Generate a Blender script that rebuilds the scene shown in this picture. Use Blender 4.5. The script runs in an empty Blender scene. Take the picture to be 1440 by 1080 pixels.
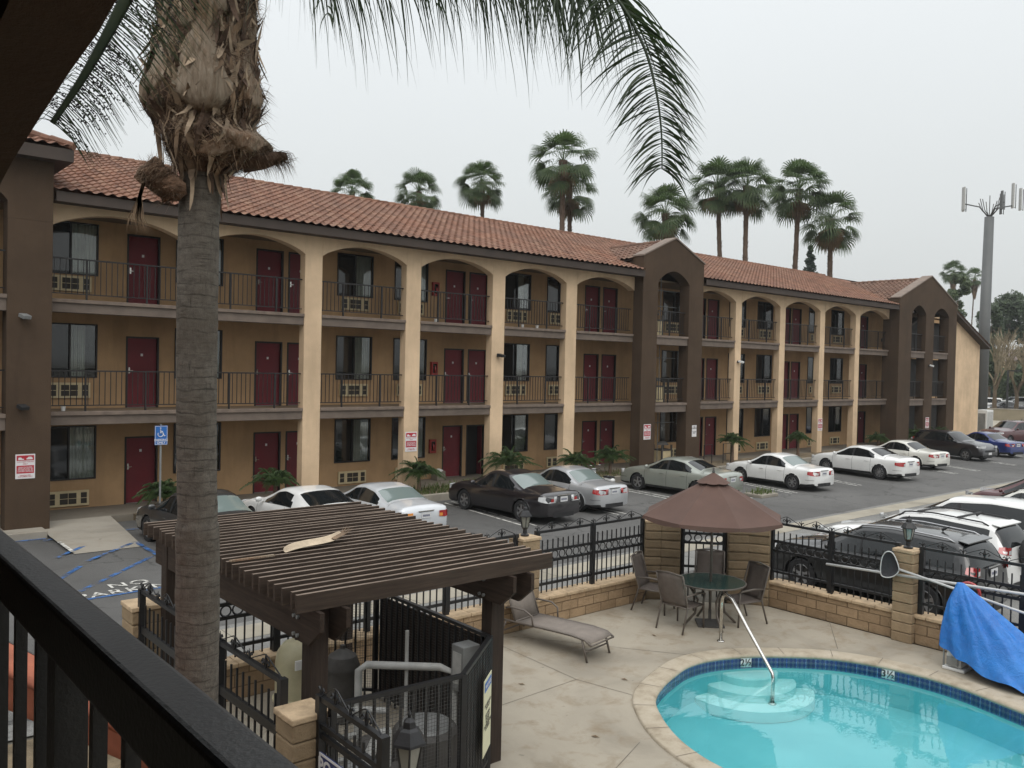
import bpy, bmesh, math, random
from math import sin, cos, pi, sqrt, radians, atan2, floor, hypot
from mathutils import Vector, Matrix, noise
from mathutils.geometry import tessellate_polygon
RN = random.Random(11)
SC = bpy.context.scene
COL = SC.collection
V = Vector

# ------------------------------------------------------------------ mesh helpers
class MB:
    def __init__(s): s.v = []; s.f = []
    def add(s, vs, fs):
        n = len(s.v); s.v += [tuple(p) for p in vs]; s.f += [tuple(i + n for i in f) for f in fs]; return s
    def box(s, x0, x1, y0, y1, z0, z1):
        return s.add([(x0,y0,z0),(x1,y0,z0),(x1,y1,z0),(x0,y1,z0),(x0,y0,z1),(x1,y0,z1),(x1,y1,z1),(x0,y1,z1)],
                     [(0,3,2,1),(4,5,6,7),(0,1,5,4),(1,2,6,5),(2,3,7,6),(3,0,4,7)])
    def bar(s, p, q, w, h, up=(0,0,1)):
        p = V(p); q = V(q); d = (q-p).normalized(); u = V(up)
        if abs(d.dot(u)) > .98: u = V((1,0,0)) if abs(d.x) < .9 else V((0,1,0))
        a = d.cross(u).normalized()*w/2; b = a.cross(d).normalized()*h/2
        vs = [p-a-b, p+a-b, p+a+b, p-a+b, q-a-b, q+a-b, q+a+b, q-a+b]
        return s.add(vs, [(3,2,1,0),(4,5,6,7),(0,1,5,4),(1,2,6,5),(2,3,7,6),(3,0,4,7)])
    def tube(s, pts, r, n=8, cap=True):
        pts = [V(p) for p in pts]; m = len(pts); vs = []; fs = []
        rr = r if isinstance(r, (list, tuple)) else [r]*m
        t0 = (pts[1]-pts[0]).normalized(); a = t0.orthogonal().normalized()
        for i in range(m):
            t = (pts[min(i+1,m-1)]-pts[max(i-1,0)]).normalized()
            a = (a - t*a.dot(t)); a = a.normalized() if a.length > 1e-6 else t.orthogonal().normalized()
            b = t.cross(a)
            for k in range(n):
                c = 2*pi*k/n; vs.append(pts[i]+(a*cos(c)+b*sin(c))*rr[i])
        for i in range(m-1):
            for k in range(n):
                k2 = (k+1) % n; fs.append((i*n+k, i*n+k2, (i+1)*n+k2, (i+1)*n+k))
        if cap: fs.append(tuple(range(n-1,-1,-1))); fs.append(tuple((m-1)*n+k for k in range(n)))
        return s.add(vs, fs)
    def cyl(s, x, y, z0, z1, r, r1=None, n=16): return s.tube([(x,y,z0),(x,y,z1)], [r, r if r1 is None else r1], n)
    def lathe(s, prof, c=(0,0,0), n=24, cap=True):
        vs = []; fs = []; m = len(prof)
        for r, z in prof:
            for k in range(n):
                a = 2*pi*k/n; vs.append((c[0]+r*cos(a), c[1]+r*sin(a), c[2]+z))
        for i in range(m-1):
            for k in range(n):
                k2 = (k+1) % n; fs.append((i*n+k, i*n+k2, (i+1)*n+k2, (i+1)*n+k))
        if cap: fs.append(tuple(range(n-1,-1,-1))); fs.append(tuple((m-1)*n+k for k in range(n)))
        return s.add(vs, fs)
    def prism(s, poly, ax, a, b):
        # poly: 2D points in the plane normal to ax
        def P(u, w, t): return {'x':(t,u,w),'y':(u,t,w),'z':(u,w,t)}[ax]
        n = len(poly); vs = [P(u,w,a) for u,w in poly]+[P(u,w,b) for u,w in poly]
        tri = tessellate_polygon([[V((u,w,0)) for u,w in poly]])
        fs = [tuple(t) for t in tri]+[tuple(i+n for i in t[::-1]) for t in tri]
        fs += [(i,(i+1)%n,(i+1)%n+n,i+n) for i in range(n)]
        return s.add(vs, fs)
    def ring(s, c, r, t, ax='y', n=12, m=5):
        vs = []; fs = []
        for i in range(n):
            a = 2*pi*i/n
            for j in range(m):
                b = 2*pi*j/m; rr = r+t*cos(b); h = t*sin(b)
                u, w = rr*cos(a), rr*sin(a)
                p = {'x':(h,u,w),'y':(u,h,w),'z':(u,w,h)}[ax]
                vs.append((c[0]+p[0],c[1]+p[1],c[2]+p[2]))
        for i in range(n):
            for j in range(m):
                fs.append((i*m+j,((i+1)%n)*m+j,((i+1)%n)*m+(j+1)%m,i*m+(j+1)%m))
        return s.add(vs, fs)
    def ribbon(s, pts, w, side=None):
        pts = [V(p) for p in pts]; m = len(pts); vs = []
        for i, p in enumerate(pts):
            t = (pts[min(i+1,m-1)]-pts[max(i-1,0)])
            sd = V(side) if side is not None else t.cross(V((0,0,1)))
            sd = (sd - t*(sd.dot(t)/max(t.length_squared,1e-9)))
            sd = sd.normalized() if sd.length > 1e-6 else V((1,0,0))
            ww = w[i] if isinstance(w,(list,tuple)) else w*(1-(i/(m-1))**2*.95)
            vs += [p-sd*ww/2, p+sd*ww/2]
        return s.add(vs, [(2*i,2*i+1,2*i+3,2*i+2) for i in range(m-1)])
    def xf(s, M): s.v = [tuple(M @ V(p)) for p in s.v]; return s
    def build(s, name, mat, parent=None, smooth=False, local=False, bevel=0, auto=None, bseg=2):
        me = bpy.data.meshes.new(name); me.from_pydata(s.v, [], s.f); me.update()
        if mat is not None: me.materials.append(mat)
        if 0 < len(me.polygons) < 2500:
            bm = bmesh.new(); bm.from_mesh(me); bmesh.ops.recalc_face_normals(bm, faces=bm.faces); bm.to_mesh(me); bm.free()
        o = bpy.data.objects.new(name, me); COL.objects.link(o)
        if smooth:
            me.polygons.foreach_set('use_smooth', [True]*len(me.polygons))
            if auto:
                try: me.set_sharp_from_angle(angle=radians(auto))
                except Exception: pass
        if parent is not None:
            o.parent = parent
            if not local: o.matrix_parent_inverse = parent.matrix_basis.inverted()
        if bevel:
            m = o.modifiers.new('b','BEVEL'); m.width = bevel; m.segments = bseg; m.limit_method = 'ANGLE'; m.angle_limit = radians(40)
        return o

def tag(o, label=None, cat=None, group=None, kind=None):
    if label: o['label'] = label
    if cat: o['category'] = cat
    if group: o['group'] = group
    if kind: o['kind'] = kind
    return o
def thing(name, label, cat, loc=(0,0,0), rz=0, group=None):
    o = bpy.data.objects.new(name, None); COL.objects.link(o)
    o.empty_display_size = .1; o.location = loc; o.rotation_euler = (0,0,rz)
    o.matrix_basis = Matrix.Translation(loc) @ Matrix.Rotation(rz,4,'Z')
    return tag(o, label, cat, group)
def dup(root, loc, rz=0, label=None, sc=None, over=None):
    def cp(o, par):
        c = o.copy(); COL.objects.link(c); c.parent = par
        for ch in kids(o): cp(ch, c)
        return c
    r = root.copy(); COL.objects.link(r)
    for ch in kids(root): cp(ch, r)
    r.matrix_basis = Matrix.Translation(loc) @ Matrix.Rotation(rz,4,'Z') @ Matrix.Scale(sc or 1,4)
    if label: r['label'] = label
    return r
KID = {}
def kids(o): return [c for c in o.children]
def tag_struct(o): return tag(o, kind='structure')

# ------------------------------------------------------------------ materials
def srgb(r,g,b):
    f = lambda c: (c/255/12.92) if c/255 <= .04045 else ((c/255+.055)/1.055)**2.4
    return (f(r),f(g),f(b))
class NT:
    def __init__(s, name):
        s.m = bpy.data.materials.new(name); s.m.use_nodes = True; s.t = s.m.node_tree; s.t.nodes.clear()
        s.out = s.n('ShaderNodeOutputMaterial'); s.b = s.n('ShaderNodeBsdfPrincipled'); s.l(s.b.outputs[0], s.out.inputs[0])
        s.tc = s.n('ShaderNodeTexCoord')
    def n(s, t, **k):
        x = s.t.nodes.new(t)
        for a, b in k.items(): setattr(x, a, b)
        return x
    def l(s, a, b): s.t.links.new(a, b)
    def noise(s, scale, det=4, rough=.55, vec=None, dist=0):
        x = s.n('ShaderNodeTexNoise'); x.inputs['Scale'].default_value = scale; x.inputs['Detail'].default_value = det
        x.inputs['Roughness'].default_value = rough; x.inputs['Distortion'].default_value = dist
        s.l(vec or s.tc.outputs['Object'], x.inputs['Vector']); return x.outputs['Fac']
    def mapv(s, scale=(1,1,1), rot=(0,0,0), loc=(0,0,0), src=None):
        x = s.n('ShaderNodeMapping'); x.inputs['Scale'].default_value = scale; x.inputs['Rotation'].default_value = rot; x.inputs['Location'].default_value = loc
        s.l(src or s.tc.outputs['Object'], x.inputs['Vector']); return x.outputs[0]
    def ramp(s, fac, stops):
        x = s.n('ShaderNodeValToRGB'); e = x.color_ramp.elements
        while len(e) < len(stops): e.new(.5)
        for i,(p,c) in enumerate(stops): e[i].position = p; e[i].color = (*c,1) if len(c)==3 else c
        s.l(fac, x.inputs[0]); return x.outputs[0]
    def mix(s, fac, a, b, mode='MIX'):
        x = s.n('ShaderNodeMix', data_type='RGBA', blend_type=mode)
        for inp, val in ((x.inputs[0],fac),(x.inputs[6],a),(x.inputs[7],b)):
            if hasattr(val,'is_linked'): s.l(val, inp)
            elif isinstance(val,(int,float)): inp.default_value = val
            else: inp.default_value = (*val,1)
        return x.outputs[2]
    def math(s, op, a, b=0.0):
        x = s.n('ShaderNodeMath', operation=op)
        for inp, val in ((x.inputs[0],a),(x.inputs[1],b)):
            if hasattr(val,'is_linked'): s.l(val, inp)
            else: inp.default_value = val
        return x.outputs[0]
    def bump(s, h, strength=.3, dist=.02):
        x = s.n('ShaderNodeBump'); x.inputs['Strength'].default_value = strength; x.inputs['Distance'].default_value = dist
        s.l(h, x.inputs['Height']); s.l(x.outputs[0], s.b.inputs['Normal']); return x
    def col(s, c):
        if hasattr(c,'is_linked'): s.l(c, s.b.inputs['Base Color'])
        else: s.b.inputs['Base Color'].default_value = (*c,1)
    def set(s, **k):
        for a,b in k.items():
            a = {'rough':'Roughness','metal':'Metallic','spec':'Specular IOR Level','coat':'Coat Weight','coatr':'Coat Roughness','trans':'Transmission Weight','ior':'IOR','sub':'Subsurface Weight'}[a]
            if hasattr(b,'is_linked'): s.l(b, s.b.inputs[a])
            else: s.b.inputs[a].default_value = b
        return s
def mul(c, k): return tuple(min(1,x*k) for x in c)
def simple(name, c, rough=.6, var=.15, sc=3, bump=0, bsc=60, metal=0, coat=0, spec=.5, bd=.01):
    t = NT(name); f = t.noise(sc, 5, .6)
    t.col(t.ramp(f, [(.3,mul(c,1-var)),(.7,mul(c,1+var))])); t.set(rough=rough, metal=metal, coat=coat, spec=spec)
    if bump: t.bump(t.noise(bsc, 3), bump, bd)
    return t.m
def stucco(name, c, dirt=.5):
    t = NT(name)
    big = t.noise(.7, 5, .6); mid = t.noise(6, 6, .7)
    st = t.noise(1, 4, .6, vec=t.mapv((3.5,3.5,.45)))
    a = t.mix(t.ramp(big,[(.35,(0,0,0)),(.68,(1,1,1))]), mul(c,.80), mul(c,1.08))
    a = t.mix(t.math('MULTIPLY',t.ramp(st,[(.50,(0,0,0)),(.72,(1,1,1))]),.5*dirt), a, mul(c,.45))
    a = t.mix(t.math('MULTIPLY',t.ramp(mid,[(.5,(0,0,0)),(.8,(1,1,1))]),.25*dirt), a, mul(c,.6))
    t.col(a); t.set(rough=.92, spec=.2); t.bump(t.noise(38, 4, .7), .55, .012); return t.m
def wood(name, c, ax=(1,14,14), top=0):
    t = NT(name); g = t.noise(2.2, 6, .65, vec=t.mapv(ax)); h = t.noise(1.2,4)
    a = t.ramp(g,[(.3,mul(c,.55)),(.55,c),(.75,mul(c,1.5))]); a = t.mix(t.math('MULTIPLY',h,.5), a, mul(c,.6))
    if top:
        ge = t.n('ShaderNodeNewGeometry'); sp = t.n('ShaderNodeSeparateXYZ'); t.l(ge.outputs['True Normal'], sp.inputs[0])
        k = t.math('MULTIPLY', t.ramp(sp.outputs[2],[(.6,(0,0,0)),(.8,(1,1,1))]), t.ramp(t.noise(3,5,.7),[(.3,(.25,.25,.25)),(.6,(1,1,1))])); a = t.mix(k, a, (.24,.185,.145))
    t.col(a); t.set(rough=.8, spec=.25); t.bump(g,.4,.004); return t.m
M = {}
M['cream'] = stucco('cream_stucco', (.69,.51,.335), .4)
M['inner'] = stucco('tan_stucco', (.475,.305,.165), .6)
M['brown'] = stucco('brown_stucco', (.078,.052,.034), .5)
M['darkbrown'] = stucco('dark_brown_stucco', (.07,.045,.03), .4)
M['beam'] = simple('painted_beam', (.14,.108,.086), .8, .22, 2.2, .25, 30)
M['lip'] = simple('slab_lip', (.165,.125,.098), .8, .25, 4, .2, 30)
M['fascia'] = simple('fascia_paint', (.050,.035,.027), .7, .2, 1.5)
M['door'] = simple('maroon_paint', (.155,.012,.019), .6, .18, 1.5)
M['frame'] = simple('dark_bronze', (.018,.014,.012), .5, .1)
M['iron'] = simple('black_iron', (.012,.012,.013), .45, .3, 12, .15, 60)
M['blackrail'] = simple('black_rail_paint', (.010,.010,.010), .42, .35, 9, .12, 120, spec=.5)
M['railbrown'] = simple('brown_rail_paint', (.012,.010,.010), .5, .2)
M['steel'] = simple('brushed_steel', (.62,.60,.56), .22, .1, 20, metal=1)
M['whitepaint'] = simple('white_paint', (.75,.75,.72), .6, .1, 8)
M['white'] = simple('white_plastic', (.72,.72,.70), .5, .06)
M['cell'] = simple('grille_dark', (.035,.028,.02), .7, .2)
M['ac'] = simple('ac_beige', (.55,.45,.27), .6, .12, 5)
M['dark'] = simple('painted_room_shade', (.012,.011,.010), .9, .2)
M['ceil'] = simple('soffit', (.17,.122,.075), .9, .15, 1)
M['redbox'] = simple('red_enamel', (.32,.025,.02), .4, .15)
M['conc'] = None
def glass_dark(name, c=(.012,.014,.015), rough=.06):
    t = NT(name); t.col(c); t.set(rough=rough, spec=.8, ior=1.5); t.bump(t.noise(1.1,2), .04, .05); return t.m
M['pane'] = glass_dark('window_glass_dark')
def pane_thin():
    t = NT('window_glass_clear'); t.t.nodes.remove(t.b)
    tr = t.n('ShaderNodeBsdfTransparent'); gl = t.n('ShaderNodeBsdfGlossy'); gl.inputs['Roughness'].default_value = .03
    tr.inputs[0].default_value = (.82,.84,.83,1)
    fr = t.n('ShaderNodeFresnel'); fr.inputs[0].default_value = 1.5
    mx = t.n('ShaderNodeMixShader'); t.l(t.math('ADD',fr.outputs[0],.03), mx.inputs[0]); t.l(tr.outputs[0], mx.inputs[1]); t.l(gl.outputs[0], mx.inputs[2]); t.l(mx.outputs[0], t.out.inputs[0])
    return t.m
M['clear'] = pane_thin()
M['curtain'] = simple('curtain_cloth', (.62,.62,.57), .9, .12, 3)
def roof_tile(name, base, rows_axis='y'):
    t = NT(name); sep = t.n('ShaderNodeSeparateXYZ'); t.l(t.tc.outputs['Object'], sep.inputs[0])
    a, b = (0,1) if rows_axis == 'y' else (1,0)
    ix = t.math('FLOOR', t.math('DIVIDE', sep.outputs[a], .26)); iy = t.math('FLOOR', t.math('DIVIDE', sep.outputs[b], .345))
    cb = t.n('ShaderNodeCombineXYZ'); t.l(ix, cb.inputs[0]); t.l(iy, cb.inputs[1])
    wn = t.n('ShaderNodeTexWhiteNoise', noise_dimensions='2D'); t.l(cb.outputs[0], wn.inputs[0])
    c = t.ramp(wn.outputs['Value'],[(0,mul(base,.62)),(.35,mul(base,.9)),(.7,mul(base,1.1)),(1,(base[0]*1.3,base[1]*1.55,base[2]*1.6))])
    big = t.noise(.35, 5, .6); c = t.mix(t.ramp(big,[(.35,(0,0,0)),(.7,(.55,.55,.55))]), c, (.16,.105,.082))
    fine = t.noise(9, 5, .7); c = t.mix(t.math('MULTIPLY',t.ramp(fine,[(.5,(0,0,0)),(.8,(1,1,1))]),.5), c, mul(base,.4))
    t.col(c); t.set(rough=.85, spec=.25); t.bump(fine,.3,.01); return t.m
M['tile'] = roof_tile('clay_tile', (.205,.098,.062)); M['tilex'] = roof_tile('clay_tile_cross', (.165,.09,.062), 'x')
def asphalt(name, c, speck=.5):
    t = NT(name)
    big = t.noise(.18, 6, .6); mid = t.noise(1.3, 6, .65); fine = t.noise(90, 2, .8)
    a = t.ramp(big,[(.3,mul(c,.72)),(.5,c),(.72,mul(c,1.35))])
    a = t.mix(t.math('MULTIPLY',t.ramp(mid,[(.52,(0,0,0)),(.7,(1,1,1))]),.45), a, mul(c,.5))
    a = t.mix(t.math('MULTIPLY',t.ramp(fine,[(.5,(0,0,0)),(.62,(1,1,1))]),speck), a, mul(c,2.4))
    st = t.noise(.9, 3, .5, vec=t.mapv((1,.18,1))); a = t.mix(t.math('MULTIPLY',t.ramp(st,[(.55,(0,0,0)),(.75,(1,1,1))]),.4), a, mul(c,1.6))
    vo = t.n('ShaderNodeTexVoronoi', feature='DISTANCE_TO_EDGE'); vo.inputs['Scale'].default_value = .33
    wv = t.n('ShaderNodeVectorMath', operation='ADD'); nz = t.n('ShaderNodeTexNoise'); nz.inputs['Scale'].default_value = 1.4; nz.inputs['Detail'].default_value = 6
    t.l(t.tc.outputs['Object'], nz.inputs['Vector']); t.l(t.tc.outputs['Object'], wv.inputs[0]); t.l(nz.outputs['Color'], wv.inputs[1]); t.l(wv.outputs[0], vo.inputs['Vector'])
    a = t.mix(t.math('MULTIPLY',t.ramp(vo.outputs[0],[(.0,(1,1,1)),(.012,(0,0,0))]),.6), a, mul(c,.35))
    oi = t.noise(.75,3,.5,dist=.3); a = t.mix(t.math('MULTIPLY',t.ramp(oi,[(.66,(0,0,0)),(.74,(1,1,1))]),.6), a, mul(c,.35)); t.col(a); t.set(rough=.88, spec=.3); t.bump(fine,.25,.004); return t.m
M['asphalt'] = asphalt('lot_asphalt', (.100,.098,.094), .35)
M['asphalt2'] = asphalt('old_asphalt', (.17,.167,.158), .5)
def concrete(name, c, stain=.6, warm=(.8,.66,.5)):
    t = NT(name)
    big = t.noise(.55, 7, .62, dist=.6); mid = t.noise(2.6, 7, .7, dist=.4); fine = t.noise(50, 3, .8)
    a = t.ramp(big,[(.28,mul(c,.66)),(.48,c),(.7,mul(c,1.14))])
    a = t.mix(t.math('MULTIPLY',t.ramp(mid,[(.5,(0,0,0)),(.72,(1,1,1))]),stain), a, tuple(c[i]*.62*warm[i]/warm[0] for i in range(3)))
    pt = t.noise(.32,3,.5,dist=1.2); a = t.mix(t.math('MULTIPLY',t.ramp(pt,[(.52,(0,0,0)),(.64,(1,1,1))]),.35), a, mul(c,.55)); sp = t.noise(7, 2, .5); a = t.mix(t.math('MULTIPLY',t.ramp(sp,[(.72,(0,0,0)),(.76,(1,1,1))]),.5), a, mul(c,.35))
    a = t.mix(t.math('MULTIPLY',fine,.25), a, mul(c,.75))
    t.col(a); t.set(rough=.85, spec=.3); t.bump(t.noise(30,5,.7),.18,.006); return t.m
M['conc'] = concrete('walk_concrete', (.20,.175,.14))
M['ramp'] = concrete('ramp_concrete', (.34,.31,.26), .35)
M['deck'] = concrete('deck_concrete', (.355,.315,.25), .8)
M['gutter'] = concrete('gutter_concrete', (.34,.31,.25), .3)
M['kerb'] = concrete('kerb_concrete', (.32,.29,.24), .4)
def coping():
    t = NT('coping_stone'); m = t.noise(3.5,6,.7); f = t.noise(30,4,.8)
    a = t.ramp(m,[(.3,(.27,.22,.155)),(.5,(.43,.37,.28)),(.7,(.5,.44,.35))]); a = t.mix(t.math('MULTIPLY',f,.35), a, (.25,.21,.155))
    t.col(a); t.set(rough=.8,spec=.3); t.bump(f,.2,.006); return t.m
M['coping'] = coping()
def blocks(name, c, w=.37, h=.155, plain=False):
    t = NT(name); sep = t.n('ShaderNodeSeparateXYZ'); t.l(t.tc.outputs['Object'], sep.inputs[0])
    cb = t.n('ShaderNodeCombineXYZ'); t.l(t.math('ADD',t.math('ADD',sep.outputs[0],sep.outputs[1]),.11), cb.inputs[0]); t.l(sep.outputs[2], cb.inputs[1])
    br = t.n('ShaderNodeTexBrick'); t.l(cb.outputs[0], br.inputs['Vector']); br.inputs['Scale'].default_value = 1
    br.inputs['Brick Width'].default_value = w; br.inputs['Row Height'].default_value = h; br.inputs['Mortar Size'].default_value = .008
    br.inputs['Mortar Smooth'].default_value = .3; br.inputs['Bias'].default_value = 0
    br.inputs['Color1'].default_value = (*mul(c,.82),1); br.inputs['Color2'].default_value = (*mul(c,1.15),1); br.inputs['Mortar'].default_value = (*mul(c,.42),1)
    if plain: br.offset = 0
    n1 = t.noise(5,6,.7); a = t.mix(t.math('MULTIPLY',t.ramp(n1,[(.45,(0,0,0)),(.75,(1,1,1))]),.55), br.outputs['Color'], mul(c,.55))
    n2 = t.noise(1.1,4); a = t.mix(t.math('MULTIPLY',n2,.3), a, (c[0]*.6,c[1]*.5,c[2]*.42))
    t.col(a); t.set(rough=.92,spec=.2)
    h1 = t.math('SUBTRACT', t.noise(16,5,.75), t.math('MULTIPLY', br.outputs['Fac'], 1.2)); t.bump(h1,.9,.03); return t.m
M['block'] = blocks('slump_block', (.40,.285,.175)); M['pillarblock'] = blocks('pillar_block', (.31,.235,.145), 5, .15, True)
M['cap'] = simple('block_cap', (.46,.34,.215), .9, .3, 6, .7, 18, bd=.02)
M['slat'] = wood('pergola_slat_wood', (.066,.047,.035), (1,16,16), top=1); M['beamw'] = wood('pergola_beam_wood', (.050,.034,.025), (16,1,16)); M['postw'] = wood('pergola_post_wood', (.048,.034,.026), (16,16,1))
M['rubber'] = simple('tyre_rubber', (.015,.015,.016), .85, .2, 8)
M['alloy'] = simple('alloy', (.42,.42,.43), .35, .15, 8, metal=.85)
M['trimblack'] = simple('black_trim', (.015,.015,.016), .6, .1)
M['whitealu'] = simple('anodised_pole',(.55,.55,.54),.4,.1,6)
M['chrome'] = simple('chrome', (.7,.7,.7), .12, .05, metal=1)
def glass_car():
    t = NT('car_glass'); t.col((.010,.012,.013)); t.set(rough=.05, spec=.6); return t.m
M['cglass'] = glass_car()
t = NT('car_rear_glass'); t.col((.16,.20,.19)); t.set(rough=.08, spec=.9); M['cglass2'] = t.m
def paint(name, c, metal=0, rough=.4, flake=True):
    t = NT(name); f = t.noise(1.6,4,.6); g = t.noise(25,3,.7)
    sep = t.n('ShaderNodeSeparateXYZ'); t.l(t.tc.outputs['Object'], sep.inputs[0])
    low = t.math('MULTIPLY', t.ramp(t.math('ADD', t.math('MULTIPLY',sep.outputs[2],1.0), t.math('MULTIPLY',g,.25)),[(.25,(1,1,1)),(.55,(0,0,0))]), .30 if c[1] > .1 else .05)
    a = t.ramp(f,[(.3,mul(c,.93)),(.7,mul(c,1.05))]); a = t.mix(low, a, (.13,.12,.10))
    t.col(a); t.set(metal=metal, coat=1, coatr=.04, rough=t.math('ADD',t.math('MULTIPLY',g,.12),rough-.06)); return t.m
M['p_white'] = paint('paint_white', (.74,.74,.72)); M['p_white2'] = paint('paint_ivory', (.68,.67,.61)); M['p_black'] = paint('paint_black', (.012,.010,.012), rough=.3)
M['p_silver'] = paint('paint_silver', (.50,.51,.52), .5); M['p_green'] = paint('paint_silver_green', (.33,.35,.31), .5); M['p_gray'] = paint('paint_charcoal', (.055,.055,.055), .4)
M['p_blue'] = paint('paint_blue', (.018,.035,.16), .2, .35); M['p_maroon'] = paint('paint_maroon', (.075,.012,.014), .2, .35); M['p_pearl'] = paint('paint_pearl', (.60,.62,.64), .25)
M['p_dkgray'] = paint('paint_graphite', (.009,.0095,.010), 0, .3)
def lens(name, c, e=0):
    t = NT(name); t.col(c); t.set(rough=.12, coat=1, spec=.7); t.bump(t.noise(60,1),.2,.003); return t.m
M['red'] = lens('red_lens', (.36,.012,.012)); M['lamp'] = lens('clear_lens', (.55,.56,.56)); M['amber'] = lens('amber_lens', (.75,.28,.05))
M['plate'] = simple('licence_plate', (.62,.62,.62), .5, .15, 40)
M['platetxt'] = simple('plate_ink', (.02,.03,.10), .5, .1)
M['blue'] = simple('blue_road_paint', (.045,.14,.36), .7, .45, 5); M['roadwhite'] = simple('white_road_paint', (.55,.54,.50), .7, .35, 7)
def wear(m, lo, hi, sc=6):
    nt = m.node_tree; o = [n for n in nt.nodes if n.type=='OUTPUT_MATERIAL'][0]; b = [n for n in nt.nodes if n.type=='BSDF_PRINCIPLED'][0]; tc = [n for n in nt.nodes if n.type=='TEX_COORD'][0]
    tr = nt.nodes.new('ShaderNodeBsdfTransparent'); mx = nt.nodes.new('ShaderNodeMixShader'); n1 = nt.nodes.new('ShaderNodeTexNoise'); n1.inputs['Scale'].default_value = sc; n1.inputs['Detail'].default_value = 8; n1.inputs['Roughness'].default_value = .75
    r_ = nt.nodes.new('ShaderNodeValToRGB'); r_.color_ramp.elements[0].position = lo; r_.color_ramp.elements[1].position = hi
    nt.links.new(tc.outputs['Object'], n1.inputs['Vector']); nt.links.new(n1.outputs['Fac'], r_.inputs[0]); nt.links.new(r_.outputs[0], mx.inputs[0]); nt.links.new(b.outputs[0], mx.inputs[2]); nt.links.new(tr.outputs[0], mx.inputs[1]); nt.links.new(mx.outputs[0], o.inputs[0])
wear(M['blue'], .40, .56, 3.5); wear(M['roadwhite'], .36, .50, 7)
def leafmat(name, c, v=.5, sc=2.5):
    t = NT(name); f = t.noise(sc,4,.7); ge = t.n('ShaderNodeNewGeometry')
    a = t.ramp(f,[(.28,mul(c,1-v)),(.5,c),(.75,(c[0]*(1+v*1.5),c[1]*(1+v),c[2]*(1+v*.4)))])
    r = t.math('MULTIPLY', ge.outputs['Random Per Island'], .5); a = t.mix(r, a, mul(c,.55))
    t.col(a); t.set(rough=.55, spec=.35)
    tl = t.n('ShaderNodeBsdfTranslucent'); tl.inputs[0].default_value = (c[0]*1.3,c[1]*1.6,c[2]*.8,1)
    mx = t.n('ShaderNodeMixShader'); mx.inputs[0].default_value = .22; t.l(t.b.outputs[0],mx.inputs[1]); t.l(tl.outputs[0],mx.inputs[2]); t.l(mx.outputs[0],t.out.inputs[0]); return t.m
M['fan'] = leafmat('fan_palm_leaf', (.085,.125,.055)); M['frond'] = leafmat('frond_leaf', (.048,.068,.040), .35, 5); M['dry'] = leafmat('dry_leaf', (.20,.13,.075), .4)
M['small'] = leafmat('small_palm_leaf', (.07,.11,.045), .5, 4); M['tree'] = leafmat('tree_leaf', (.05,.075,.035), .5, 1.2); M['tree2'] = leafmat('light_tree_leaf', (.085,.115,.055), .5, 1.2)
M['pine'] = leafmat('conifer_leaf', (.035,.055,.035), .4, 1.5); M['grass'] = leafmat('grass_blades', (.09,.12,.035), .5, 3)
def bark(name, c, ring=0):
    t = NT(name); f = t.noise(9,7,.75, vec=t.mapv((1.6,1.6,2.0))); g = t.noise(2,5,.6)
    sp = t.noise(14,4,.7, vec=t.mapv((3.5,3.5,.6)))
    a = t.ramp(f,[(.25,mul(c,.35)),(.48,mul(c,.9)),(.75,mul(c,1.45))]); a = t.mix(t.math('MULTIPLY',g,.6), a, mul(c,.6))
    a = t.mix(t.math('MULTIPLY',t.ramp(sp,[(.6,(0,0,0)),(.72,(1,1,1))]),.7), a, mul(c,.2))
    ds = t.noise(5,6,.75,vec=t.mapv((1.5,1.5,9))); a = t.mix(t.math('MULTIPLY',t.ramp(ds,[(.56,(0,0,0)),(.66,(1,1,1))]),.75), a, mul(c,.28)); pk = t.noise(1.7,5,.7); a = t.mix(t.ramp(pk,[(.5,(0,0,0)),(.68,(.6,.6,.6))]), a, (c[0]*.55,c[1]*.5,c[2]*.45))
    h = t.math('ADD', t.math('ADD', f, t.math('MULTIPLY', sp, -.7)), t.math('MULTIPLY', ds, -.6))
    if ring:
        w = t.n('ShaderNodeTexWave', wave_type='BANDS', bands_direction='Z'); w.inputs['Scale'].default_value = ring; w.inputs['Distortion'].default_value = 2.4; w.inputs['Detail'].default_value = 5; w.inputs['Detail Scale'].default_value = 1.6
        t.l(t.tc.outputs['Object'], w.inputs['Vector'])
        a = t.mix(t.math('MULTIPLY',t.ramp(w.outputs['Fac'],[(.0,(1,1,1)),(.07,(0,0,0))]),t.ramp(t.noise(2.6,4,.7,vec=t.mapv((1,1,1.8))),[(.38,(.05,.05,.05)),(.62,(.75,.75,.75))])), a, mul(c,.22)); h = t.math('ADD', h, t.math('MULTIPLY',w.outputs['Fac'],.10))
    t.col(a); t.set(rough=.95, spec=.15); t.bump(h,.7,.014); return t.m
M['trunk'] = bark('queen_palm_bark', (.165,.145,.122), 3.9); M['ftrunk'] = bark('fan_palm_bark', (.16,.115,.085)); M['wood'] = bark('tree_bark', (.15,.115,.08))
M['fibre'] = simple('palm_fibre', (.20,.135,.085), .95, .55, 6); M['fibred'] = simple('dark_palm_fibre', (.085,.052,.034), .95, .5, 8, .6, 25, bd=.03)
def bootm():
    t = NT('palm_boot'); f = t.noise(5,8,.75, vec=t.mapv((6,6,.7)),dist=.5); g = t.noise(3,5,.6)
    a = t.ramp(f,[(.28,(.07,.045,.03)),(.42,(.25,.19,.135)),(.55,(.36,.29,.22)),(.75,(.46,.39,.31))]); a = t.mix(t.ramp(g,[(.5,(0,0,0)),(.75,(.8,.8,.8))]), a, (.27,.14,.075))
    t.col(a); t.set(rough=.95,spec=.1); t.bump(f,1,.03); return t.m
M['boot'] = bootm()
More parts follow.
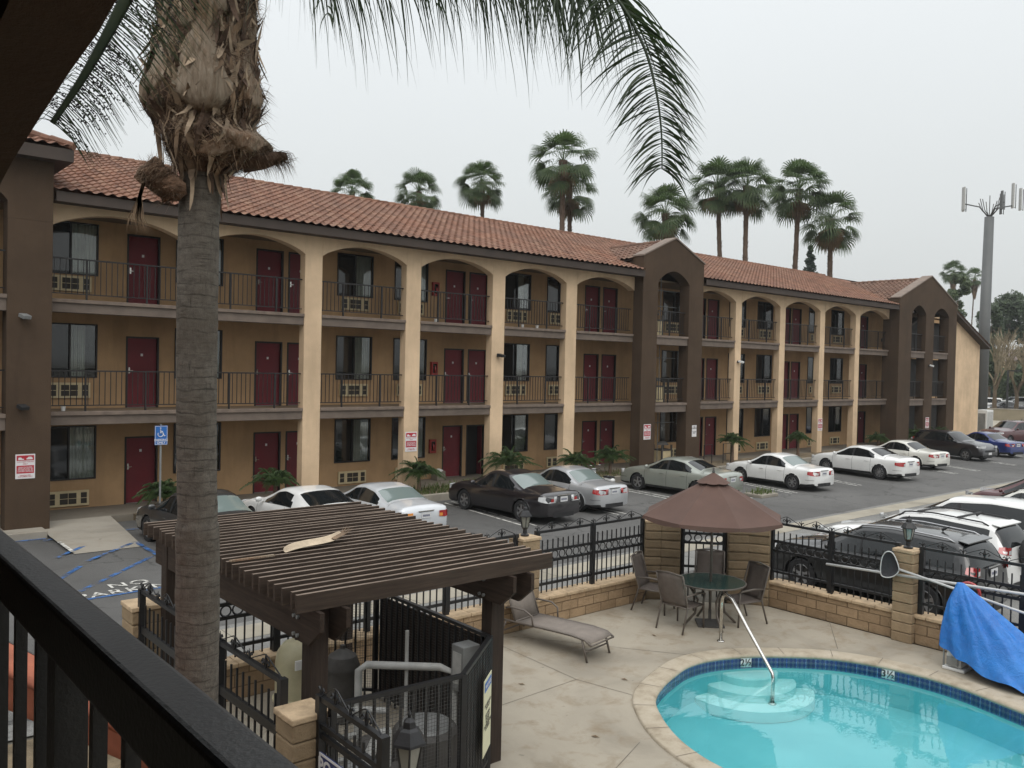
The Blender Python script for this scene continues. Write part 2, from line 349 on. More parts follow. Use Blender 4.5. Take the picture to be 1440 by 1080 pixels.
M['fabric'] = simple('umbrella_cloth', (.100,.058,.045), .9, .12, 2, .1, 120); M['sling'] = simple('sling_mesh', (.125,.10,.085), .8, .15, 10, .3, 200); M['alu'] = simple('brown_aluminium', (.14,.118,.10), .45, .1, 8, metal=.3)
M['sling2'] = simple('lounge_sling', (.20,.17,.145), .8, .12, 6, .3, 200)
t = NT('green_glass_top'); t.col((.035,.075,.065)); t.set(rough=.12, spec=.7); M['tabletop'] = t.m
def tarp():
    t = NT('blue_tarp'); f = t.noise(9,6,.7,dist=1.6); t.col(t.ramp(t.noise(2.5,5,.7),[(.3,(.010,.13,.46)),(.7,(.026,.23,.68))])); t.set(rough=.38, spec=.6); t.bump(f,.6,.04); return t.m
M['tarp'] = tarp()
M['pvc'] = simple('pvc_pipe', (.42,.42,.40), .5, .15, 8); M['tank'] = simple('filter_tank', (.46,.42,.27), .45, .15, 4); M['equip'] = simple('equipment_dark', (.07,.065,.06), .6, .3, 6); M['grey'] = simple('grey_metal', (.24,.245,.24), .5, .2, 3, metal=.3)
M['pole'] = simple('galvanised_pole', (.125,.13,.128), .6, .12, .6, metal=.2); M['wire'] = simple('wire_mesh', (.10,.10,.10), .5, .2, metal=.5)
M['signred'] = simple('sign_red', (.42,.02,.035), .45, .08); M['signblue'] = simple('sign_blue', (.02,.13,.42), .45, .08); M['signwhite'] = simple('sign_white', (.70,.68,.68), .45, .06); M['signyel'] = simple('notice_paper', (.66,.64,.44), .6, .08); M['ink'] = simple('sign_ink', (.03,.03,.03), .6, .05); M['navy'] = simple('navy_paint', (.02,.03,.13), .5, .1)
M['terra'] = simple('terracotta_canopy', (.46,.14,.075), .8, .2, 3, .3, 40); M['soil'] = simple('dry_soil', (.17,.13,.08), .95, .45, 3, .6, 25, bd=.03)
M['earth'] = simple('earth', (.10,.09,.07), .95, .4, .05, .3, 3, bd=.1)
M['lampglass'] = lens('lantern_glass', (.22,.22,.19))
def water():
    t = NT('pool_water'); t.t.nodes.remove(t.b)
    tr = t.n('ShaderNodeBsdfTransparent'); tr.inputs[0].default_value = (.78,.94,.95,1)
    gl = t.n('ShaderNodeBsdfGlossy'); gl.inputs['Roughness'].default_value = .015; gl.inputs[0].default_value = (.95,1,1,1)
    fr = t.n('ShaderNodeFresnel'); fr.inputs[0].default_value = 1.5
    bp = t.n('ShaderNodeBump'); bp.inputs['Strength'].default_value = .07; bp.inputs['Distance'].default_value = .03
    t.l(t.noise(3.2,3,.5,vec=t.mapv((1,1.6,1)),dist=.5), bp.inputs['Height']); t.l(bp.outputs[0], fr.inputs['Normal']); t.l(bp.outputs[0], gl.inputs['Normal'])
    mx = t.n('ShaderNodeMixShader'); t.l(fr.outputs[0], mx.inputs[0]); t.l(tr.outputs[0], mx.inputs[1]); t.l(gl.outputs[0], mx.inputs[2]); t.l(mx.outputs[0], t.out.inputs[0]); return t.m
M['water'] = water()
t = NT('pool_plaster'); f = t.noise(1.2,4,.5); t.col(t.ramp(f,[(.3,(.20,.58,.62)),(.7,(.27,.67,.70))])); t.set(rough=.7); M['plaster'] = t.m
t = NT('pool_step_plaster'); f = t.noise(2,4,.5); t.col(t.ramp(f,[(.3,(.55,.84,.83)),(.7,(.66,.90,.88))])); t.set(rough=.7); M['stepm'] = t.m
def tileband():
    t = NT('pool_tile'); sep = t.n('ShaderNodeSeparateXYZ'); t.l(t.tc.outputs['UV'], sep.inputs[0])
    ch = t.n('ShaderNodeTexChecker'); ch.inputs['Scale'].default_value = 1; mp = t.n('ShaderNodeMapping'); mp.inputs['Scale'].default_value = (22,22,22); mp.inputs['Rotation'].default_value = (0,0,radians(45)); t.l(t.tc.outputs['UV'], mp.inputs[0]); t.l(mp.outputs[0], ch.inputs[0])
    ch.inputs[1].default_value = (.018,.04,.16,1); ch.inputs[2].default_value = (.075,.11,.19,1)
    br = t.n('ShaderNodeTexBrick'); t.l(t.tc.outputs['UV'], br.inputs['Vector']); br.offset = 0; br.inputs['Scale'].default_value = 1; br.inputs['Brick Width'].default_value = .14; br.inputs['Row Height'].default_value = .14; br.inputs['Mortar Size'].default_value = .006
    br.inputs['Color1'].default_value = (1,1,1,1); br.inputs['Color2'].default_value = (.7,.7,.7,1); br.inputs['Mortar'].default_value = (2,2,2,1)
    t.col(t.mix(1, ch.outputs[0], br.outputs[0], 'MULTIPLY')); t.set(rough=.2, spec=.6); return t.m
M['tband'] = tileband()

def text_obj(body, size, mat, parent, loc, xdir, ydir, name='lettering', bold=.0, align='CENTER', ext=.001, space=1.0):
    c = bpy.data.curves.new(name, 'FONT'); c.body = body; c.size = size; c.align_x = align; c.align_y = 'CENTER'; c.extrude = ext; c.offset = bold; c.space_line = .85; c.space_character = space; c.resolution_u = 3
    tmp = bpy.data.objects.new(name+'_t', c); COL.objects.link(tmp)
    dg = bpy.context.evaluated_depsgraph_get(); me = bpy.data.meshes.new_from_object(tmp.evaluated_get(dg)); me.name = name
    bpy.data.objects.remove(tmp); bpy.data.curves.remove(c)
    me.materials.clear(); me.materials.append(mat)
    x = V(xdir).normalized(); y = V(ydir).normalized(); z = x.cross(y)
    Mx = Matrix(((x.x,y.x,z.x,loc[0]),(x.y,y.y,z.y,loc[1]),(x.z,y.z,z.z,loc[2]),(0,0,0,1)))
    me.transform(Mx); o = bpy.data.objects.new(name, me); COL.objects.link(o)
    if parent is not None: o.parent = parent; o.matrix_parent_inverse = parent.matrix_basis.inverted()
    return o
def catmull(P, n, closed=False):
    out = []; m = len(P); rng = m if closed else m-1
    for i in range(rng):
        p = [V(P[(i+k) % m]) if closed else V(P[min(max(i+k,0),m-1)]) for k in (-1,0,1,2)]
        for j in range(n):
            t = j/n; out.append(.5*((2*p[1])+(p[2]-p[0])*t+(2*p[0]-5*p[1]+4*p[2]-p[3])*t*t+(3*p[1]-p[0]-3*p[2]+p[3])*t**3))
    if not closed: out.append(V(P[-1]))
    return out
# ------------------------------------------------------------------ camera
FPX, CH = 1206.0, 4.15
th = radians(40.6+0)  # optical axis turned from +X... see below
th = radians(49.4)
f0 = V((cos(th), sin(th), 0)); r0 = V((sin(th), -cos(th), 0)); u_ = V((0,0,1))
pt = math.atan(24/FPX); rl = math.atan(.022)
fw = f0*cos(pt)-u_*sin(pt); u0 = u_*cos(pt)+f0*sin(pt)
Rc = r0*cos(rl)+u0*sin(rl); Uc = -r0*sin(rl)+u0*cos(rl)
cam = bpy.data.cameras.new('camera'); co = bpy.data.objects.new('camera', cam); COL.objects.link(co)
co.matrix_world = Matrix(((Rc.x,Uc.x,-fw.x,0),(Rc.y,Uc.y,-fw.y,0),(Rc.z,Uc.z,-fw.z,CH),(0,0,0,1)))
cam.sensor_width = 36; cam.lens = 36*FPX/1440; cam.clip_start = .05; cam.clip_end = 3000
SC.camera = co

# ------------------------------------------------------------------ light
w = bpy.data.worlds.new('World'); SC.world = w; w.use_nodes = True; nt = w.node_tree; nt.nodes.clear()
N = nt.nodes.new; L = nt.links.new
out = N('ShaderNodeOutputWorld'); bgS = N('ShaderNodeBackground'); bgC = N('ShaderNodeBackground'); add = N('ShaderNodeAddShader')
sky = N('ShaderNodeTexSky'); sky.sky_type = 'NISHITA'; sky.sun_disc = False; sky.sun_elevation = radians(52); sky.sun_rotation = radians(215); sky.air_density = 2; sky.dust_density = 6
L(sky.outputs[0], bgS.inputs[0]); bgS.inputs[1].default_value = .006
tc = N('ShaderNodeTexCoord'); sp = N('ShaderNodeSeparateXYZ'); L(tc.outputs['Generated'], sp.inputs[0])
rp = N('ShaderNodeValToRGB'); e = rp.color_ramp.elements
stops = [(0,(.48,.50,.495)),(.48,(.48,.50,.495)),(.505,(.51,.53,.53)),(.58,(.60,.625,.63)),(.70,(.71,.74,.755)),(.85,(1.15,1.18,1.2)),(1,(1.45,1.48,1.5))]
while len(e) < len(stops): e.new(.5)
for i,(p,c) in enumerate(stops): e[i].position = p; e[i].color = (*c,1)
mr = N('ShaderNodeMath'); mr.operation = 'MULTIPLY_ADD'; mr.inputs[1].default_value = .5; mr.inputs[2].default_value = .5
nz = N('ShaderNodeTexNoise'); nz.inputs['Scale'].default_value = 1.6; nz.inputs['Detail'].default_value = 4; L(tc.outputs['Generated'], nz.inputs[0])
ma = N('ShaderNodeMath'); ma.operation = 'MULTIPLY_ADD'; ma.inputs[1].default_value = .05; L(nz.outputs[0], ma.inputs[0]); L(sp.outputs[2], mr.inputs[0]); L(mr.outputs[0], ma.inputs[2])
sb = N('ShaderNodeMath'); sb.operation = 'SUBTRACT'; sb.inputs[1].default_value = .025; L(ma.outputs[0], sb.inputs[0]); L(sb.outputs[0], rp.inputs[0])
L(rp.outputs[0], bgC.inputs[0]); bgC.inputs[1].default_value = SKYS = 1.22
L(bgS.outputs[0], add.inputs[0]); L(bgC.outputs[0], add.inputs[1]); L(add.outputs[0], out.inputs[0])
sl = bpy.data.lights.new('sun','SUN'); sl.energy = .95; sl.angle = radians(40); sl.color = (1,.97,.93)
so = bpy.data.objects.new('sun', sl); COL.objects.link(so)
so.rotation_euler = (radians(38), 0, radians(-35))
SC.view_settings.view_transform = 'Standard'; SC.view_settings.look = 'None'; SC.view_settings.exposure = 0; SC.view_settings.gamma = 1
SC.cycles.max_bounces = 6; SC.cycles.transparent_max_bounces = 24; SC.cycles.diffuse_bounces = 3; SC.cycles.glossy_bounces = 3
SC.cycles.volume_bounces = 0; SC.cycles.use_denoising = True

# ------------------------------------------------------------------ ground
def lotz(y): return .006*max(0, y-13)
def sheet(name, poly, z, mat, zf=None):
    mb = MB(); tri = tessellate_polygon([[V((p[0],p[1],0)) for p in poly]])
    mb.add([(p[0],p[1],(zf(p[1]) if zf else 0)+z) for p in poly], [t if True else t for t in tri])
    return mb.build(name, mat)
def up(o):
    me = o.data
    import bmesh
    bm = bmesh.new(); bm.from_mesh(me)
    for f in bm.faces:
        f.normal_update()
        if f.normal.z < 0: f.normal_flip()
    bm.to_mesh(me); bm.free(); return o
HX0,HX1,HY0,HY1 = 6.6,13.0,-2.5,9.0
g = MB()
G = 900
for a in ((-G,HX0,-G,G),(HX1,G,-G,G),(HX0,HX1,-G,HY0),(HX0,HX1,HY1,G)):
    g.add([(a[0],a[2],-.03),(a[1],a[2],-.03),(a[1],a[3],-.03),(a[0],a[3],-.03)],[(0,1,2,3)])
tag_struct(g.build('ground', M['earth']))
g = MB()
ys = [10.9,13,22.6]
g.add([(-8,ys[0],0),(78,ys[0],0),(78,13,0),(-8,13,0),(78,22.6,lotz(22.6)),(-8,22.6,lotz(22.6))],[(0,1,2,3),(3,2,4,5)])
tag_struct(g.build('parking_lot', M['asphalt']))
g = MB(); g.add([(13.9,-14,-.004),(78,-14,-.004),(78,11,-.004),(13.9,11,-.004)],[(0,1,2,3)]); g.add([(-8,10.45,-.006),(13.9,10.45,-.006),(13.9,11.0,-.006),(-8,11,-.006)],[(0,1,2,3)])
tag_struct(g.build('driveway', M['asphalt2']))
g = MB(); g.add([(-8,11.0,.002),(78,11.0,.002),(78,12.25,.002),(-8,12.25,.002)],[(0,1,2,3)]); g.add([(-8,12.8,.004),(78,12.8,.004),(78,13.0,.004),(-8,13,.004)],[(0,1,2,3)])
tag_struct(g.build('old_asphalt_strip', M['asphalt2']))
g = MB()
for i in range(26): g.add([(-8+i*3.3+.012,12.2,.008),(-8+(i+1)*3.3,12.2,.008),(-8+(i+1)*3.3,12.82,.008),(-8+i*3.3+.012,12.82,.008)],[(0,1,2,3)])
tag_struct(g.build('drain_gutter', M['gutter']))
g = MB(); g.add([(78,-60,-.01),(400,-60,-.01),(400,160,-.01),(78,160,-.01)],[(0,1,2,3)]); tag_struct(g.build('street', M['asphalt2']))
# walkway + kerb along the facade
g = MB(); g.box(-8,70,22.75,24.6,-.02,.20); tag_struct(g.build('walkway', M['conc']))
g = MB()
for x0,x1 in ((6.9,46),(46.1,70)):
    n = int((x1-x0)/2.4)
    for i in range(n): g.box(x0+(x1-x0)*i/n+.006, x0+(x1-x0)*(i+1)/n, 21.05,21.2,-.02,.26)
tag_struct(g.build('kerb', M['kerb'], bevel=.02))
g = MB(); g.box(6.9,70,21.2,22.75,-.02,.21); tag_struct(g.build('planting_strip', M['soil']))
g = MB(); g.add([(4.7,22.75,.205),(6.35,22.75,.205),(6.1,19.4,.05),(4.72,19.4,.05),(4.66,21.3,.12)],[(0,4,3,2,1)]); up(tag_struct(g.build('kerb_ramp', M['ramp'])))
g = MB(); g.box(-8,4.66,21.45,22.0,-.02,.22); g.box(-8,4.66,22.0,22.75,-.02,.2); tag_struct(g.build('tower_kerb', M['kerb'], bevel=.02))
# road paint
def stripe(mb, a, b, w, z=.006):
    a = V((a[0],a[1])); b = V((b[0],b[1])); d = (b-a); L_ = d.length; d /= L_; n = V((-d.y,d.x))*w/2; k = max(1,int(L_/.5))
    for i in range(k):
        p = a+d*L_*i/k; q = a+d*L_*(i+1)/k
        mb.add([(c.x,c.y,lotz(c.y)+z) for c in (p-n,q-n,q+n,p+n)],[(0,1,2,3)])
blue = MB()
for a,b in (((4.34,19.19),(6.05,21.2)),((3.85,17.2),(4.55,18.25)),((4.75,18.55),(6.08,19.89)),((4.05,16.3),(5.95,18.35)),((3.95,15.72),(6.35,15.85)),((4.5,21.0),(5.1,21.44)),((6.12,21.4),(6.0,15.9)),((6.12,21.35),(7.0,21.3)),((6.45,17.3),(5.5,15.9))): stripe(blue,a,b,.1,.011 if a[1]<19.2 and b[1]<19.5 else .03)
stripe(blue,(-2,21.38),(4.6,21.38),.11,.01)
tag_struct(up(blue.build('blue_parking_marks', M['blue'])))
wl = MB()
for (x0,y0,x1,y1) in ((8.95,20.7,8.75,16.6),(12.1,20.7,11.85,16.5),(15.15,20.7,14.75,16.45),(18.45,20.4,18.15,16.4),(21.95,20.0,21.6,16.3),(24.9,19.8,24.3,16.1),(27.35,19.6,26.45,15.95),(31.6,18.9,30.45,15.7),(35.4,18.4,34.3,15.6),(38.9,17.6,38.0,15.3),(41.2,17.6,40.1,15.2),(45.5,17.6,44.4,15.2),(50,17.6,49,15.2)):
    stripe(wl,(x0,y0),(x1,y1),.075); stripe(wl,(x0+.3,y0),(x1+.3,y1),.075)
stripe(wl,(4.70,20.6),(4.70,19.45),.08,.06)
tag_struct(up(wl.build('stall_lines', M['roadwhite'])))
for body,x,y,s in (('NO',4.9,16.36,.44),('PARKING',4.86,15.93,.43)):
    o = text_obj(body, s, M['roadwhite'], None, (x,y,lotz(y)+.012), (1,.02,0), (0,1,0), 'ground_lettering', .004, space=1.12); tag(o, 'white painted word %s on the asphalt beside the blue hatching' % body, 'ground marking')
# pool deck with hole
PO = [(11.62,3.2),(11.78,3.8),(12.05,4.8),(12.0,5.65),(11.72,6.35),(11.14,6.93),(10.7,7.22),(10.22,7.4),(9.75,7.43),(9.3,7.32),(8.8,7.14),(8.37,6.9),(8.05,6.55),(7.78,6.15),(7.6,5.75),(7.5,5.3),(7.5,4.6),(7.62,3.8),(7.8,3),(7.8,2.1),(7.9,1.2),(8.4,.4),(9.3,0),(10.3,.1),(11.1,.7),(11.45,1.6),(11.5,2.4)]
PI_ = [(p.x,p.y) for p in catmull([(a,b,0) for a,b in PO], 6, True)]
def offs(P, d):
    n = len(P); o = []
    for i in range(n):
        a = V(P[i-1]); b = V(P[(i+1)%n]); t = (b-a).normalized(); nn = V((t.y,-t.x)); o.append((P[i][0]+nn.x*d, P[i][1]+nn.y*d))
    return o
area = sum(PI_[i-1][0]*PI_[i][1]-PI_[i][0]*PI_[i-1][1] for i in range(len(PI_)))
sg = 1 if area > 0 else -1
CO = offs(PI_, .27*sg)
outer = [(1.2,-6),(13.35,-6),(13.35,8.55),(12.0,10.05),(3.25,10.05),(3.25,5.0),(1.2,4.0)]
tri = tessellate_polygon([[V((x,y,0)) for x,y in outer],[V((x,y,0)) for x,y in CO]])
allp = outer+CO
g = MB(); g.add([(x,y,.006) for x,y in allp],[tuple(t) for t in tri]); tag_struct(up(g.build('pool_deck', M['deck'])))
jt = MB()
for a,b in (((8.3,7.1),(8.1,8.0)),((8.1,8.0),(8.2,10)),((8.1,8.0),(6.0,7.9)),((10.1,7.72),(8.6,9.9)),((12.15,6.5),(13.35,7.3)),((7.3,6.2),(6.0,5.7)),((12.2,4.0),(13.35,3.9))):
    d = (V(b)-V(a)).normalized()*.0035; nn = V((-d.y,d.x)); jt.add([(p.x,p.y,.0095) for p in (V(a)-nn,V(b)-nn,V(b)+nn,V(a)+nn)],[(0,1,2,3)])
tag_struct(up(jt.build('deck_joints', simple('joint_dark',(.13,.11,.085),.9,.4,3))))
# coping
def loop_strip(loops):
    vs = [p for lp in loops for p in lp]; n = len(loops[0]); fs = []
    for i in range(len(loops)-1):
        for k in range(n):
            k2 = (k+1)%n; fs.append((i*n+k,i*n+k2,(i+1)*n+k2,(i+1)*n+k))
    return vs, fs
prof = [(.27,.002),(.265,.028),(.24,.036),(.05,.036),(.01,.032),(-.025,.012),(-.03,-.012),(-.01,-.03),(.0,-.035)]
loops = [[(x,y,z) for x,y in offs(PI_,d*sg)] for d,z in prof]
vs,fs = loop_strip(loops); g = MB(); g.add(vs,fs); cpo = g.build('pool_coping', M['coping'], smooth=True); tag_struct(cpo)
g = MB(); n = len(PI_)
acc = 0
for i in range(n):
    acc += hypot(PI_[i][0]-PI_[i-1][0], PI_[i][1]-PI_[i-1][1])
    if acc > .62:
        acc = 0; A = offs(PI_,-.027*sg)[i]; B = CO[i]; dx = V((B[0]-A[0],B[1]-A[1])).normalized(); nn = V((-dx.y,dx.x))*.004
        g.add([(p[0],p[1],.0385) for p in ((A[0]-nn.x,A[1]-nn.y),(B[0]-nn.x,B[1]-nn.y),(B[0]+nn.x,B[1]+nn.y),(A[0]+nn.x,A[1]+nn.y))],[(0,1,2,3)])
tag_struct(up(g.build('coping_joints', simple('joint_grey',(.13,.11,.085),.9,.2))))
g = MB(); vs,fs = loop_strip([[(x,y,-.03) for x,y in PI_],[(x,y,-.185) for x,y in PI_]]); g.add(vs,fs)
tb = g.build('pool_tile_band', M['tband'], smooth=True); tag_struct(tb)
uv = tb.data.uv_layers.new(name='uv'); cum = [0]
for i in range(n): cum.append(cum[-1]+hypot(PI_[(i+1)%n][0]-PI_[i][0],PI_[(i+1)%n][1]-PI_[i][1]))
for p in tb.data.polygons:
    k = p.vertices[0] % n
    for li,vi in zip(p.loop_indices,p.vertices):
        kk = vi % n; u = cum[kk] if not (k == n-1 and kk == 0) else cum[n]
        uv.data[li].uv = (u, tb.data.vertices[vi].co.z+.035)
g = MB(); vs,fs = loop_strip([[(x,y,-.185) for x,y in PI_],[(x,y,-.55) for x,y in offs(PI_,-.01*sg)],[(x,y,-.58) for x,y in offs(PI_,-.10*sg)],[(x,y,-.64) for x,y in offs(PI_,-.3*sg)]]); g.add(vs,fs)
fl = offs(PI_,-.3*sg); tri = tessellate_polygon([[V((x,y,0)) for x,y in fl]]); g.add([(x,y,-.64) for x,y in fl],[tuple(t) for t in tri])
tag_struct(g.build('pool_basin', M['plaster'], smooth=True, auto=50))
tri = tessellate_polygon([[V((x,y,0)) for x,y in PI_]]); g = MB(); g.add([(x,y,-.105) for x,y in PI_],[tuple(t) for t in tri]); tag_struct(up(g.build('pool_water', M['water'])))
# pool steps
g = MB(); c = (10.88,7.26)
for r,z in ((.46,-.22),(.72,-.34),(.98,-.47)):
    P = [(c[0]+r*cos(2*pi*k/64), c[1]+r*sin(2*pi*k/64)) for k in range(64)]; m = 64; ins = [(c[0]+(x-c[0])*.96, c[1]+(y-c[1])*.96) for x,y in P]
    g.add([(x,y,-.635) for x,y in P]+[(x,y,z-.02) for x,y in P]+[(x,y,z) for x,y in ins]+[(c[0],c[1],z)], [(k,(k+1)%m,(k+1)%m+m,k+m) for k in range(m)]+[(k+m,(k+1)%m+m,(k+1)%m+2*m,k+2*m) for k in range(m)]+[(k+2*m,(k+1)%m+2*m,3*m) for k in range(m)])
tag_struct(g.build('pool_steps', M['stepm'], smooth=True, auto=35))
# depth marker plates
for body,px in (('3½',(12.0,5.65)),('2½',(10.78,7.17))):
    k = min(range(n), key=lambda i: hypot(PI_[i][0]-px[0],PI_[i][1]-px[1])); A = V(PI_[k-1]); B = V(PI_[(k+1)%n]); t_ = (B-A).normalized(); nn = V((t_.y,-t_.x))*sg
    nin = -nn; x = V((-nin.y,nin.x)) ; xd = V((x.x,x.y,0)); p = V((PI_[k][0],PI_[k][1],-.095))+V((nin.x,nin.y,0))*.012
    root = thing('depth_marker', 'white tile reading %s on the blue pool band%s' % (body, ' below the steel handrail' if body[0]=='2' else ' nearest the blue tarpaulin'), 'depth marker', p)
    mb = MB(); h = xd*.085; mb.add([p-h+V((0,0,-.065)),p+h+V((0,0,-.065)),p+h+V((0,0,.065)),p-h+V((0,0,.065))],[(0,1,2,3)]); mb.build('tile', M['signwhite'], root)
    text_obj(body, .14, M['ink'], root, tuple(p+V((nin.x,nin.y,0))*.004), xd, (0,0,1), 'numeral', .003)

# ------------------------------------------------------------------ motel
B = thing('motel_building', 'three storey tan and brown stucco motel with arched balconies and red tile roof', 'building', (25,24,0))
FL = [.2,2.82,5.52]
BEAMZ = [None,(2.52,2.75,2.84),(5.22,5.45,5.54)]
colsL = [8.26,11.7,15.15,18.62,22.08]; colsR = [32.5,36.04,39.63,43.16]
def bays(x0, cols, x1, w):
    e = [x0]; 
    for c in cols: e += [c-w/2, c+w/2]
    e.append(x1); return [(e[2*i],e[2*i+1]) for i in range(len(e)//2)]
baysL = bays(4.87, colsL, 25.5, .55); baysR = bays(29.3, colsR, 46.6, .45)
for c in colsL: MB().box(c-.275,c+.275,22.5,22.82,.2,7.8).build('pillar', M['cream'], B, bevel=.015)
for c in colsR: MB().box(c-.225,c+.225,22.5,22.82,.2,7.8).build('pillar', M['cream'], B, bevel=.015)
def arch_pts(x0, x1, zs, rise, n=18, e=2.0):
    P = []
    for i in range(n+1):
        t = -1+2*i/n; P.append(((x0+x1)/2+t*(x1-x0)/2, zs+rise*(1-abs(t)**1.75)**.82))
    return P
def spandrel(x0, x1, y0, y1, zs, rise, ztop, mat, name='arch_spandrel'):
    A = arch_pts(x0,x1,zs,rise); mb = MB(); n = len(A)
    vs = []
    for y in (y0,y1):
        vs += [(x,y,z) for x,z in A]+[(x,y,ztop) for x,z in A]
    fs = []
    for i in range(n-1):
        fs += [(i,i+1,n+i+1,n+i),(2*n+i+1,2*n+i,3*n+i,3*n+i+1),(i+1,i,2*n+i,2*n+i+1),(n+i,n+i+1,3*n+i+1,3*n+i)]
    fs += [(0,n,3*n,2*n),(n-1,3*n-1,4*n-1,2*n-1)]
    return mb.add(vs,fs).build(name, mat, B)
for x0,x1 in baysL+baysR: spandrel(x0,x1,22.5,22.82,7.24,.40,7.8,M['cream'])
# balcony slabs, beams, railings
slab = MB(); rails_seen = 0
for f in (1,2):
    z0,z1,z2 = BEAMZ[f]; slab.box(3.0,54,22.85,24.45,z0+.1,FL[f])
slab.box(-8,3.0,22.5,24.45,2.62,FL[1]); slab.box(-8,3.0,22.5,24.45,5.32,FL[2])
slab.build('balcony_slab', M['ceil'], B)
MB().box(-8,54,22.82,24.45,7.76,7.84).build('soffit', M['ceil'], B)
def railing(x0, x1, y, z, post=2, h=1.0, mat='railbrown'):
    mb = MB(); mb.box(x0,x1,y-.02,y+.02,z+h-.035,z+h); mb.box(x0,x1,y-.01,y+.01,z+.13,z+.155)
    n = max(2,int((x1-x0)/.125))
    for i in range(1,n):
        x = x0+(x1-x0)*i/n; mb.box(x-.0085,x+.0085,y-.0085,y+.0085,z+.15,z+h-.03)
    for k in range(post):
        x = x0+(x1-x0)*(k+.6)/(post+.2); mb.box(x-.02,x+.02,y-.024,y+.016,z+.0,z+h-.02)
    mb.build('railing', M[mat], B)
for bi,(x0,x1) in enumerate(baysL+baysR):
    for f in (1,2):
        z0,z1,z2 = BEAMZ[f]
        MB().box(x0,x1,22.53,22.85,z0,z1).build('balcony_beam', M['beam'], B, bevel=.008)
        MB().box(x0+.002,x1-.002,22.48,22.86,z1,z2).build('balcony_lip', M['lip'], B, bevel=.008)
        railing(x0,x1,22.68,FL[f]+.02)
# inner wall with openings
doors = [7.15,10.8,11.83,17.75,18.8,24.68,25.73,31.75,32.78,38.95,39.95,46.1,47.1,1.2]
wins = [(5.1,6.43),(8.45,9.8),(13.5,14.82),(15.65,17.0),(20.4,21.75),(22.6,23.95),(29.55,31.2),(34.45,35.8),(36.8,38.15),(41.55,42.9),(43.85,45.2),(2.3,3.6)]
def openings(f):
    z = FL[f]; base = [0.0,2.72,5.48][f]
    o = [(d,d+.87,z+.0,base+2.03,'door') for d in doors]
    o += [(a,b,[.95,3.62,6.3][f],[2.36,5.03,7.66][f],'window') for a,b in wins]
    o += [(a,b,z,[2.5,5.2,7.6][f],'passage') for a,b in ((53.3,59.3),)]
    return sorted(o)
wall = MB(); zb = [.2,2.62,5.32]; zt = [2.62,5.32,7.8]
for f in range(3):
    x = -8
    for (a,b,z0,z1,k) in openings(f):
        wall.box(x,a,24.4,24.6,zb[f],zt[f])
        if z0 > zb[f]+.001: wall.box(a,b,24.4,24.6,zb[f],z0)
        wall.box(a,b,24.4,24.6,z1,zt[f]); x = b
    wall.box(x,60,24.4,24.6,zb[f],zt[f])
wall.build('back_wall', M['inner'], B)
MB().box(-8,60,24.75,24.9,.2,7.7).build('room_backing', M['dark'], B)  # near-black sheet: shade of the unlit rooms and passage painted in
numplate = 0
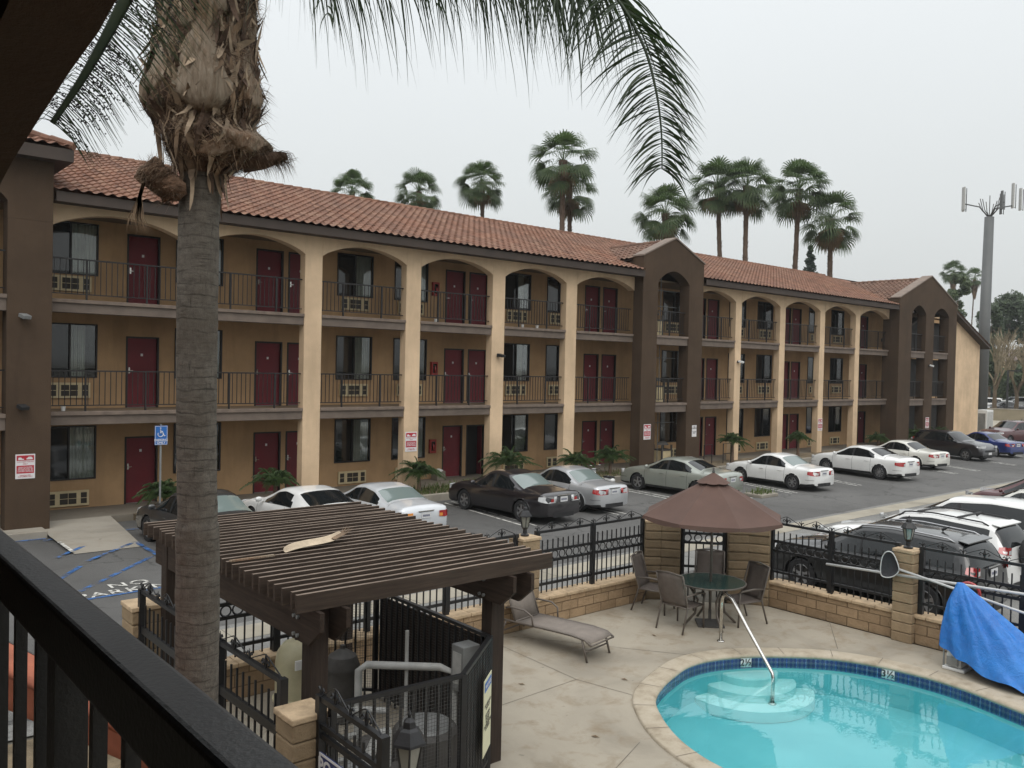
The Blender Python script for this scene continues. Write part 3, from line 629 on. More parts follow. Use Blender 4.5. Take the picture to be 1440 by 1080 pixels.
for f in range(3):
    for (a,b,z0,z1,k) in openings(f):
        if k == 'door':
            openroom = (f == 0 and abs(a-18.8) < .1)
            fr = MB(); fr.box(a,a+.045,24.385,24.52,z0,z1); fr.box(b-.045,b,24.385,24.52,z0,z1); fr.box(a+.045,b-.045,24.385,24.52,z1-.045,z1)
            d = MB()
            if openroom: d.box(b-.10,b-.055,24.53,24.74,z0,z1-.05)
            else: d.box(a+.048,b-.048,24.47,24.51,z0+.015,z1-.048)
            D = d.build('door', M['door'], B); fr.build('door_frame', M['frame'], D)
            if not openroom:
                h = MB(); h.box(a+.09,a+.13,24.455,24.469,z0+.93,z0+1.09); h.bar((a+.11,24.43,z0+1.0),(a+.20,24.43,z0+1.0),.015,.015); h.tube([(a+.11,24.469,z0+1.0),(a+.11,24.425,z0+1.0)],.01,6); h.build('handle', M['steel'], D)
                MB().box((a+b)/2-.03,(a+b)/2+.03,24.46,24.469,z0+1.4,z0+1.47).build('number_plate', M['white'], D)
                MB().box(a+.05,b-.05,24.455,24.5,z0,z0+.014).build('threshold', M['grey'], D)
        elif k == 'window':
            W_ = MB(); m = .035
            for q in ((a,a+m,z0,z1),(b-m,b,z0,z1),(a+m,b-m,z0,z0+m),(a+m,b-m,z1-m,z1),((a+b)/2-.018,(a+b)/2+.018,z0+m,z1-m)): W_.box(q[0],q[1],24.37,24.45,q[2],q[3])
            Wd = W_.build('window', M['frame'], B)
            mid = (a+b)/2
            MB().box(a+m,mid-.018,24.43,24.435,z0+m,z1-m).build('pane', M['pane'], Wd)
            MB().box(mid+.018,b-m,24.425,24.43,z0+m,z1-m).build('pane', M['clear'], Wd)
            for (ca,cb) in (((mid-.03,b-m),) if RN.random() < .75 else ((mid-.02,b-m-.25),)):
                cu = MB(); k_ = 56; pts = [(ca+(cb-ca)*i/k_, 24.50+.022*sin(i*.9+a)+.012*sin(i*.37+a*3)) for i in range(k_+1)]
                cu.add([(x,y,z0+.02) for x,y in pts]+[(x,y,z1-.02) for x,y in pts],[(i,i+1,i+k_+2,i+k_+1) for i in range(k_)]); cu.build('curtain', M['curtain'], Wd, smooth=True)
            az = [.27,3.09,5.86][f]; ax = a+.14; AC = MB(); AC.box(ax,ax+1.02,24.34,24.4,az,az+.40); AC = AC.build('air_conditioner', M['ac'], B, bevel=.008)
            ac = bpy.data.objects[-1] if False else None
            g = MB()
            for (u0_,u1_,nx) in ((.05,.21,1),(.31,.72,2),(.81,.97,1)):
                for ii in range(nx):
                    for jj in range(2):
                        wv = (u1_-u0_)/nx; g.box(ax+u0_+ii*wv+.008,ax+u0_+(ii+1)*wv-.008,24.331,24.34,az+.05+jj*.15+.008,az+.05+(jj+1)*.15-.008)
            g.build('grille', M['cell'], AC)
            wd = MB(); wd.box(ax+.02,ax+1.0,24.395,24.3995,az-.02,az); 
# ---- towers
def tower(x0,x1,y0,ops,zsh,xap,zap,back=22.5,mat='brown',gable=True):
    yb = y0+.5; e = [x0]
    for o in ops: e += [o[0],o[1]]
    e.append(x1)
    zs = 7.5
    for i in range(0,len(e),2): MB().box(e[i],e[i+1],y0,yb,.1,zs-.25).build('tower_pier', M[mat], B, bevel=.015)
    # upper wall with arched tops
    def top(x): 
        if not gable: return zsh
        return zsh+(zap-zsh)*(1-abs(x-xap)/((x1-x0)/2)) if abs(x-xap) < (x1-x0)/2 else zsh
    low = []
    for i in range(0,len(e),2):
        low += [(e[i],zs-.25),(e[i+1],zs-.25)]
        if i+2 < len(e): low += [(e[i+1],zs+.12)]+arch_pts(e[i+1],e[i+2],zs+.13,.5,20)+[(e[i+2],zs+.12)]
    poly = low+[(x1,zsh)]+([(xap,zap)] if gable else [])+[(x0,zsh)]
    MB().prism(poly,'y',y0,yb).build('tower_gable_wall', M[mat], B)
    if gable:
        cp = MB()
        for (xa,za,xb,zb_) in ((x0-.04,zsh-.02,xap,zap+.02),(xap,zap+.02,x1+.04,zsh-.02)):
            cp.prism([(xa,za),(xb,zb_),(xb,zb_+.06),(xa,za+.06)],'y',y0-.04,yb+.04)
        cp.build('coping', simple('coping_paint',(.21,.165,.135),.85,.2,3) if 'cop' not in M else M['cop'], B)
    for (a,b,*r) in ops:
        for f in (1,2):
            z0,z1,z2 = BEAMZ[f]; MB().box(a,b,y0+.04,yb-.02,z0-.05,z1).build('balcony_beam', M['beam'], B); MB().box(a,b,y0-.005,yb,z1,z2).build('balcony_lip', M['lip'], B)
            railing(a,b,y0+.2,FL[f]+.02, 1 if b-a < 1.9 else 1)
M['cop'] = simple('coping_paint',(.20,.155,.125),.85,.2,3)
tower(25.5,29.3,22.05,[(26.4,28.37)],8.6,27.4,9.42)
tower(46.6,54.0,21.92,[(48.1,49.85),(50.9,52.9)],8.42,50.4,9.86)
tower(.9,4.82,22.0,[(1.95,3.9)],8.62,3,8.62,gable=False)
for x0,x1,y0,z1 in ((25.5,25.75,22.55,8.55),(29.05,29.3,22.55,8.55),(46.6,46.85,22.42,8.4),(53.75,54.0,22.42,8.4)): MB().box(x0,x1,y0,24.39,7.85,z1).build('tower_cheek', M['brown'], B)
for x0,x1,y0 in ((46.6,46.85,22.42),(53.75,54.0,22.42)): MB().box(x0,x1,y0,22.84,.2,7.85).build('tower_cheek', M['brown'], B)
lw = MB(); lw.box(-8,.9,22.2,22.5,.1,8.62); lw.build('block_wall_side', M['brown'], B)
# pipe grid inside the central tower opening
g = MB()
for f in range(3):
    zA,zB = [(.25,2.45),(2.9,5.15),(5.6,8.0)][f]
    g.tube([(27.35,22.7,zA),(27.35,22.7,zB)],.018,6)
    for z in ([zA+1.75] if f < 2 else [zA+1.15,zA+1.8]): g.tube([(26.4,22.7,z),(28.37,22.7,z)],.016,6)
g.build('pipe_grid', M['pole'], B)
for f in (1,2):
    pass
# ---- roofs
def tileroof(name, x0, x1, y0, z0, y1, z1, mat, clip=None, per=.26, ridge=True):
    nx = max(4,int((x1-x0)/per)*7); L_ = hypot(y1-y0,z1-z0); rows = max(2,int(L_/.345)); sy = (y1-y0)/L_; sz = (z1-z0)/L_
    nrm = V((0,-sz,sy)) if y1 > y0 else V((0,-sz,sy)); nrm = V((0,-(z1-z0),(y1-y0))).normalized()
    if nrm.z < 0: nrm = -nrm
    vs = []; fs = []; m = nx+1
    js = []
    for r in range(rows):
        js += [(r/rows, .045),((r+.5)/rows,.030),((r+.985)/rows,.012)]
    js.append((1,.012))
    for (t,lift) in js:
        for i in range(m):
            x = x0+(x1-x0)*i/nx; ph = (x/per)%1
            wv = .042*sin(pi*min(1,ph/.62)) if ph < .62 else -.012*sin(pi*(ph-.62)/.38)
            jt_ = .004*noise.noise(V((floor(x/per)*3.1, t*rows//1*1.7, 0)))
            p = V((x, y0+(y1-y0)*t, z0+(z1-z0)*t))+nrm*(lift+wv+jt_)
            vs.append(p)
    for j in range(len(js)-1):
        for i in range(nx): fs.append((j*m+i,j*m+i+1,(j+1)*m+i+1,(j+1)*m+i))
    if clip:
        keep = []
        for f in fs:
            cx = sum(vs[k].x for k in f)/4; cy = sum(vs[k].y for k in f)/4
            if clip(cx,cy): keep.append(f)
        fs = keep
    mb = MB(); mb.add(vs,fs); o = mb.build(name, mat, B, smooth=True, auto=40); return o
ys0,zs0,yr,zr = 21.86,7.98,28.55,10.33
sl_ = (zr-zs0)/(yr-ys0)
tileroof('roof', 4.86, 50.4, ys0, zs0, yr, zr, M['tile'], lambda x,y: not (25.45 < x < 29.36 and y < 22.56) and not(46.55 < x and y < 22.45))
bk = MB(); bk.add([(-8,yr,zr),(57,yr,zr),(57,35.3,8.0),(-8,35.3,8.0)],[(0,1,2,3)]); bk.box(-8,60,35.0,35.2,0,8.0); bk.add([(4.9,22.6,zs0+.74*sl_-.03),(53,22.6,zs0+.74*sl_-.03),(53,yr,zr-.03),(4.9,yr,zr-.03)],[(0,1,2,3)]); bk.build('rear_roof', M['tile'], B)
cap_ = MB()
for i in range(int((50.4-4.9)/.36)):
    x = 4.9+i*.36; cap_.tube([(x,yr,zr+.02),(x+.40,yr,zr+.035)],[.085,.10],8)
cap_.build('ridge_tiles', M['tile'], B, smooth=True, auto=40)
def fasc(x0,x1,y,z0,z1): MB().box(x0,x1,y,y+.04,z0,z1).build('fascia', M['fascia'], B, bevel=.006); MB().box(x0,x1,y+.04,22.5,z0+.03,z0+.06).build('eave_soffit', M['fascia'], B)
fasc(4.87,25.46,21.93,7.745,7.985); fasc(29.34,46.56,21.93,7.745,7.985)
# cross gables (ridge along Y)
def cross(xc, half, zrg, zev, yA):
    yB = ys0+(zrg-zs0)/sl_+.1
    for sgn in (-1,1):
        rows = max(3,int(hypot(half,zrg-zev)/.345)); ny = int((yB-yA)/.26)*7; vs=[];fs=[];m=ny+1; js=[]
        nrm = V((sgn*(zrg-zev),0,half)).normalized()
        for r in range(rows): js += [(r/rows,.045),((r+.5)/rows,.03),((r+.985)/rows,.012)]
        js.append((1,.012))
        for t,lift in js:
            for i in range(m):
                y = yA+(yB-yA)*i/ny; ph=(y/.26)%1; wv = .042*sin(pi*min(1,ph/.62)) if ph<.62 else -.012*sin(pi*(ph-.62)/.38)
                vs.append(V((xc+sgn*half*(1-t), y, zev+(zrg-zev)*t))+nrm*(lift+wv))
        for j in range(len(js)-1):
            for i in range(ny):
                f = (j*m+i,j*m+i+1,(j+1)*m+i+1,(j+1)*m+i); c = sum((vs[k] for k in f), V((0,0,0)))/4
                if c.z > zs0+sl_*(c.y-ys0)-.05: fs.append(f)
        MB().add(vs,fs).build('gable_roof', M['tilex'], B, smooth=True, auto=40)
        # under-deck and closing wall strip so the gable roof has thickness
        MB().add([(xc+sgn*half,yA,zev-.05),(xc,yA,zrg-.03),(xc,yB,zrg-.03),(xc+sgn*half,yB,zev-.05)],[(0,1,2,3)]).build('gable_deck', M['fascia'], B)
    cc = MB()
    for i in range(int((yB-yA)/.36)): cc.tube([(xc,yA+i*.36,zrg+.03),(xc,yA+i*.36+.4,zrg+.045)],[.085,.1],8)
    cc.build('ridge_tiles', M['tilex'], B, smooth=True, auto=40)
cross(27.4,2.15,9.33,8.45,22.6); cross(50.4,4.0,9.72,8.25,22.46)
# end wing with a gable towards the court
MB().prism([(50.5,.1),(63.75,.1),(63.75,6.38),(57,8.92),(50.5,6.5)],'y',25.0,35).build('end_wing_wall', M['cream'], B)
MB().prism([(59.4,.1),(63.8,.1),(63.8,6.40),(57,8.95),(54.2,7.9),(59.4,7.88)],'y',24.3,25.0).build('end_gable_wall', M['cream'], B)
for sgn in (-1,1):
    xe = 57+sgn*7.45
    MB().prism([(xe,6.12),(57,8.93),(57,9.08),(xe,6.27)],'y',23.85,35.4).build('end_fascia', M['fascia'], B)
    vs=[];fs=[]; ny=44*7; m=ny+1; js=[]; rows=22; nrm=V((sgn*2.81,0,7.45)).normalized()
    for r in range(rows): js += [(r/rows,.05),((r+.985)/rows,.012)]
    js.append((1,.012))
    for t,lift in js:
        for i in range(m):
            y=23.8+11.6*i/ny; ph=(y/.26)%1; wv=.042*sin(pi*min(1,ph/.62)) if ph<.62 else -.012
            vs.append(V((xe+(57-xe)*t,y,6.29+(9.1-6.29)*t))+nrm*(lift+wv))
    for j in range(len(js)-1):
        for i in range(ny): fs.append((j*m+i,j*m+i+1,(j+1)*m+i+1,(j+1)*m+i))
    if sgn > 0: MB().add(vs,fs).build('end_roof', M['tilex'], B, smooth=True, auto=40)
# hip roof over the left block
hx,hy,hz = 5.15,21.6,8.92
MB().prism([(-8,8.62),(hx-.0,8.62),(hx,8.9),(-8,8.9)],'y',21.62,21.66).build('fascia', M['fascia'], B); MB().box(hx-.04,hx,21.66,26,8.62,8.9).build('fascia', M['fascia'], B)
MB().box(-8,hx-.04,21.66,26,8.62,8.66).build('eave_soffit', M['fascia'], B)
tileroof('hip_roof', -8, hx+.05, hy, hz, hy+4.2, hz+1.6, M['tile'], lambda x,y: (hx-x) >= (y-hy)*.98)
MB().add([(hx,hy,hz),(hx,30,hz),(hx-4.2,30,hz+1.6),(hx-4.2,hy+4.2,hz+1.6)],[(0,1,2,3)]).build('hip_roof', M['tile'], B)
cc = MB()
for i in range(12):
    t0,t1 = i/12,(i+1.15)/12; cc.tube([(hx-4.2*t0,hy+4.2*t0,hz+.05+1.6*t0),(hx-4.2*t1,hy+4.2*t1,hz+.065+1.6*t1)],[.09,.105],8)
cc.build('ridge_tiles', M['tile'], B, smooth=True, auto=40)
MB().box(4.6,4.83,22.5,25.9,7.85,8.62).build('block_wall_side', M['brown'], B)
# flood / wall lamps
for i,(x,y,z,m,lb) in enumerate(((4.22,21.97,5.05,'grey','small grey floodlight on the left brown pier, upper of two'),(4.2,21.97,3.0,'trimblack','dark wall lamp on the left brown pier, lower of two'),(18.62,22.47,4.53,'trimblack','small dark floodlight on the fourth tan pillar from the brown pier'),(32.5,22.47,4.6,'white','white floodlight on the first tan pillar right of the central tower'),(50.35,21.88,4.75,'white','white floodlight between the openings of the far brown tower'))):
    r = thing('wall_lamp', lb, 'lamp', (x,y,z)); s_ = 1 if i < 2 else 1.2
    MB().box(x-.05,x+.05,y-.03,y+.03,z-.05,z+.05).build('bracket', M['trimblack'], r)
    MB().bar((x-.02,y-.04,z+.03),(x+.05,y-.2*s_,z-.03),.2*s_,.085).build('lamp_head', M[m], r, bevel=.01)
# fire extinguisher cabinets
for f in range(3):
    base = [1.1,3.8,6.55][f]
    for k,x in enumerate((17.16,38.45)):
        if k == 1 and f == 0: pass
        r = thing('fire_extinguisher_cabinet', 'red fire extinguisher box on the %s floor, %s' % (['ground','middle','top'][f], 'left of a maroon door pair' if k == 0 else 'in the far wing'), 'fire cabinet', (x+.13,24.3,base))
        MB().box(x,x+.27,24.3,24.399,base,base+.47).build('case', M['redbox'], r, bevel=.008)
        MB().box(x+.06,x+.21,24.29,24.299,base+.08,base+.40).build('cabinet_glass', M['cglass'], r)
        MB().lathe([(.0,0),(.03,0),(.03,.16),(.015,.2),(.01,.24)],(x+.13,24.27,base+.1),8).build('extinguisher', M['red'], r, smooth=True)
# ------------------------------------------------------------------ signs
def plate(name, mb_args, mat, parent, ax):
    return MB().box(*mb_args).build(name, mat, parent, bevel=.004)
def tow_sign(x, y, z, w, h, label):
    r = thing('parking_sign', label, 'sign', (x+w/2, y, z), 0, 'towing notices on the motel piers')
    MB().box(x,x+w,y-.006,y,z,z+h).build('panel', M['signwhite'], r, bevel=.003)
    MB().box(x+w*.06,x+w*.94,y-.0085,y-.0062,z+h*.74,z+h*.95).build('red_band', M['signred'], r)
    MB().box(x+w*.06,x+w*.94,y-.0085,y-.0062,z+h*.22,z+h*.54).build('red_band', M['signred'], r)
    # tow truck and car pictogram
    s = MB(); yy = (y-.0105,y-.0087); b = z+h*.77; k = w*.88/10; x0 = x+w*.06
    s.prism([(x0+k*.9,b),(x0+k*4,b),(x0+k*4.4,b+k*.6),(x0+k*3.2,b+k*.8),(x0+k*2.5,b+k*1.6),(x0+k*1.2,b+k*1.6),(x0+k*.9,b+k*.8)],'y',*yy)
    s.prism([(x0+k*5.6,b+k*.2),(x0+k*9.2,b+k*.2),(x0+k*9.2,b+k*1.1),(x0+k*8.4,b+k*1.9),(x0+k*6.8,b+k*1.9),(x0+k*6.1,b+k*1.1),(x0+k*5.6,b+k*1.0)],'y',*yy); s.build('pictogram', M['signwhite'], r)
    f = h*.062
    text_obj('CUSTOMER PARKING', f, M['signred'], r, (x+w/2,y-.0075,z+h*.685),(1,0,0),(0,0,1),'lettering',.0004,ext=.0005)
    text_obj('ONLY', f*1.1, M['signred'], r, (x+w/2,y-.0075,z+h*.60),(1,0,0),(0,0,1),'lettering',.0008,ext=.0005)
    text_obj("UNAUTHORIZED\nVEHICLES WILL BE\nTOWED AWAY AT\nOWNER'S EXPENSE", f*1.05, M['signwhite'], r, (x+w/2,y-.0095,z+h*.38),(1,0,0),(0,0,1),'lettering',.0004,ext=.0005)
    text_obj('PARKING FOR\nCUSTOMERS ONLY', f, M['signred'], r, (x+w/2,y-.0075,z+h*.11),(1,0,0),(0,0,1),'lettering',.0004,ext=.0005)
tow_sign(4.10,21.995,1.36,.40,.56,'red and white towing notice on the left brown pier')
tow_sign(14.93,22.495,1.42,.44,.62,'red and white towing notice on the tan pillar above the silver sedan')
tow_sign(25.72,22.045,1.42,.42,.60,'red and white towing notice on the left pier of the central tower')
tow_sign(39.43,22.495,1.30,.42,.60,'red and white towing notice on the far tan pillar')
tow_sign(50.15,21.915,1.15,.45,.62,'red and white towing notice on the middle pier of the far tower')
r = thing('notice_sign', 'small white notice with black writing on the right pier of the central tower', 'sign', (28.9,22.04,1.45))
MB().box(28.76,29.06,22.044,22.049,1.42,1.90).build('panel', M['signwhite'], r)
text_obj('NO\nDUMPING', .07, M['ink'], r, (28.91,22.041,1.8),(1,0,0),(0,0,1),'lettering',.001,ext=.0005); text_obj('OR LOITERING\nON THIS\nPROPERTY', .04, M['ink'], r, (28.91,22.041,1.6),(1,0,0),(0,0,1),'lettering',.0005,ext=.0005)
# accessible parking sign
r = thing('parking_sign', 'blue accessible parking sign on a thin grey post beside the dark sedan', 'sign', (6.98,21.35,.2))
MB().box(6.96,7.0,21.01,21.04,.2,2.6).build('post', M['grey'], r)
x,z,w,h = 6.83,2.1,.30,.46
MB().box(x,x+w,20.994,21.0,z,z+h).build('panel', M['signblue'], r, bevel=.003)
b = MB()
for q in ((x+.008,x+w-.008,z+.008,z+.016),(x+.008,x+w-.008,z+h-.016,z+h-.008),(x+.008,x+.016,z+.016,z+h-.016),(x+w-.016,x+w-.008,z+.016,z+h-.016)): b.box(q[0],q[1],20.9915,20.9938,q[2],q[3])
b.build('border', M['signwhite'], r)
s = MB(); cx,cz = x+.145,z+.27; yy = (20.989,20.9935)
P = []
for i in range(17): a = radians(150)+radians(225)*i/16; P.append((cx-.01+.062*cos(a),20.991,cz-.01+.062*sin(a)))
s.tube(P,.0085,5); s.tube([(cx-.01,20.991,cz+.10),(cx-.01,20.991,cz+.02),(cx+.05,20.991,cz+.015),(cx+.075,20.991,cz-.055),(cx+.10,20.991,cz-.05)],.011,5); s.tube([(cx-.01,20.991,cz+.055),(cx+.045,20.991,cz+.05)],.009,5); s.lathe([(.001,-.018),(.018,0),(.001,.018)],(cx-.01,20.991,cz+.13),8)
s.build('wheelchair_symbol', M['signwhite'], r)
text_obj('PARKING\nONLY', .075, M['signwhite'], r, (x+w/2,20.992,z+.085),(1,0,0),(0,0,1),'lettering',.0015,ext=.0005)

# ------------------------------------------------------------------ small things on the walkway
def bin_(x,y,z,label,w=.55):
    r = thing('litter_bin', label, 'litter bin', (x,y,z)); 
    MB().box(x-w/2,x+w/2,y-.22,y+.22,z,z+.62).build('body', M['ac'], r, bevel=.01)
    m = MB()
    for sx in (-1,1):
        for sy in (-1,1): m.box(x+sx*w/2-.03,x+sx*w/2+.03,y+sy*.22-.03,y+sy*.22+.03,z,z+.86)
    m.box(x-w/2,x+w/2,y-.24,y+.24,z+.62,z+.68); m.build('frame', M['equip'], r)
    MB().lathe([(w*.52,.0),(w*.50,.05),(w*.3,.13),(.01,.16)],(x,y,z+.86),4).build('lid', M['equip'], r)
bin_(28.0,22.95,.2,'dark topped litter bin on the ground inside the central tower',.6)
bin_(27.5,23.0,FL[1]+.02,'dark domed litter bin on the middle balcony of the central tower')
bin_(27.3,23.0,FL[2]+.02,'dark domed litter bin on the top balcony of the central tower')
r = thing('planter_pot','grey square pot with white pebbles beside a maroon door','pot',(17.3,23.95,.2))
MB().prism([(17.12,23.8),(17.48,23.8),(17.48,24.15),(17.12,24.15)],'z',.2,.52).build('pot', M['conc'], r, bevel=.01); MB().lathe([(.17,0),(.15,.05),(.06,.09),(.01,.1)],(17.3,23.97,.5),10).build('pebbles', M['whitepaint'], r)
r = thing('handrail','short dark metal handrail by the ramp right of the central tower','handrail',(30.3,22.3,.2))
for x in (29.55,30.9):
    m = MB(); m.tube([(x,22.0,.2),(x,22.0,1.05),(x+.55,22.0,1.05),(x+.55,22.0,.2)],.022,6); m.tube([(x,22.0,.62),(x+.55,22.0,.62)],.018,6); m.build('rail', M['iron'], r)
for x,z,l in ((5.28,2.84,'small white cup standing on the middle balcony above the ramp'),(16.3,5.55,'white cup on the top balcony by the air conditioner'),(20.05,5.55,'left of two white cups on the top balcony'),(20.75,5.55,'right of two white cups on the top balcony')):
    tag(MB().lathe([(.045,0),(.06,.11),(.05,.11),(.04,.01)],(0,0,0),10).build('cup', M['white'], None), l, 'cup').location = (x,22.9,z)

# ------------------------------------------------------------------ plants
def frond(mb, base, dirv, L_, droop, nl, ll, w=.02, rw=.008, two=True, seed=0, sag=.5):
    base = V(base); d = V(dirv).normalized(); side = d.cross(V((0,0,1))); side = side.normalized() if side.length > .05 else V((1,0,0))
    pts = []; N_ = 10
    for i in range(N_+1):
        t = i/N_; pts.append(base+d*L_*t+V((0,0,-droop*L_*t*t)))
    mb.tube(pts,[rw*(1-.8*i/N_) for i in range(N_+1)],4,False)
    for k in range(nl):
        t = .12+.88*k/nl; i = min(N_-1,int(t*N_)); p = pts[i].lerp(pts[i+1], t*N_-i); tg = (pts[i+1]-pts[i]).normalized()
        for s in ((-1,1) if two else (1,)):
            dd = (side*s*.8+tg*.75+V((0,0,.25+RN.uniform(-.2,.2)))).normalized(); l = ll*(1-.55*t)*RN.uniform(.8,1.15)*(sin(pi*min(1,t*1.1+.12))*.6+.5)
            q = p+dd*l*.5+V((0,0,-.04*l)); e_ = p+dd*l*.95+V((0,0,-sag*l))
            mb.ribbon([p,q,e_],[w*.6,w,w*.15],side=tg.cross(dd))
def small_palm(kind, n, L_, ll, seed, trunk=.25):
    global RN; RN = random.Random(seed)
    mb = MB()
    for k in range(n):
        a = k*2.39996+RN.uniform(-.3,.3); el = radians(86-58*(k/n)**.9+RN.uniform(-8,8)); frond(mb,(0,0,trunk),(cos(a)*cos(el),sin(a)*cos(el),sin(el)),L_*RN.uniform(.8,1.1),.45+.35*RN.random(),30,ll,.02)
    return mb
sp_mesh = []
pl = [(7.4,.45,1.05,'small feathery palm beside the dark sedan, half behind the big palm trunk'),(10.35,.55,1.1,'feathery palm in front of the maroon door behind the white coupe'),(15.1,.5,1.1,'feathery palm at the foot of the tan pillar behind the silver sedan'),(18.75,.6,1.35,'feathery palm behind the black sedan'),(21.95,.45,1.15,'left of the two feathery palms beside the central tower'),(23.75,.5,1.3,'right of the two feathery palms beside the central tower'),(31.5,.85,.95,'small palm on a bare stem behind the white sedan right of the central tower'),(36.75,.8,.85,'small palm behind the large white sedan'),(44.6,.45,.95,'small palm beside the far tower, left of its pier'),(49.0,.45,1.25,'broad palm in the left opening of the far tower'),(52.0,.45,1.2,'broad palm in the right opening of the far tower')]
for i,(x,tr,L_,lb) in enumerate(pl):
    r = thing('small_palm', lb, 'palm', (x,21.95,.2), 0, 'small palms planted along the motel front')
    small_palm('x', 34, L_, .32, 50+i, tr).build('fronds', M['small'], r, local=True)
    MB().tube([(0,0,0),(.02,.01,tr*.5),(0,0,tr+.04)],[.075,.06,.045],8).build('stem', M['ftrunk'], r, local=True)
RN = random.Random(5)
gb = MB()
for (x0,x1,y0,y1,n) in ((6.95,9.2,21.25,22.5,500),(13.9,18.2,21.25,22.6,1500),(20,25,21.3,22.4,500)):
    for i in range(n):
        x=RN.uniform(x0,x1); y=RN.uniform(y0,y1); a=RN.uniform(0,6.28); h=RN.uniform(.04,.16)*(1.8 if x > 14 and y > 21.8 and RN.random() < .4 else 1); dx,dy=cos(a)*h*.6,sin(a)*h*.6
        gb.ribbon([(x,y,.2),(x+dx*.5,y+dy*.5,.2+h*.8),(x+dx,y+dy,.2+h)],[.02,.016,.003],side=(-sin(a),cos(a),0))
tag(gb.build('grass', M['grass']), 'short weeds and grass in the planting strip by the motel', 'grass', kind='stuff')
# planter island with grass near the silver green sedan tail
r = thing('kerbed_planter','tiny kerbed island with weeds at the tail of the grey green sedan','planter',(24.9,16.2,0))
MB().box(24.5,25.5,15.9,16.6,0,.13).build('kerb_edge', M['kerb'], r, bevel=.03); mb = MB()
for i in range(160):
    x=RN.uniform(24.55,25.45); y=RN.uniform(15.95,16.55); a=RN.uniform(0,6.28); h=RN.uniform(.06,.2); mb.ribbon([(x,y,.12),(x+cos(a)*h*.4,y+sin(a)*h*.4,.12+h)],[.03,.005],side=(-sin(a),cos(a),0))
mb.build('weeds', M['grass'], r)

# ------------------------------------------------------------------ cars
def interp(P, x):
    if x <= P[0][0]: return P[0][1]
    for (a,b),(c,d) in zip(P,P[1:]):
        if x <= c: return b+(d-b)*(x-a)/(c-a)
    return P[-1][1]
def smooth_interp(P, x, k=.12): return sum(interp(P,x+k*j/3)*w_ for j,w_ in ((-3,.08),(-2,.12),(-1,.18),(0,.24),(1,.18),(2,.12),(3,.08)))
SPEC = {
 'sedan':  dict(L=4.75,W=1.80,belt=.90,top=[(-2.37,.74),(-2.32,.97),(-1.75,1.02),(-1.35,1.06),(-.62,1.40),(-.1,1.455),(.35,1.42),(1.22,1.02),(1.9,.88),(2.25,.74),(2.37,.60)],cab=(-1.42,1.25),roofr=(-.66,.38),wx=1.38,bp=.02,cp=(-1.02,.42)),
 'sedan2': dict(L=4.85,W=1.82,belt=.93,top=[(-2.42,.78),(-2.37,1.03),(-1.85,1.09),(-1.5,1.12),(-.75,1.40),(-.15,1.45),(.35,1.41),(1.3,1.02),(2.0,.88),(2.3,.72),(2.42,.58)],cab=(-1.55,1.32),roofr=(-.8,.38),wx=1.42,bp=.0,cp=(-1.15,.5)),
 'coupe':  dict(L=4.60,W=1.80,belt=.90,top=[(-2.3,.76),(-2.25,.98),(-1.8,1.06),(-1.6,1.10),(-.8,1.36),(-.2,1.40),(.2,1.36),(1.15,1.0),(1.9,.84),(2.2,.7),(2.3,.58)],cab=(-1.66,1.2),roofr=(-.82,.25),wx=1.36,bp=-9,cp=(-.8,.35)),
 'suv':    dict(L=4.80,W=1.92,belt=1.06,top=[(-2.4,.85),(-2.38,1.15),(-2.16,1.55),(-1.95,1.68),(-.6,1.73),(.1,1.69),(1.1,1.20),(1.95,1.06),(2.3,.86),(2.4,.66)],cab=(-2.36,1.12),roofr=(-2.0,.12),wx=1.40,bp=.0,cp=(-1.75,.15)),
 'van':    dict(L=5.0,W=1.98,belt=1.05,top=[(-2.5,.85),(-2.48,1.15),(-2.34,1.6),(-2.2,1.72),(-.6,1.76),(.5,1.70),(1.6,1.14),(2.1,.98),(2.4,.8),(2.5,.62)],cab=(-2.46,1.65),roofr=(-2.25,.52),wx=1.5,bp=.2,cp=(-2.05,.1)),
}
def car_grid(S):
    L_,W_ = S['L'],S['W']; n = int(L_/.05); st = []
    rows_z = None; G_ = []
    zb = .20 if S['belt'] < 1 else .26
    roofz = max(z for _,z in S['top'])
    for i in range(n+1):
        x = -L_/2+L_*i/n; u = abs(x)/(L_/2)
        zc = smooth_interp(S['top'],x)
        if x < -L_/2+.08: zc = interp(S['top'],x)*.5+zc*.5
        w = W_/2*(1-.055*u**3-.16*max(0,(u-.90)/.10)**2.2)
        cabA,cabB = S['cab']; 
        beltz = min(S['belt']+.03*(-x/(L_/2)), zc-.035)
        inc = cabA < x < cabB
        k = min(1,max(0,(zc-S['belt']-.08)/(roofz-S['belt']-.08))) if inc else 0
        wr = w*(.88-.17*k); zr = beltz+(zc-.065-beltz)*(k**.8 if k else 0) if inc and k > 0 else beltz+.012
        zr = max(zr, beltz+.012)
        zbx = zb+.06*max(0,(u-.86)/.14)
        sec = [(w*.80,zbx),(w*.955,zbx+.03)]
        for t in (.12,.24,.36,.48,.6,.72,.84,.94):
            z = zbx+.03+(beltz-zbx-.03)*t; bul = 1-.035*(abs(t-.5)/.5)**2.2-.03*max(0,(t-.8)/.2)
            if .56 < t < .65: bul += .004
            sec.append((w*bul,z))
        sec.append((w*.925,beltz))
        for t in (.07,.5,.93,1): 
            ww = w*.925+(wr-w*.925)*t+.018*sin(pi*t)*k; sec.append((ww, beltz+(zr-beltz)*t))
        crown = zc
        sec += [(wr*.93, zr+(crown-zr)*.45),(wr*.72,zr+(crown-zr)*.80),(wr*.38,zr+(crown-zr)*.96),(0,crown)]
        G_.append((x,sec,zr-beltz,zc))
    return G_
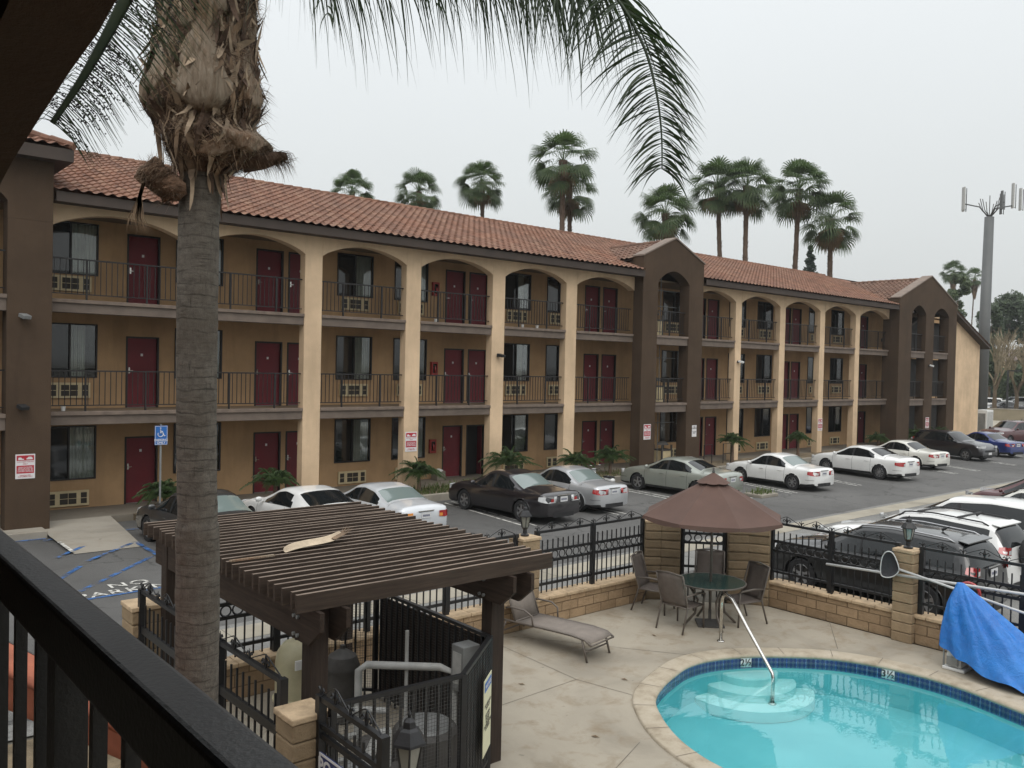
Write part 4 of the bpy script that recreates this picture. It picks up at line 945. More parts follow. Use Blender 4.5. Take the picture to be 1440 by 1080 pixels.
def make_car(name, label, cat, kind, pm, loc, rz, s=.88, tail='red', glass2=False, group=None, rails=None, fascia='rear', dark_lower=False, wheelstyle=5, spare=False):
    S = SPEC[kind]; root = thing(name, label, cat, loc, rz, group); root.matrix_basis = root.matrix_basis @ Matrix.Scale(s,4)
    G_ = car_grid(S); n = len(G_); m = len(G_[0][1]); WX = S['wx']; WR = .335 if S['belt'] < 1 else .36; WZ = WR-.01; AR = WR+.065
    # full ring of points per station: left side bottom..top..right side bottom
    def pt(i,j,off=0):
        x,sec,_,_ = G_[i]
        if j < m: y_,z = sec[j]; sx = -1
        else: y_,z = sec[2*m-2-j]; sx = 1
        return V((sx*(y_+off), x, z))
    cols = 2*m-1; vs = [pt(i,j) for i in range(n) for j in range(cols)]
    # snap wheel arch vertices
    for idx,p in enumerate(vs):
        j = idx % cols; jj = j if j < m else 2*m-2-j
        if jj <= 9:
            for wx in (-WX,WX):
                dx,dz = p.y-wx,p.z-WZ; d = hypot(dx,dz)
                if abs(d-AR) < .035 and d > 0 and jj > 0: p.y = wx+dx/d*AR; p.z = WZ+dz/d*AR
    body=[];glass=[];trim=[];gr=[]
    beltrow = 10
    cabA,cabB = S['cab']; rr,rf = S['roofr']
    for i in range(n-1):
        xm = (G_[i][0]+G_[i+1][0])/2; gap = min(G_[i][2],G_[i+1][2])
        for j in range(cols-1):
            a = j if j < m-1 else 2*m-3-j  # row index from bottom
            f = (i*cols+j,(i+1)*cols+j,(i+1)*cols+j+1,i*cols+j+1)
            c = sum((vs[k] for k in f),V((0,0,0)))/4
            if a < 9 and any(hypot(c.y-wx,c.z-WZ) < AR-.004 for wx in (-WX,WX)): continue
            if a in (11,12) and gap > .09:
                cpx,cs = S['cp']; zrel = c.z-S['belt']
                if xm > cpx-.0+ (0 if kind in('suv','van') else (zrel*.55)) and xm < cabB-.12-zrel*.0: 
                    if abs(xm-S['bp']) < .035: trim.append(f)
                    else: glass.append(f)
                    continue
                if kind in ('suv','van') and xm > cabA+.42 and xm < cpx: glass.append(f); continue
            if a >= 15 and (rf+.05 < xm < cabB-.10): glass.append(f); continue
            if a >= 15 and (cabA+.07 < xm < rr-.03) and kind not in ('suv','van'): gr.append(f); continue
            if kind in ('suv','van') and a >= 14 and xm < rr-.06 and xm > cabA-.0: gr.append(f); continue
            if a <= 1: trim.append(f); continue
            body.append(f)
    b = MB(); used = MB()
    def sub(fs, nm, mt, parent=root):
        ids = sorted({k for f in fs for k in f}); mp = {k:q for q,k in enumerate(ids)}
        if not fs: return None
        mb = MB(); mb.add([vs[k] for k in ids],[tuple(mp[k] for k in f) for f in fs]); return mb.build(nm, mt, parent, smooth=True, local=True, auto=50)
    # end caps
    capb = [tuple(range(cols)), tuple((n-1)*cols+k for k in range(cols-1,-1,-1))]
    bodyo = sub(body+capb,'body',pm); sub(glass,'side_glass',M['cglass']); sub(gr,'rear_window',M['cglass2'] if glass2 else M['cglass']); sub(trim,'lower_trim',M['trimblack'])
    hw = S['W']/2
    ub = MB(); ub.box(-hw+.34,hw-.34,-S['L']/2+.25,S['L']/2-.25,.2,.62)
    for wx in (-WX,WX):
        for sx in (-1,1):
            A = [(AR-.005)*1.0]
            vs_=[];fs_=[]
            for k in range(13):
                a = radians(-12)+radians(204)*k/12
                for xx in (hw*.955,hw-.36): vs_.append((sx*xx, wx+AR*cos(a), WZ+AR*sin(a)))
            fs_ = [(2*k,2*k+1,2*k+3,2*k+2) for k in range(12)]; ub.add(vs_,fs_)
            ub.add([(sx*(hw-.36),wx+AR*cos(radians(-12)+radians(204)*k/12),WZ+AR*sin(radians(-12)+radians(204)*k/12)) for k in range(13)],[tuple(range(13))])
    ub.build('underbody', M['trimblack'], root, local=True)
    lip = MB()
    for wx in (-WX,WX):
        for sx in (-1,1): lip.tube([(sx*hw*.972, wx+(AR+.006)*cos(a), WZ+(AR+.006)*sin(a)) for a in [radians(-8)+radians(196)*k/20 for k in range(21)]],.016,6)
    lip.build('wheel_arch', pm, root, smooth=True, local=True)
    for wx in (-WX,WX):
        for sx in (-1,1):
            P = [(WR*.62,-.10),(WR*.93,-.105),(WR*.99,-.085),(WR,-.05),(WR,.05),(WR*.99,.085),(WR*.93,.105),(WR*.66,.10),(WR*.64,.07)]
            R90 = Matrix.Translation((sx*(hw-.125),wx,WZ+.01)) @ Matrix.Rotation(sx*pi/2,4,'Y')
            tb_ = MB(); tb_.lathe(P,(0,0,0),28,False); wo = tb_.xf(R90).build('wheel', M['rubber'], root, smooth=True, local=True, auto=40)
            rm = MB(); rm.lathe([(WR*.64,.085),(WR*.60,.09),(WR*.585,.03)],(0,0,0),28,False)
            ns = wheelstyle
            for k in range(ns):
                a = 2*pi*k/ns; 
                for da in ((-.10,.10) if ns <= 6 else (0,)): rm.bar((cos(a)*.05,sin(a)*.05,.075),(cos(a+da)*WR*.61,sin(a+da)*WR*.61,.07),.035 if ns > 6 else .04,.03,up=(0,0,1))
            rm.lathe([(.07,.06),(.065,.095),(.0,.10)],(0,0,0),12); ri = rm.xf(R90).build('rim', M['alloy'], wo, local=True)
            dk = MB(); dk.lathe([(WR*.62,.01),(.02,.015)],(0,0,0),20,True); dk.xf(R90).build('brake_disc', M['equip'], wo, local=True)
    # lights
    Lh = S['L']/2; zl = .78 if S['belt'] < 1 else .98
    def surf(i,zt,off):
        x,sec,_,_ = G_[i]
        for (a,b_) in zip(sec,sec[1:]):
            if a[1] <= zt <= b_[1] and b_[1] > a[1]: t_ = (zt-a[1])/(b_[1]-a[1]); return a[0]+(b_[0]-a[0])*t_+off
        return sec[10][0]+off
    def light(front, mt, nm, z0, z1, back):
        for sx in (-1,1):
            mb = MB(); ids = list(range(0,int(back/.05)+1)); ids = [n-1-k for k in ids] if front else ids
            rows = []
            for q,i in enumerate(ids):
                sh = .35*(q/len(ids))*(z1-z0); rows.append([V((sx*surf(i,z,.012),G_[i][0],z)) for z in (z0+sh,(z0+z1)/2+sh*.3,z1-sh*.2)])
            e = G_[ids[0]][0]+(.014 if front else -.014); inner = hw*(.48 if front else (.50 if S['belt'] < 1 else .72))
            rows = [[V((sx*inner,e,z)) for z in (z0+.02,(z0+z1)/2,z1)],[V((sx*(surf(ids[0],(z0+z1)/2,-.03)),e,z)) for z in (z0,(z0+z1)/2,z1)]]+rows
            vv = [p for r_ in rows for p in r_]; mb.add(vv,[(3*a+b_,3*a+b_+1,3*a+b_+4,3*a+b_+3) for a in range(len(rows)-1) for b_ in (0,1)]); lo = mb.build(nm, mt, root, smooth=True, local=True)
            if not front: 
                MB().box(min(sx*inner,sx*(inner+.12)),max(sx*inner,sx*(inner+.12)),e-.006,e-.001,z0+.03,z0+.12).build('reverse_lamp', M['lamp'] if tail == 'red' else (M['red'] if tail == 'clear' else M['amber']), lo, local=True)
                if tail == 'amber': lo.data.materials[0] = M['amber'] if sx < 0 else M['red']
    light(True, M['lamp'], 'headlight', zl-.16, zl-.02, .35)
    light(False, M['lamp'] if tail == 'clear' else M['red'], 'tail_light', zl-.10 if S['belt'] < 1 else 1.02, zl+.09 if S['belt'] < 1 else 1.2, .26 if S['belt'] < 1 else .2)
    e = -Lh
    pz = .72 if S['belt'] < 1 else .98
    p_ = MB().box(-.155,.155,e-.018,e-.006,pz-.03,pz+.13).build('licence_plate', M['plate'], root, local=True)
    tx = MB()
    for k in range(7): tx.box(-.125+k*.036,-.103+k*.036,e-.0195,e-.0182,pz+.015,pz+.075)
    tx.build('plate_characters', M['platetxt'], p_, local=True)
    MB().box(-.155,.155,Lh+.004,Lh+.016,.42,.56).build('licence_plate', M['plate'], root, local=True)
    tr = MB(); tr.box(-hw*.5,hw*.5,Lh+.002,Lh+.012,.58,.70); tr.box(-hw*.62,hw*.62,Lh-.0,Lh+.008,.28,.40); tr.box(-hw*.5,hw*.5,e-.008,e+.0,.22,.36)
    tr.box(-.25,.25,e-.012,e-.002,pz+.15,pz+.165)
    tr.build('grille', M['trimblack'], root, local=True)
    MB().box(-.28,.28,e-.016,e-.004,pz+.165,pz+.19).build('trim_strip', M['chrome'], root, local=True)
    # seams, handles, mirrors
    sm = MB()
    def seam(x):
        i = min(n-1,max(0,int(round((x+Lh)/.05)))); 
        for sx in (-1,1):
            pts = [V((sx*(q[0]+.002),G_[i][0],q[1])) for q in G_[i][1][2:11]]; sm.ribbon(pts,[.011]*9,side=(0,1,0))
    for x in ((1.02,-.02,-.98) if kind != 'coupe' else (1.0,-.45)): seam(x)
    for zz in (.50,):
        for sx in (-1,1):
            pts=[V((sx*surf(i,zz,.003),G_[i][0],zz)) for i in range(0,8)]; sm.ribbon(pts,[.012]*8,side=(0,0,1))
            pts=[V((sx*surf(n-1-i,zz,.003),G_[n-1-i][0],zz)) for i in range(0,10)]; sm.ribbon(pts,[.012]*10,side=(0,0,1))
    if kind not in ('suv','van'):
        i = int((cabA-.28+Lh)/.05); 
        for k_ in (0,1):
            row = [pt(int((cabA+Lh)/.05)-1,j) for j in range(13,cols-13)]
        sm.ribbon([V((p.x,p.y,p.z+.003)) for p in row],[.012]*len(row),side=(0,1,0))
    sm.build('door_seams', M['trimblack'], root, local=True)
    hd = MB()
    for x in ((-.75,.22) if kind != 'coupe' else (-.2,)):
        i = int((x+Lh)/.05)
        for sx in (-1,1):
            y_ = surf(i,S['belt']-.12,.0); hd.box(min(sx*(y_-.005),sx*(y_+.028)),max(sx*(y_-.005),sx*(y_+.028)),x-.10,x+.10,S['belt']-.135,S['belt']-.105)
    hd.build('door_handle', pm, root, local=True, bevel=.008)
    for sx in (-1,1):
        mi = MB(); y_ = hw*.93; mi.lathe([(.001,-.09),(.06,-.07),(.085,0),(.06,.07),(.001,.09)],(0,0,0),10); mi.xf(Matrix.Translation((sx*(y_+.13),cabB-.42,S['belt']+.09)) @ Matrix.Diagonal((1.25,.6,.8,1))); mi.bar((sx*(y_-.03),cabB-.42,S['belt']+.03),(sx*(y_+.1),cabB-.42,S['belt']+.06),.05,.03); mi.build('mirror', pm, root, smooth=True, local=True)
    if rails:
        for sx in (-1,1):
            P = [G_[i] for i in range(int((-1.85+Lh)/.05),int((.35+Lh)/.05),3)]
            pts = [V((sx*q[1][15][0]*1.0,q[0],q[1][15][1]+.045)) for q in P]; pts[0].z -= .05; pts[-1].z -= .05; rb = MB(); rb.tube(pts,.02,6); rb.build('roof_rail', M[rails], root, smooth=True, local=True)
        cb = MB()
        for x in (-1.2,-.25): i = int((x+Lh)/.05); q = G_[i][1]; cb.bar((-q[15][0],x,q[15][1]+.06),(q[15][0],x,q[15][1]+.06),.06,.025)
        if rails == 'trimblack': cb.build('roof_bars', M[rails], root, local=True)
    if kind in ('suv','van'):
        mb = MB(); i = 6; zt_ = S['top'][3][1]; mb.prism([(-hw*.62,0),(hw*.62,0),(hw*.62,.2),(-hw*.62,.2)],'z',-.012,.014); mb.xf(Matrix.Translation((0,-Lh+.27,zt_-.06)) @ Matrix.Rotation(radians(10),4,'X')).build('rear_spoiler', pm, root, local=True, bevel=.01)
        MB().tube([(0,-1.35,zt_+.05),(0,-1.5,zt_+.14)],[.035,.008],6).build('antenna', M['trimblack'], root, local=True)
    if spare:
        MB().lathe([(.03,-.12),(.30,-.12),(.35,-.06),(.35,.06),(.28,.11),(.02,.12)],(0,0,0),24).xf(Matrix.Translation((0.05,-Lh-.13,1.02)) @ Matrix.Rotation(pi/2,4,'X')).build('spare_wheel', M['trimblack'], root, smooth=True, local=True, auto=40)
    # windshield wipers / dark roof trim between glass and body
    return root
def lz(y): return lotz(y)-.003
G1 = 'cars parked nose in along the motel'
cr = [
 ('parked_car','dark charcoal sedan nearest the brown pier, beside the blue hatching','car','sedan','p_gray',(7.15,18.75),0.05,.87,{'glass2':True}),
 ('parked_car','white coupe between the charcoal sedan and the silver sedan','car','coupe','p_white',(9.55,18.65),0.05,.86,{}),
 ('parked_car','pearl silver sedan with amber tail lights, just behind the pergola','car','sedan2','p_pearl',(11.5,18.35),0.0,.81,{'glass2':True,'tail':'amber'}),
 ('parked_car','black sedan with clear tail lights parked left of the silver sedan','car','sedan','p_black',(15.75,18.3),0.04,.86,{'glass2':True,'wheelstyle':6,'tail':'clear'}),
 ('parked_car','silver sedan with red tail lights, right of the black sedan','car','sedan','p_silver',(18.2,18.55),0.0,.81,{'glass2':True}),
 ('parked_car','grey green sedan with five spoke wheels, behind the brown parasol','car','sedan2','p_green',(23.2,18.25),0.05,.85,{}),
 ('parked_car','small white sedan with round red tail lights, right of the brown parasol','car','sedan','p_white',(28.05,17.55),-0.08,.82,{'glass2':True,'wheelstyle':7}),
 ('parked_car','large white sedan with slim red tail lights and dark windows','car','sedan2','p_white',(33.95,17.3),-0.12,.86,{'wheelstyle':10}),
 ('parked_car','ivory sedan partly behind the large white sedan','car','sedan','p_white2',(39.1,18.1),-0.15,.82,{'wheelstyle':8}),
 ('parked_car','black hatchback parked nose out with its headlights to the lane','car','suv','p_black',(45.4,18.4),pi-.2,.80,{}),
 ('parked_car','blue sedan with red tail lights at the far end of the row','car','sedan','p_blue',(49.2,18.4),-0.3,.84,{}),
 ('parked_car','dark maroon utility vehicle at the far right beyond the blue sedan','car','suv','p_maroon',(58.0,20.2),1.35,.86,{}),
]
G2 = 'cars parked along the pool fence'
cr2 = [
 ('parked_car','black sport utility with silver roof rails right behind the pool fence','car','suv','p_dkgray',(15.7,7.62),-.02,.83,{'rails':'alloy','wheelstyle':5}),
 ('parked_car','white sport utility with dark roof bars and a spare wheel','car','suv','p_white',(18.1,7.95),-.03,.82,{'rails':'trimblack','spare':True}),
 ('parked_car','long white minivan with dark windows beyond the white sport utility','car','van','p_white',(21.0,7.9),-.03,.82,{}),
 ('parked_car','white car roof with dark roof bars between the minivan and the red van','car','suv','p_white2',(24.2,7.9),-.03,.82,{'rails':'trimblack'}),
 ('parked_car','maroon minivan at the far end of the fence side row','car','van','p_maroon',(27.2,8.3),-.03,.84,{'rails':'chrome'}),
]
for q in cr+cr2:
    nm,lb,ct,kd,pm,(x,y),rz,s,kw = q
    kw = dict(kw); kw.pop('dark_lower',None)
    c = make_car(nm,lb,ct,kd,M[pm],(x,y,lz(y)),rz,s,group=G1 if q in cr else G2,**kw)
# scooter
r = thing('scooter','white scooter half hidden between the silver and the grey green sedans','scooter',(21.0,19.7,.02)); r.matrix_basis = r.matrix_basis @ Matrix.Scale(.78,4)
MB().tube([(0,-.6,.55),(0,-.3,.62),(0,.1,.35),(0,.45,.45),(0,.55,.8)],[.10,.14,.11,.10,.07],10).build('body', M['p_white'], r, smooth=True, local=True)
for y in (-.55,.62):
    MB().ring((0,y,.24),.19,.05,'x',16,6).build('wheel', M['rubber'], r, smooth=True, local=True)
MB().tube([(-.3,.5,.95),(0,.52,.92),(.3,.5,.95)],.018,6).build('handlebar', M['trimblack'], r, local=True)
for sx in (-1,1): MB().lathe([(.01,-.01),(.06,0),(.01,.01)],(sx*.26,.5,1.12),8).xf(Matrix.Identity(4)).build('mirror', M['white'], r, local=True)
MB().box(-.12,.12,.56,.6,.8,.98).build('headlight', M['lamp'], r, local=True, bevel=.01); MB().box(-.14,.14,-.55,-.1,.66,.74).build('seat', M['trimblack'], r, local=True, bevel=.03)
# ------------------------------------------------------------------ block walls and iron fences round the pool
def wallthing(name, label, loc): return thing(name, label, 'wall', loc)
r = wallthing('garden_wall','low tan block wall behind the pool deck, left run up to the corner pier',(8,10.2,0))
MB().box(3.5,11.9,10.06,10.34,0,.40).build('blocks', M['block'], r); c_ = MB()
for i in range(21): c_.box(3.5+.4*i+.004,3.5+.4*(i+1)-.004,10.03,10.37,.40,.455)
c_.build('wall_cap', M['cap'], r, bevel=.012)
r = wallthing('garden_wall','low tan block wall on the right side of the pool deck',(13.5,4,0))
MB().box(13.4,13.68,-4,8.55,0,.40).build('blocks', M['block'], r); c_ = MB()
for i in range(31): c_.box(13.37,13.71,8.55-.4*(i+1)+.004,8.55-.4*i-.004,.40,.455)
c_.build('wall_cap', M['cap'], r, bevel=.012)
def pier(x,y,w,h,label,rz=0,flare=False,cap=True):
    r = thing('block_pier', label, 'pier', (x,y,0), rz); mb = MB(); nrow = int(round((h-.06)/.155)); rr = random.Random(int(x*100+y*10))
    for i in range(nrow):
        o = rr.uniform(-.006,.006); mb.box(-w/2+o,w/2+o,-w/2,w/2,i*.155+.004,(i+1)*.155-.004)
    ob = mb.build('blocks', M['pillarblock' if not flare else 'block2'], r, local=True, bevel=.014, bseg=2)
    MB().box(-w/2+.02,w/2-.02,-w/2+.02,w/2-.02,0,nrow*.155).build('core', M['soil'], r, local=True)
    if cap: MB().box(-w/2-.015,w/2+.015,-w/2-.015,w/2+.015,nrow*.155,nrow*.155+.055).build('pier_cap', M['cap'], r, local=True, bevel=.012)
    return r
def solidblock(name,c):
    t = NT(name); n1 = t.noise(5,6,.7); n2 = t.noise(16,5,.75); oi = t.n('ShaderNodeNewGeometry')
    a = t.mix(t.math('MULTIPLY',oi.outputs['Random Per Island'],1.0), mul(c,.8), mul(c,1.15)); a = t.mix(t.math('MULTIPLY',t.ramp(n1,[(.45,(0,0,0)),(.75,(1,1,1))]),.5), a, mul(c,.55))
    t.col(a); t.set(rough=.92,spec=.2); t.bump(n2,.8,.025); return t.m
M['pillarblock'] = solidblock('pier_block',(.34,.25,.155)); M['block2'] = solidblock('screen_block',(.235,.175,.11))
pier(9.1,10.22,.36,1.42,'tan block pier with a lantern, left of the back fence by the pergola')
pier(3.3,10.4,.40,1.30,'tan block pier at the far left corner of the pergola fence')
pier(3.3,6.42,.32,1.34,'tan block pier beside the iron gate under the near pergola beam')
pier(13.45,6.08,.32,1.42,'tan block pier carrying a lantern and the pool net, right side')
pier(13.45,-1.5,.36,1.42,'tan block pier further along the right fence')
# tall corner screens, each a leaf pair of stacked slump block
def screen(pts, h, label):
    r = thing('block_screen_wall', label, 'wall', (pts[0][0],pts[0][1],0)); mb = MB(); core = MB(); nrow = int(h/.155)
    for (a,b) in zip(pts,pts[1:]):
        a = V((a[0],a[1],0)); b = V((b[0],b[1],0)); d = (b-a).normalized()
        for i in range(nrow):
            k = RN.uniform(-.012,.012); nn = V((-d.y,d.x,0))*k
            mb.bar(a+d*.008+nn+V((0,0,i*.155+.0775)), b-d*.008+nn+V((0,0,i*.155+.0775)), .26, .147)
        core.bar(a+V((0,0,h/2)), b+V((0,0,h/2)), .2, h-.06)
    mb.build('blocks', M['block2'], r, bevel=.022, bseg=2); core.build('core', M['soil'], r)
    c_ = MB()
    for (a,b) in zip(pts,pts[1:]): c_.bar(V((a[0],a[1],nrow*.155+.022)), V((b[0],b[1],nrow*.155+.022)), .28, .045)
    c_.build('wall_cap', M['cap'], r, bevel=.01)
screen([(11.98,10.2),(12.22,10.0),(12.44,9.72)],1.46,'tall curved block screen wall left of the corner gate panel')
screen([(12.98,9.12),(13.28,8.86),(13.46,8.52)],1.46,'tall curved block screen wall right of the corner gate panel, behind the parasol')
def ironfence(label, a, b, zb, zt, nposts=3, scroll=True, rings=True, z_ring=(.99,1.16), name='iron_fence', sp=.115, lowrail=.62, pick=(.48,None), stub=1.34):
    r = thing(name, label, 'fence', (a[0],a[1],0)); A = V((a[0],a[1],0)); B_ = V((b[0],b[1],0)); L_ = (B_-A).length; d = (B_-A)/L_; up_ = V((0,0,1)); nn = V((-d.y,d.x,0))
    P = lambda s,z,o=0: A+d*s+up_*z+nn*o
    MB().bar(P(0,zt-.02),P(L_,zt-.02),.045,.04).build('top_rail', M['iron'], r)
    for zz_ in (z_ring[1],z_ring[0],lowrail): MB().bar(P(0,zz_),P(L_,zz_),.035,.042).build('rail', M['iron'], r)
    pk = MB(); n_ = int(L_/sp)
    for i in range(1,n_):
        s = L_*i/n_; pk.bar(P(s,pick[0]),P(s,z_ring[0]),.017,.017); pk.bar(P(s,z_ring[1]),P(s,stub),.017,.017)
    pk.build('pickets', M['iron'], r)
    if rings:
        rg = MB(); rad = (z_ring[1]-z_ring[0])/2-.018; k = int(L_/(2*rad+.02))
        for i in range(k):
            c = P(L_*(i+.5)/k,(z_ring[0]+z_ring[1])/2); tmp = MB().ring((0,0,0),rad,.012,'y',12,4); ang = atan2(d.y,d.x); tmp.xf(Matrix.Translation(c) @ Matrix.Rotation(ang,4,'Z')); rg.add(tmp.v,tmp.f)
        rg.build('ring_band', M['iron'], r)
    for i in range(nposts):
        s = L_*i/(nposts-1); MB().bar(P(s,zb),P(s,zt+.005),.07,.07).build('post', M['iron'], r); 
    if scroll:
        sc = MB(); k = max(1,int(round(L_/.62)))
        for i in range(k):
            s0,s1 = L_*i/k,L_*(i+1)/k; m_ = (s0+s1)/2
            sc.tube([P(s0+.03,zt),P(s0+.05,zt+.02),P(m_-.04,zt+.11),P(m_,zt+.12),P(m_+.04,zt+.11),P(s1-.05,zt+.02),P(s1-.03,zt)],.0065,4)
            for sgn in (-1,1):
                sc.tube([P(m_,zt),P(m_+sgn*.02,zt+.05),P(m_+sgn*.055,zt+.07),P(m_+sgn*.075,zt+.045),P(m_+sgn*.05,zt+.03)],.010,4)
                sc.tube([P(s0,zt),P(s0+sgn*.012,zt+.04),P(s0+sgn*.035,zt+.06),P(s0+sgn*.05,zt+.04)],.009,4)
            sc.tube([P(m_,zt),P(m_,zt+.06),P(m_,zt+.12)],[.008,.02,.003],5); sc.tube([P(s0,zt),P(s0,zt+.09)],[.008,.003],5)
        sc.build('scrollwork', M['iron'], r)
    return r
ironfence('black iron fence with ring band behind the lounge chair, left of the corner screens',(9.35,10.2),(11.95,10.2),.44,1.50)
ironfence('black iron fence with ring band running behind the pergola',(3.5,10.2),(8.9,10.2),.44,1.50,5)
ironfence('narrow black iron panel between the two tall block screens behind the parasol',(12.45,9.70),(12.97,9.14),.0,1.42,2,False,z_ring=(1.05,1.22),pick=(.08,None))
ironfence('black iron fence with ring band in front of the black sport utility',(13.5,8.52),(13.5,6.26),.44,1.50)
ironfence('black iron fence with ring band behind the blue tarpaulin, right of the lantern pier',(13.5,5.88),(13.5,-1.3),.44,1.50,6)
ironfence('black iron fence with scrolls on the left side of the pergola, behind the palm trunk',(3.2,10.2),(3.2,8.0),.05,1.50,2,True,False,z_ring=(1.02,1.06),pick=(.1,None),stub=1.34,sp=.13,lowrail=.25)
ironfence('black iron fence with scrolls running from the palm trunk to the near block pier',(3.2,7.9),(3.22,6.62),.05,1.50,2,True,False,z_ring=(1.02,1.06),pick=(.1,None),stub=1.34,sp=.12,lowrail=.25)
gt = ironfence('black iron gate carrying the POOL AREA sign, nearest the balcony',(3.38,6.25),(3.36,5.27),.03,1.44,2,True,False,z_ring=(1.12,1.2),pick=(.1,None),stub=1.30,name='iron_gate',sp=.14,lowrail=.2)
gt['category'] = 'gate'
r = thing('pool_sign','black and white POOL AREA sign hung on the iron gate','sign',(3.33,5.75,.8))
MB().box(3.318,3.328,5.30,6.14,.45,1.03).build('panel', M['navy'], r); m_ = MB()
for q in ((5.30,6.14,1.012,1.03),(5.30,6.14,.45,.468),(5.30,5.318,.468,1.012),(6.122,6.14,.468,1.012),(5.318,6.122,.835,.85)): m_.box(3.312,3.317,*q)
m_.build('border', M['signwhite'], r)
text_obj('POOL AREA',.165,M['signwhite'],r,(3.315,5.72,.925),(0,-1,0),(0,0,1),'lettering',.004)
text_obj('HOURS',.12,M['signwhite'],r,(3.315,5.72,.76),(0,-1,0),(0,0,1),'lettering',.003)
# enclosure of plain bars with wire mesh
def bars(label, pts, zt, extra=None):
    r = thing('equipment_fence', label, 'fence', (pts[0][0],pts[0][1],0)); tp = MB(); bt = MB(); pk = MB(); wr_ = MB()
    for a,b in zip(pts,pts[1:]):
        A = V((a[0],a[1],0)); B_ = V((b[0],b[1],0)); L_ = (B_-A).length; d = (B_-A)/L_; nn = V((-d.y,d.x,0))*.012
        tp.bar(A+V((0,0,zt)),B_+V((0,0,zt)),.05,.035); tp.bar(A+V((0,0,.10)),B_+V((0,0,.10)),.035,.035)
        n_ = max(1,int(L_/.115))
        for i in range(n_+1):
            p = A+d*L_*i/n_; pk.bar(p+V((0,0,.02)),p+V((0,0,zt)),.02,.02)
        k = int(L_/.032)
        for i in range(k):
            p = A+d*(L_*i/k)+nn; wr_.add([p+V((0,0,.1)),p+d*.0035+V((0,0,.1)),p+d*.0035+V((0,0,zt)),p+V((0,0,zt))],[(0,1,2,3)])
        z = .1
        while z < zt: 
            wr_.add([A+nn+V((0,0,z)),B_+nn+V((0,0,z)),B_+nn+V((0,0,z+.0035)),A+nn+V((0,0,z+.0035))],[(0,1,2,3)]); z += .032
        MB().bar(A,A+V((0,0,zt+.01)),.055,.055).build('post', M['iron'], r)
    MB().bar(V((*pts[-1],0)),V((*pts[-1],zt+.01)),.055,.055).build('post', M['iron'], r)
    tp.build('rail', M['iron'], r); pk.build('bars', M['iron'], r); wr_.build('wire_mesh', M['wire'], r); return r
bars('black barred fence with wire mesh round the pool equipment, far side',[(4.9,9.75),(5.66,9.1),(5.62,6.83)],1.35)
bars('black barred gate fence with wire mesh carrying the yellow notice, near side',[(5.58,6.78),(4.72,6.1),(3.46,6.2)],1.35)
r = thing('slatted_screen','dark brown slatted screen inside the equipment fence','screen',(5.75,8,0)); m_ = MB()
for i in range(24): m_.box(5.74,5.76,6.95+i*.092,6.95+i*.092+.075,.05,1.25)
m_.build('slats', M['postw'], r)
m_ = MB(); m_.box(5.765,5.79,6.95,9.15,.9,.98); m_.box(5.765,5.79,6.95,9.15,.3,.38); m_.build('crossbar', M['postw'], r)
r = thing('notice_sign','pale yellow notice with a blue heading on the near equipment gate','sign',(5.0,6.3,.7)); A = V((5.45,6.62,0)); B_ = V((5.18,6.40,0)); d = (B_-A).normalized(); nn = V((d.y,-d.x,0)); nn = -nn if nn.dot(V((0,-1,0))) < 0 else nn
o_ = nn*.03; pts = [A+o_+V((0,0,.35)),B_+o_+V((0,0,.35)),B_+o_+V((0,0,1.1)),A+o_+V((0,0,1.1))]
def thick(pts, nn, t): return MB().add([p for p in pts]+[p-nn*t for p in pts],[(0,1,2,3),(7,6,5,4),(0,4,5,1),(1,5,6,2),(2,6,7,3),(3,7,4,0)])
thick(pts,nn,.006).build('panel', M['signyel'], r)
xd = (A-B_).normalized(); xd = xd if xd.cross(V((0,0,1))).dot(nn) > 0 else -xd; mid = (A+B_)/2+o_+nn*.003
thick([mid-xd*.15+V((0,0,.98)),mid+xd*.15+V((0,0,.98)),mid+xd*.15+V((0,0,1.07)),mid-xd*.15+V((0,0,1.07))],nn,.002).build('heading_band', M['signblue'], r)
text_obj('POOL RULES', .045, M['signwhite'], r, tuple(mid+nn*.002+V((0,0,1.025))), xd, (0,0,1),'lettering',.001,ext=.0005)
text_obj('NO LIFEGUARD\nON DUTY\n\nNO DIVING\nNO GLASS\nNO PETS\nSHOWER BEFORE\nENTERING', .04, M['ink'], r, tuple(mid+nn*.001+V((0,0,.72))), xd, (0,0,1),'lettering',.0005,ext=.0005)
# lanterns
def lantern(x,y,z,s,label,post=None):
    r = thing('lantern', label, 'lantern', (x,y,z)); q = s
    b = MB(); b.lathe([(.09*q,0),(.10*q,.03*q),(.05*q,.06*q),(.04*q,.14*q),(.07*q,.17*q),(.075*q,.19*q)],(x,y,z),12); 
    if post: b.cyl(x,y,post,z+.01,.045*q,n=10)
    b.build('base', M['iron'], r, smooth=True, auto=35)
    MB().lathe([(.07*q,.19*q),(.115*q,.42*q)],(x,y,z),6).build('lantern_glass', M['lampglass'], r)
    f = MB()
    for k in range(6):
        a = 2*pi*k/6; f.bar((x+.073*q*cos(a),y+.073*q*sin(a),z+.19*q),(x+.118*q*cos(a),y+.118*q*sin(a),z+.425*q),.012*q,.012*q)
    f.build('frame', M['iron'], r)
    MB().lathe([(.155*q,.42*q),(.15*q,.44*q),(.09*q,.53*q),(.06*q,.55*q),(.05*q,.60*q),(.015*q,.63*q),(.02*q,.66*q),(.003*q,.69*q)],(x,y,z),6).build('lantern_roof', M['iron'], r)
lantern(9.1,10.22,1.45,.75,'black lantern on the tan pier behind the pergola corner'); lantern(13.45,6.08,1.45,.75,'black lantern on the right tan pier above the pool net'); lantern(3.38,4.97,1.14,.85,'black lantern with frosted glass in front of the equipment fence',.0)

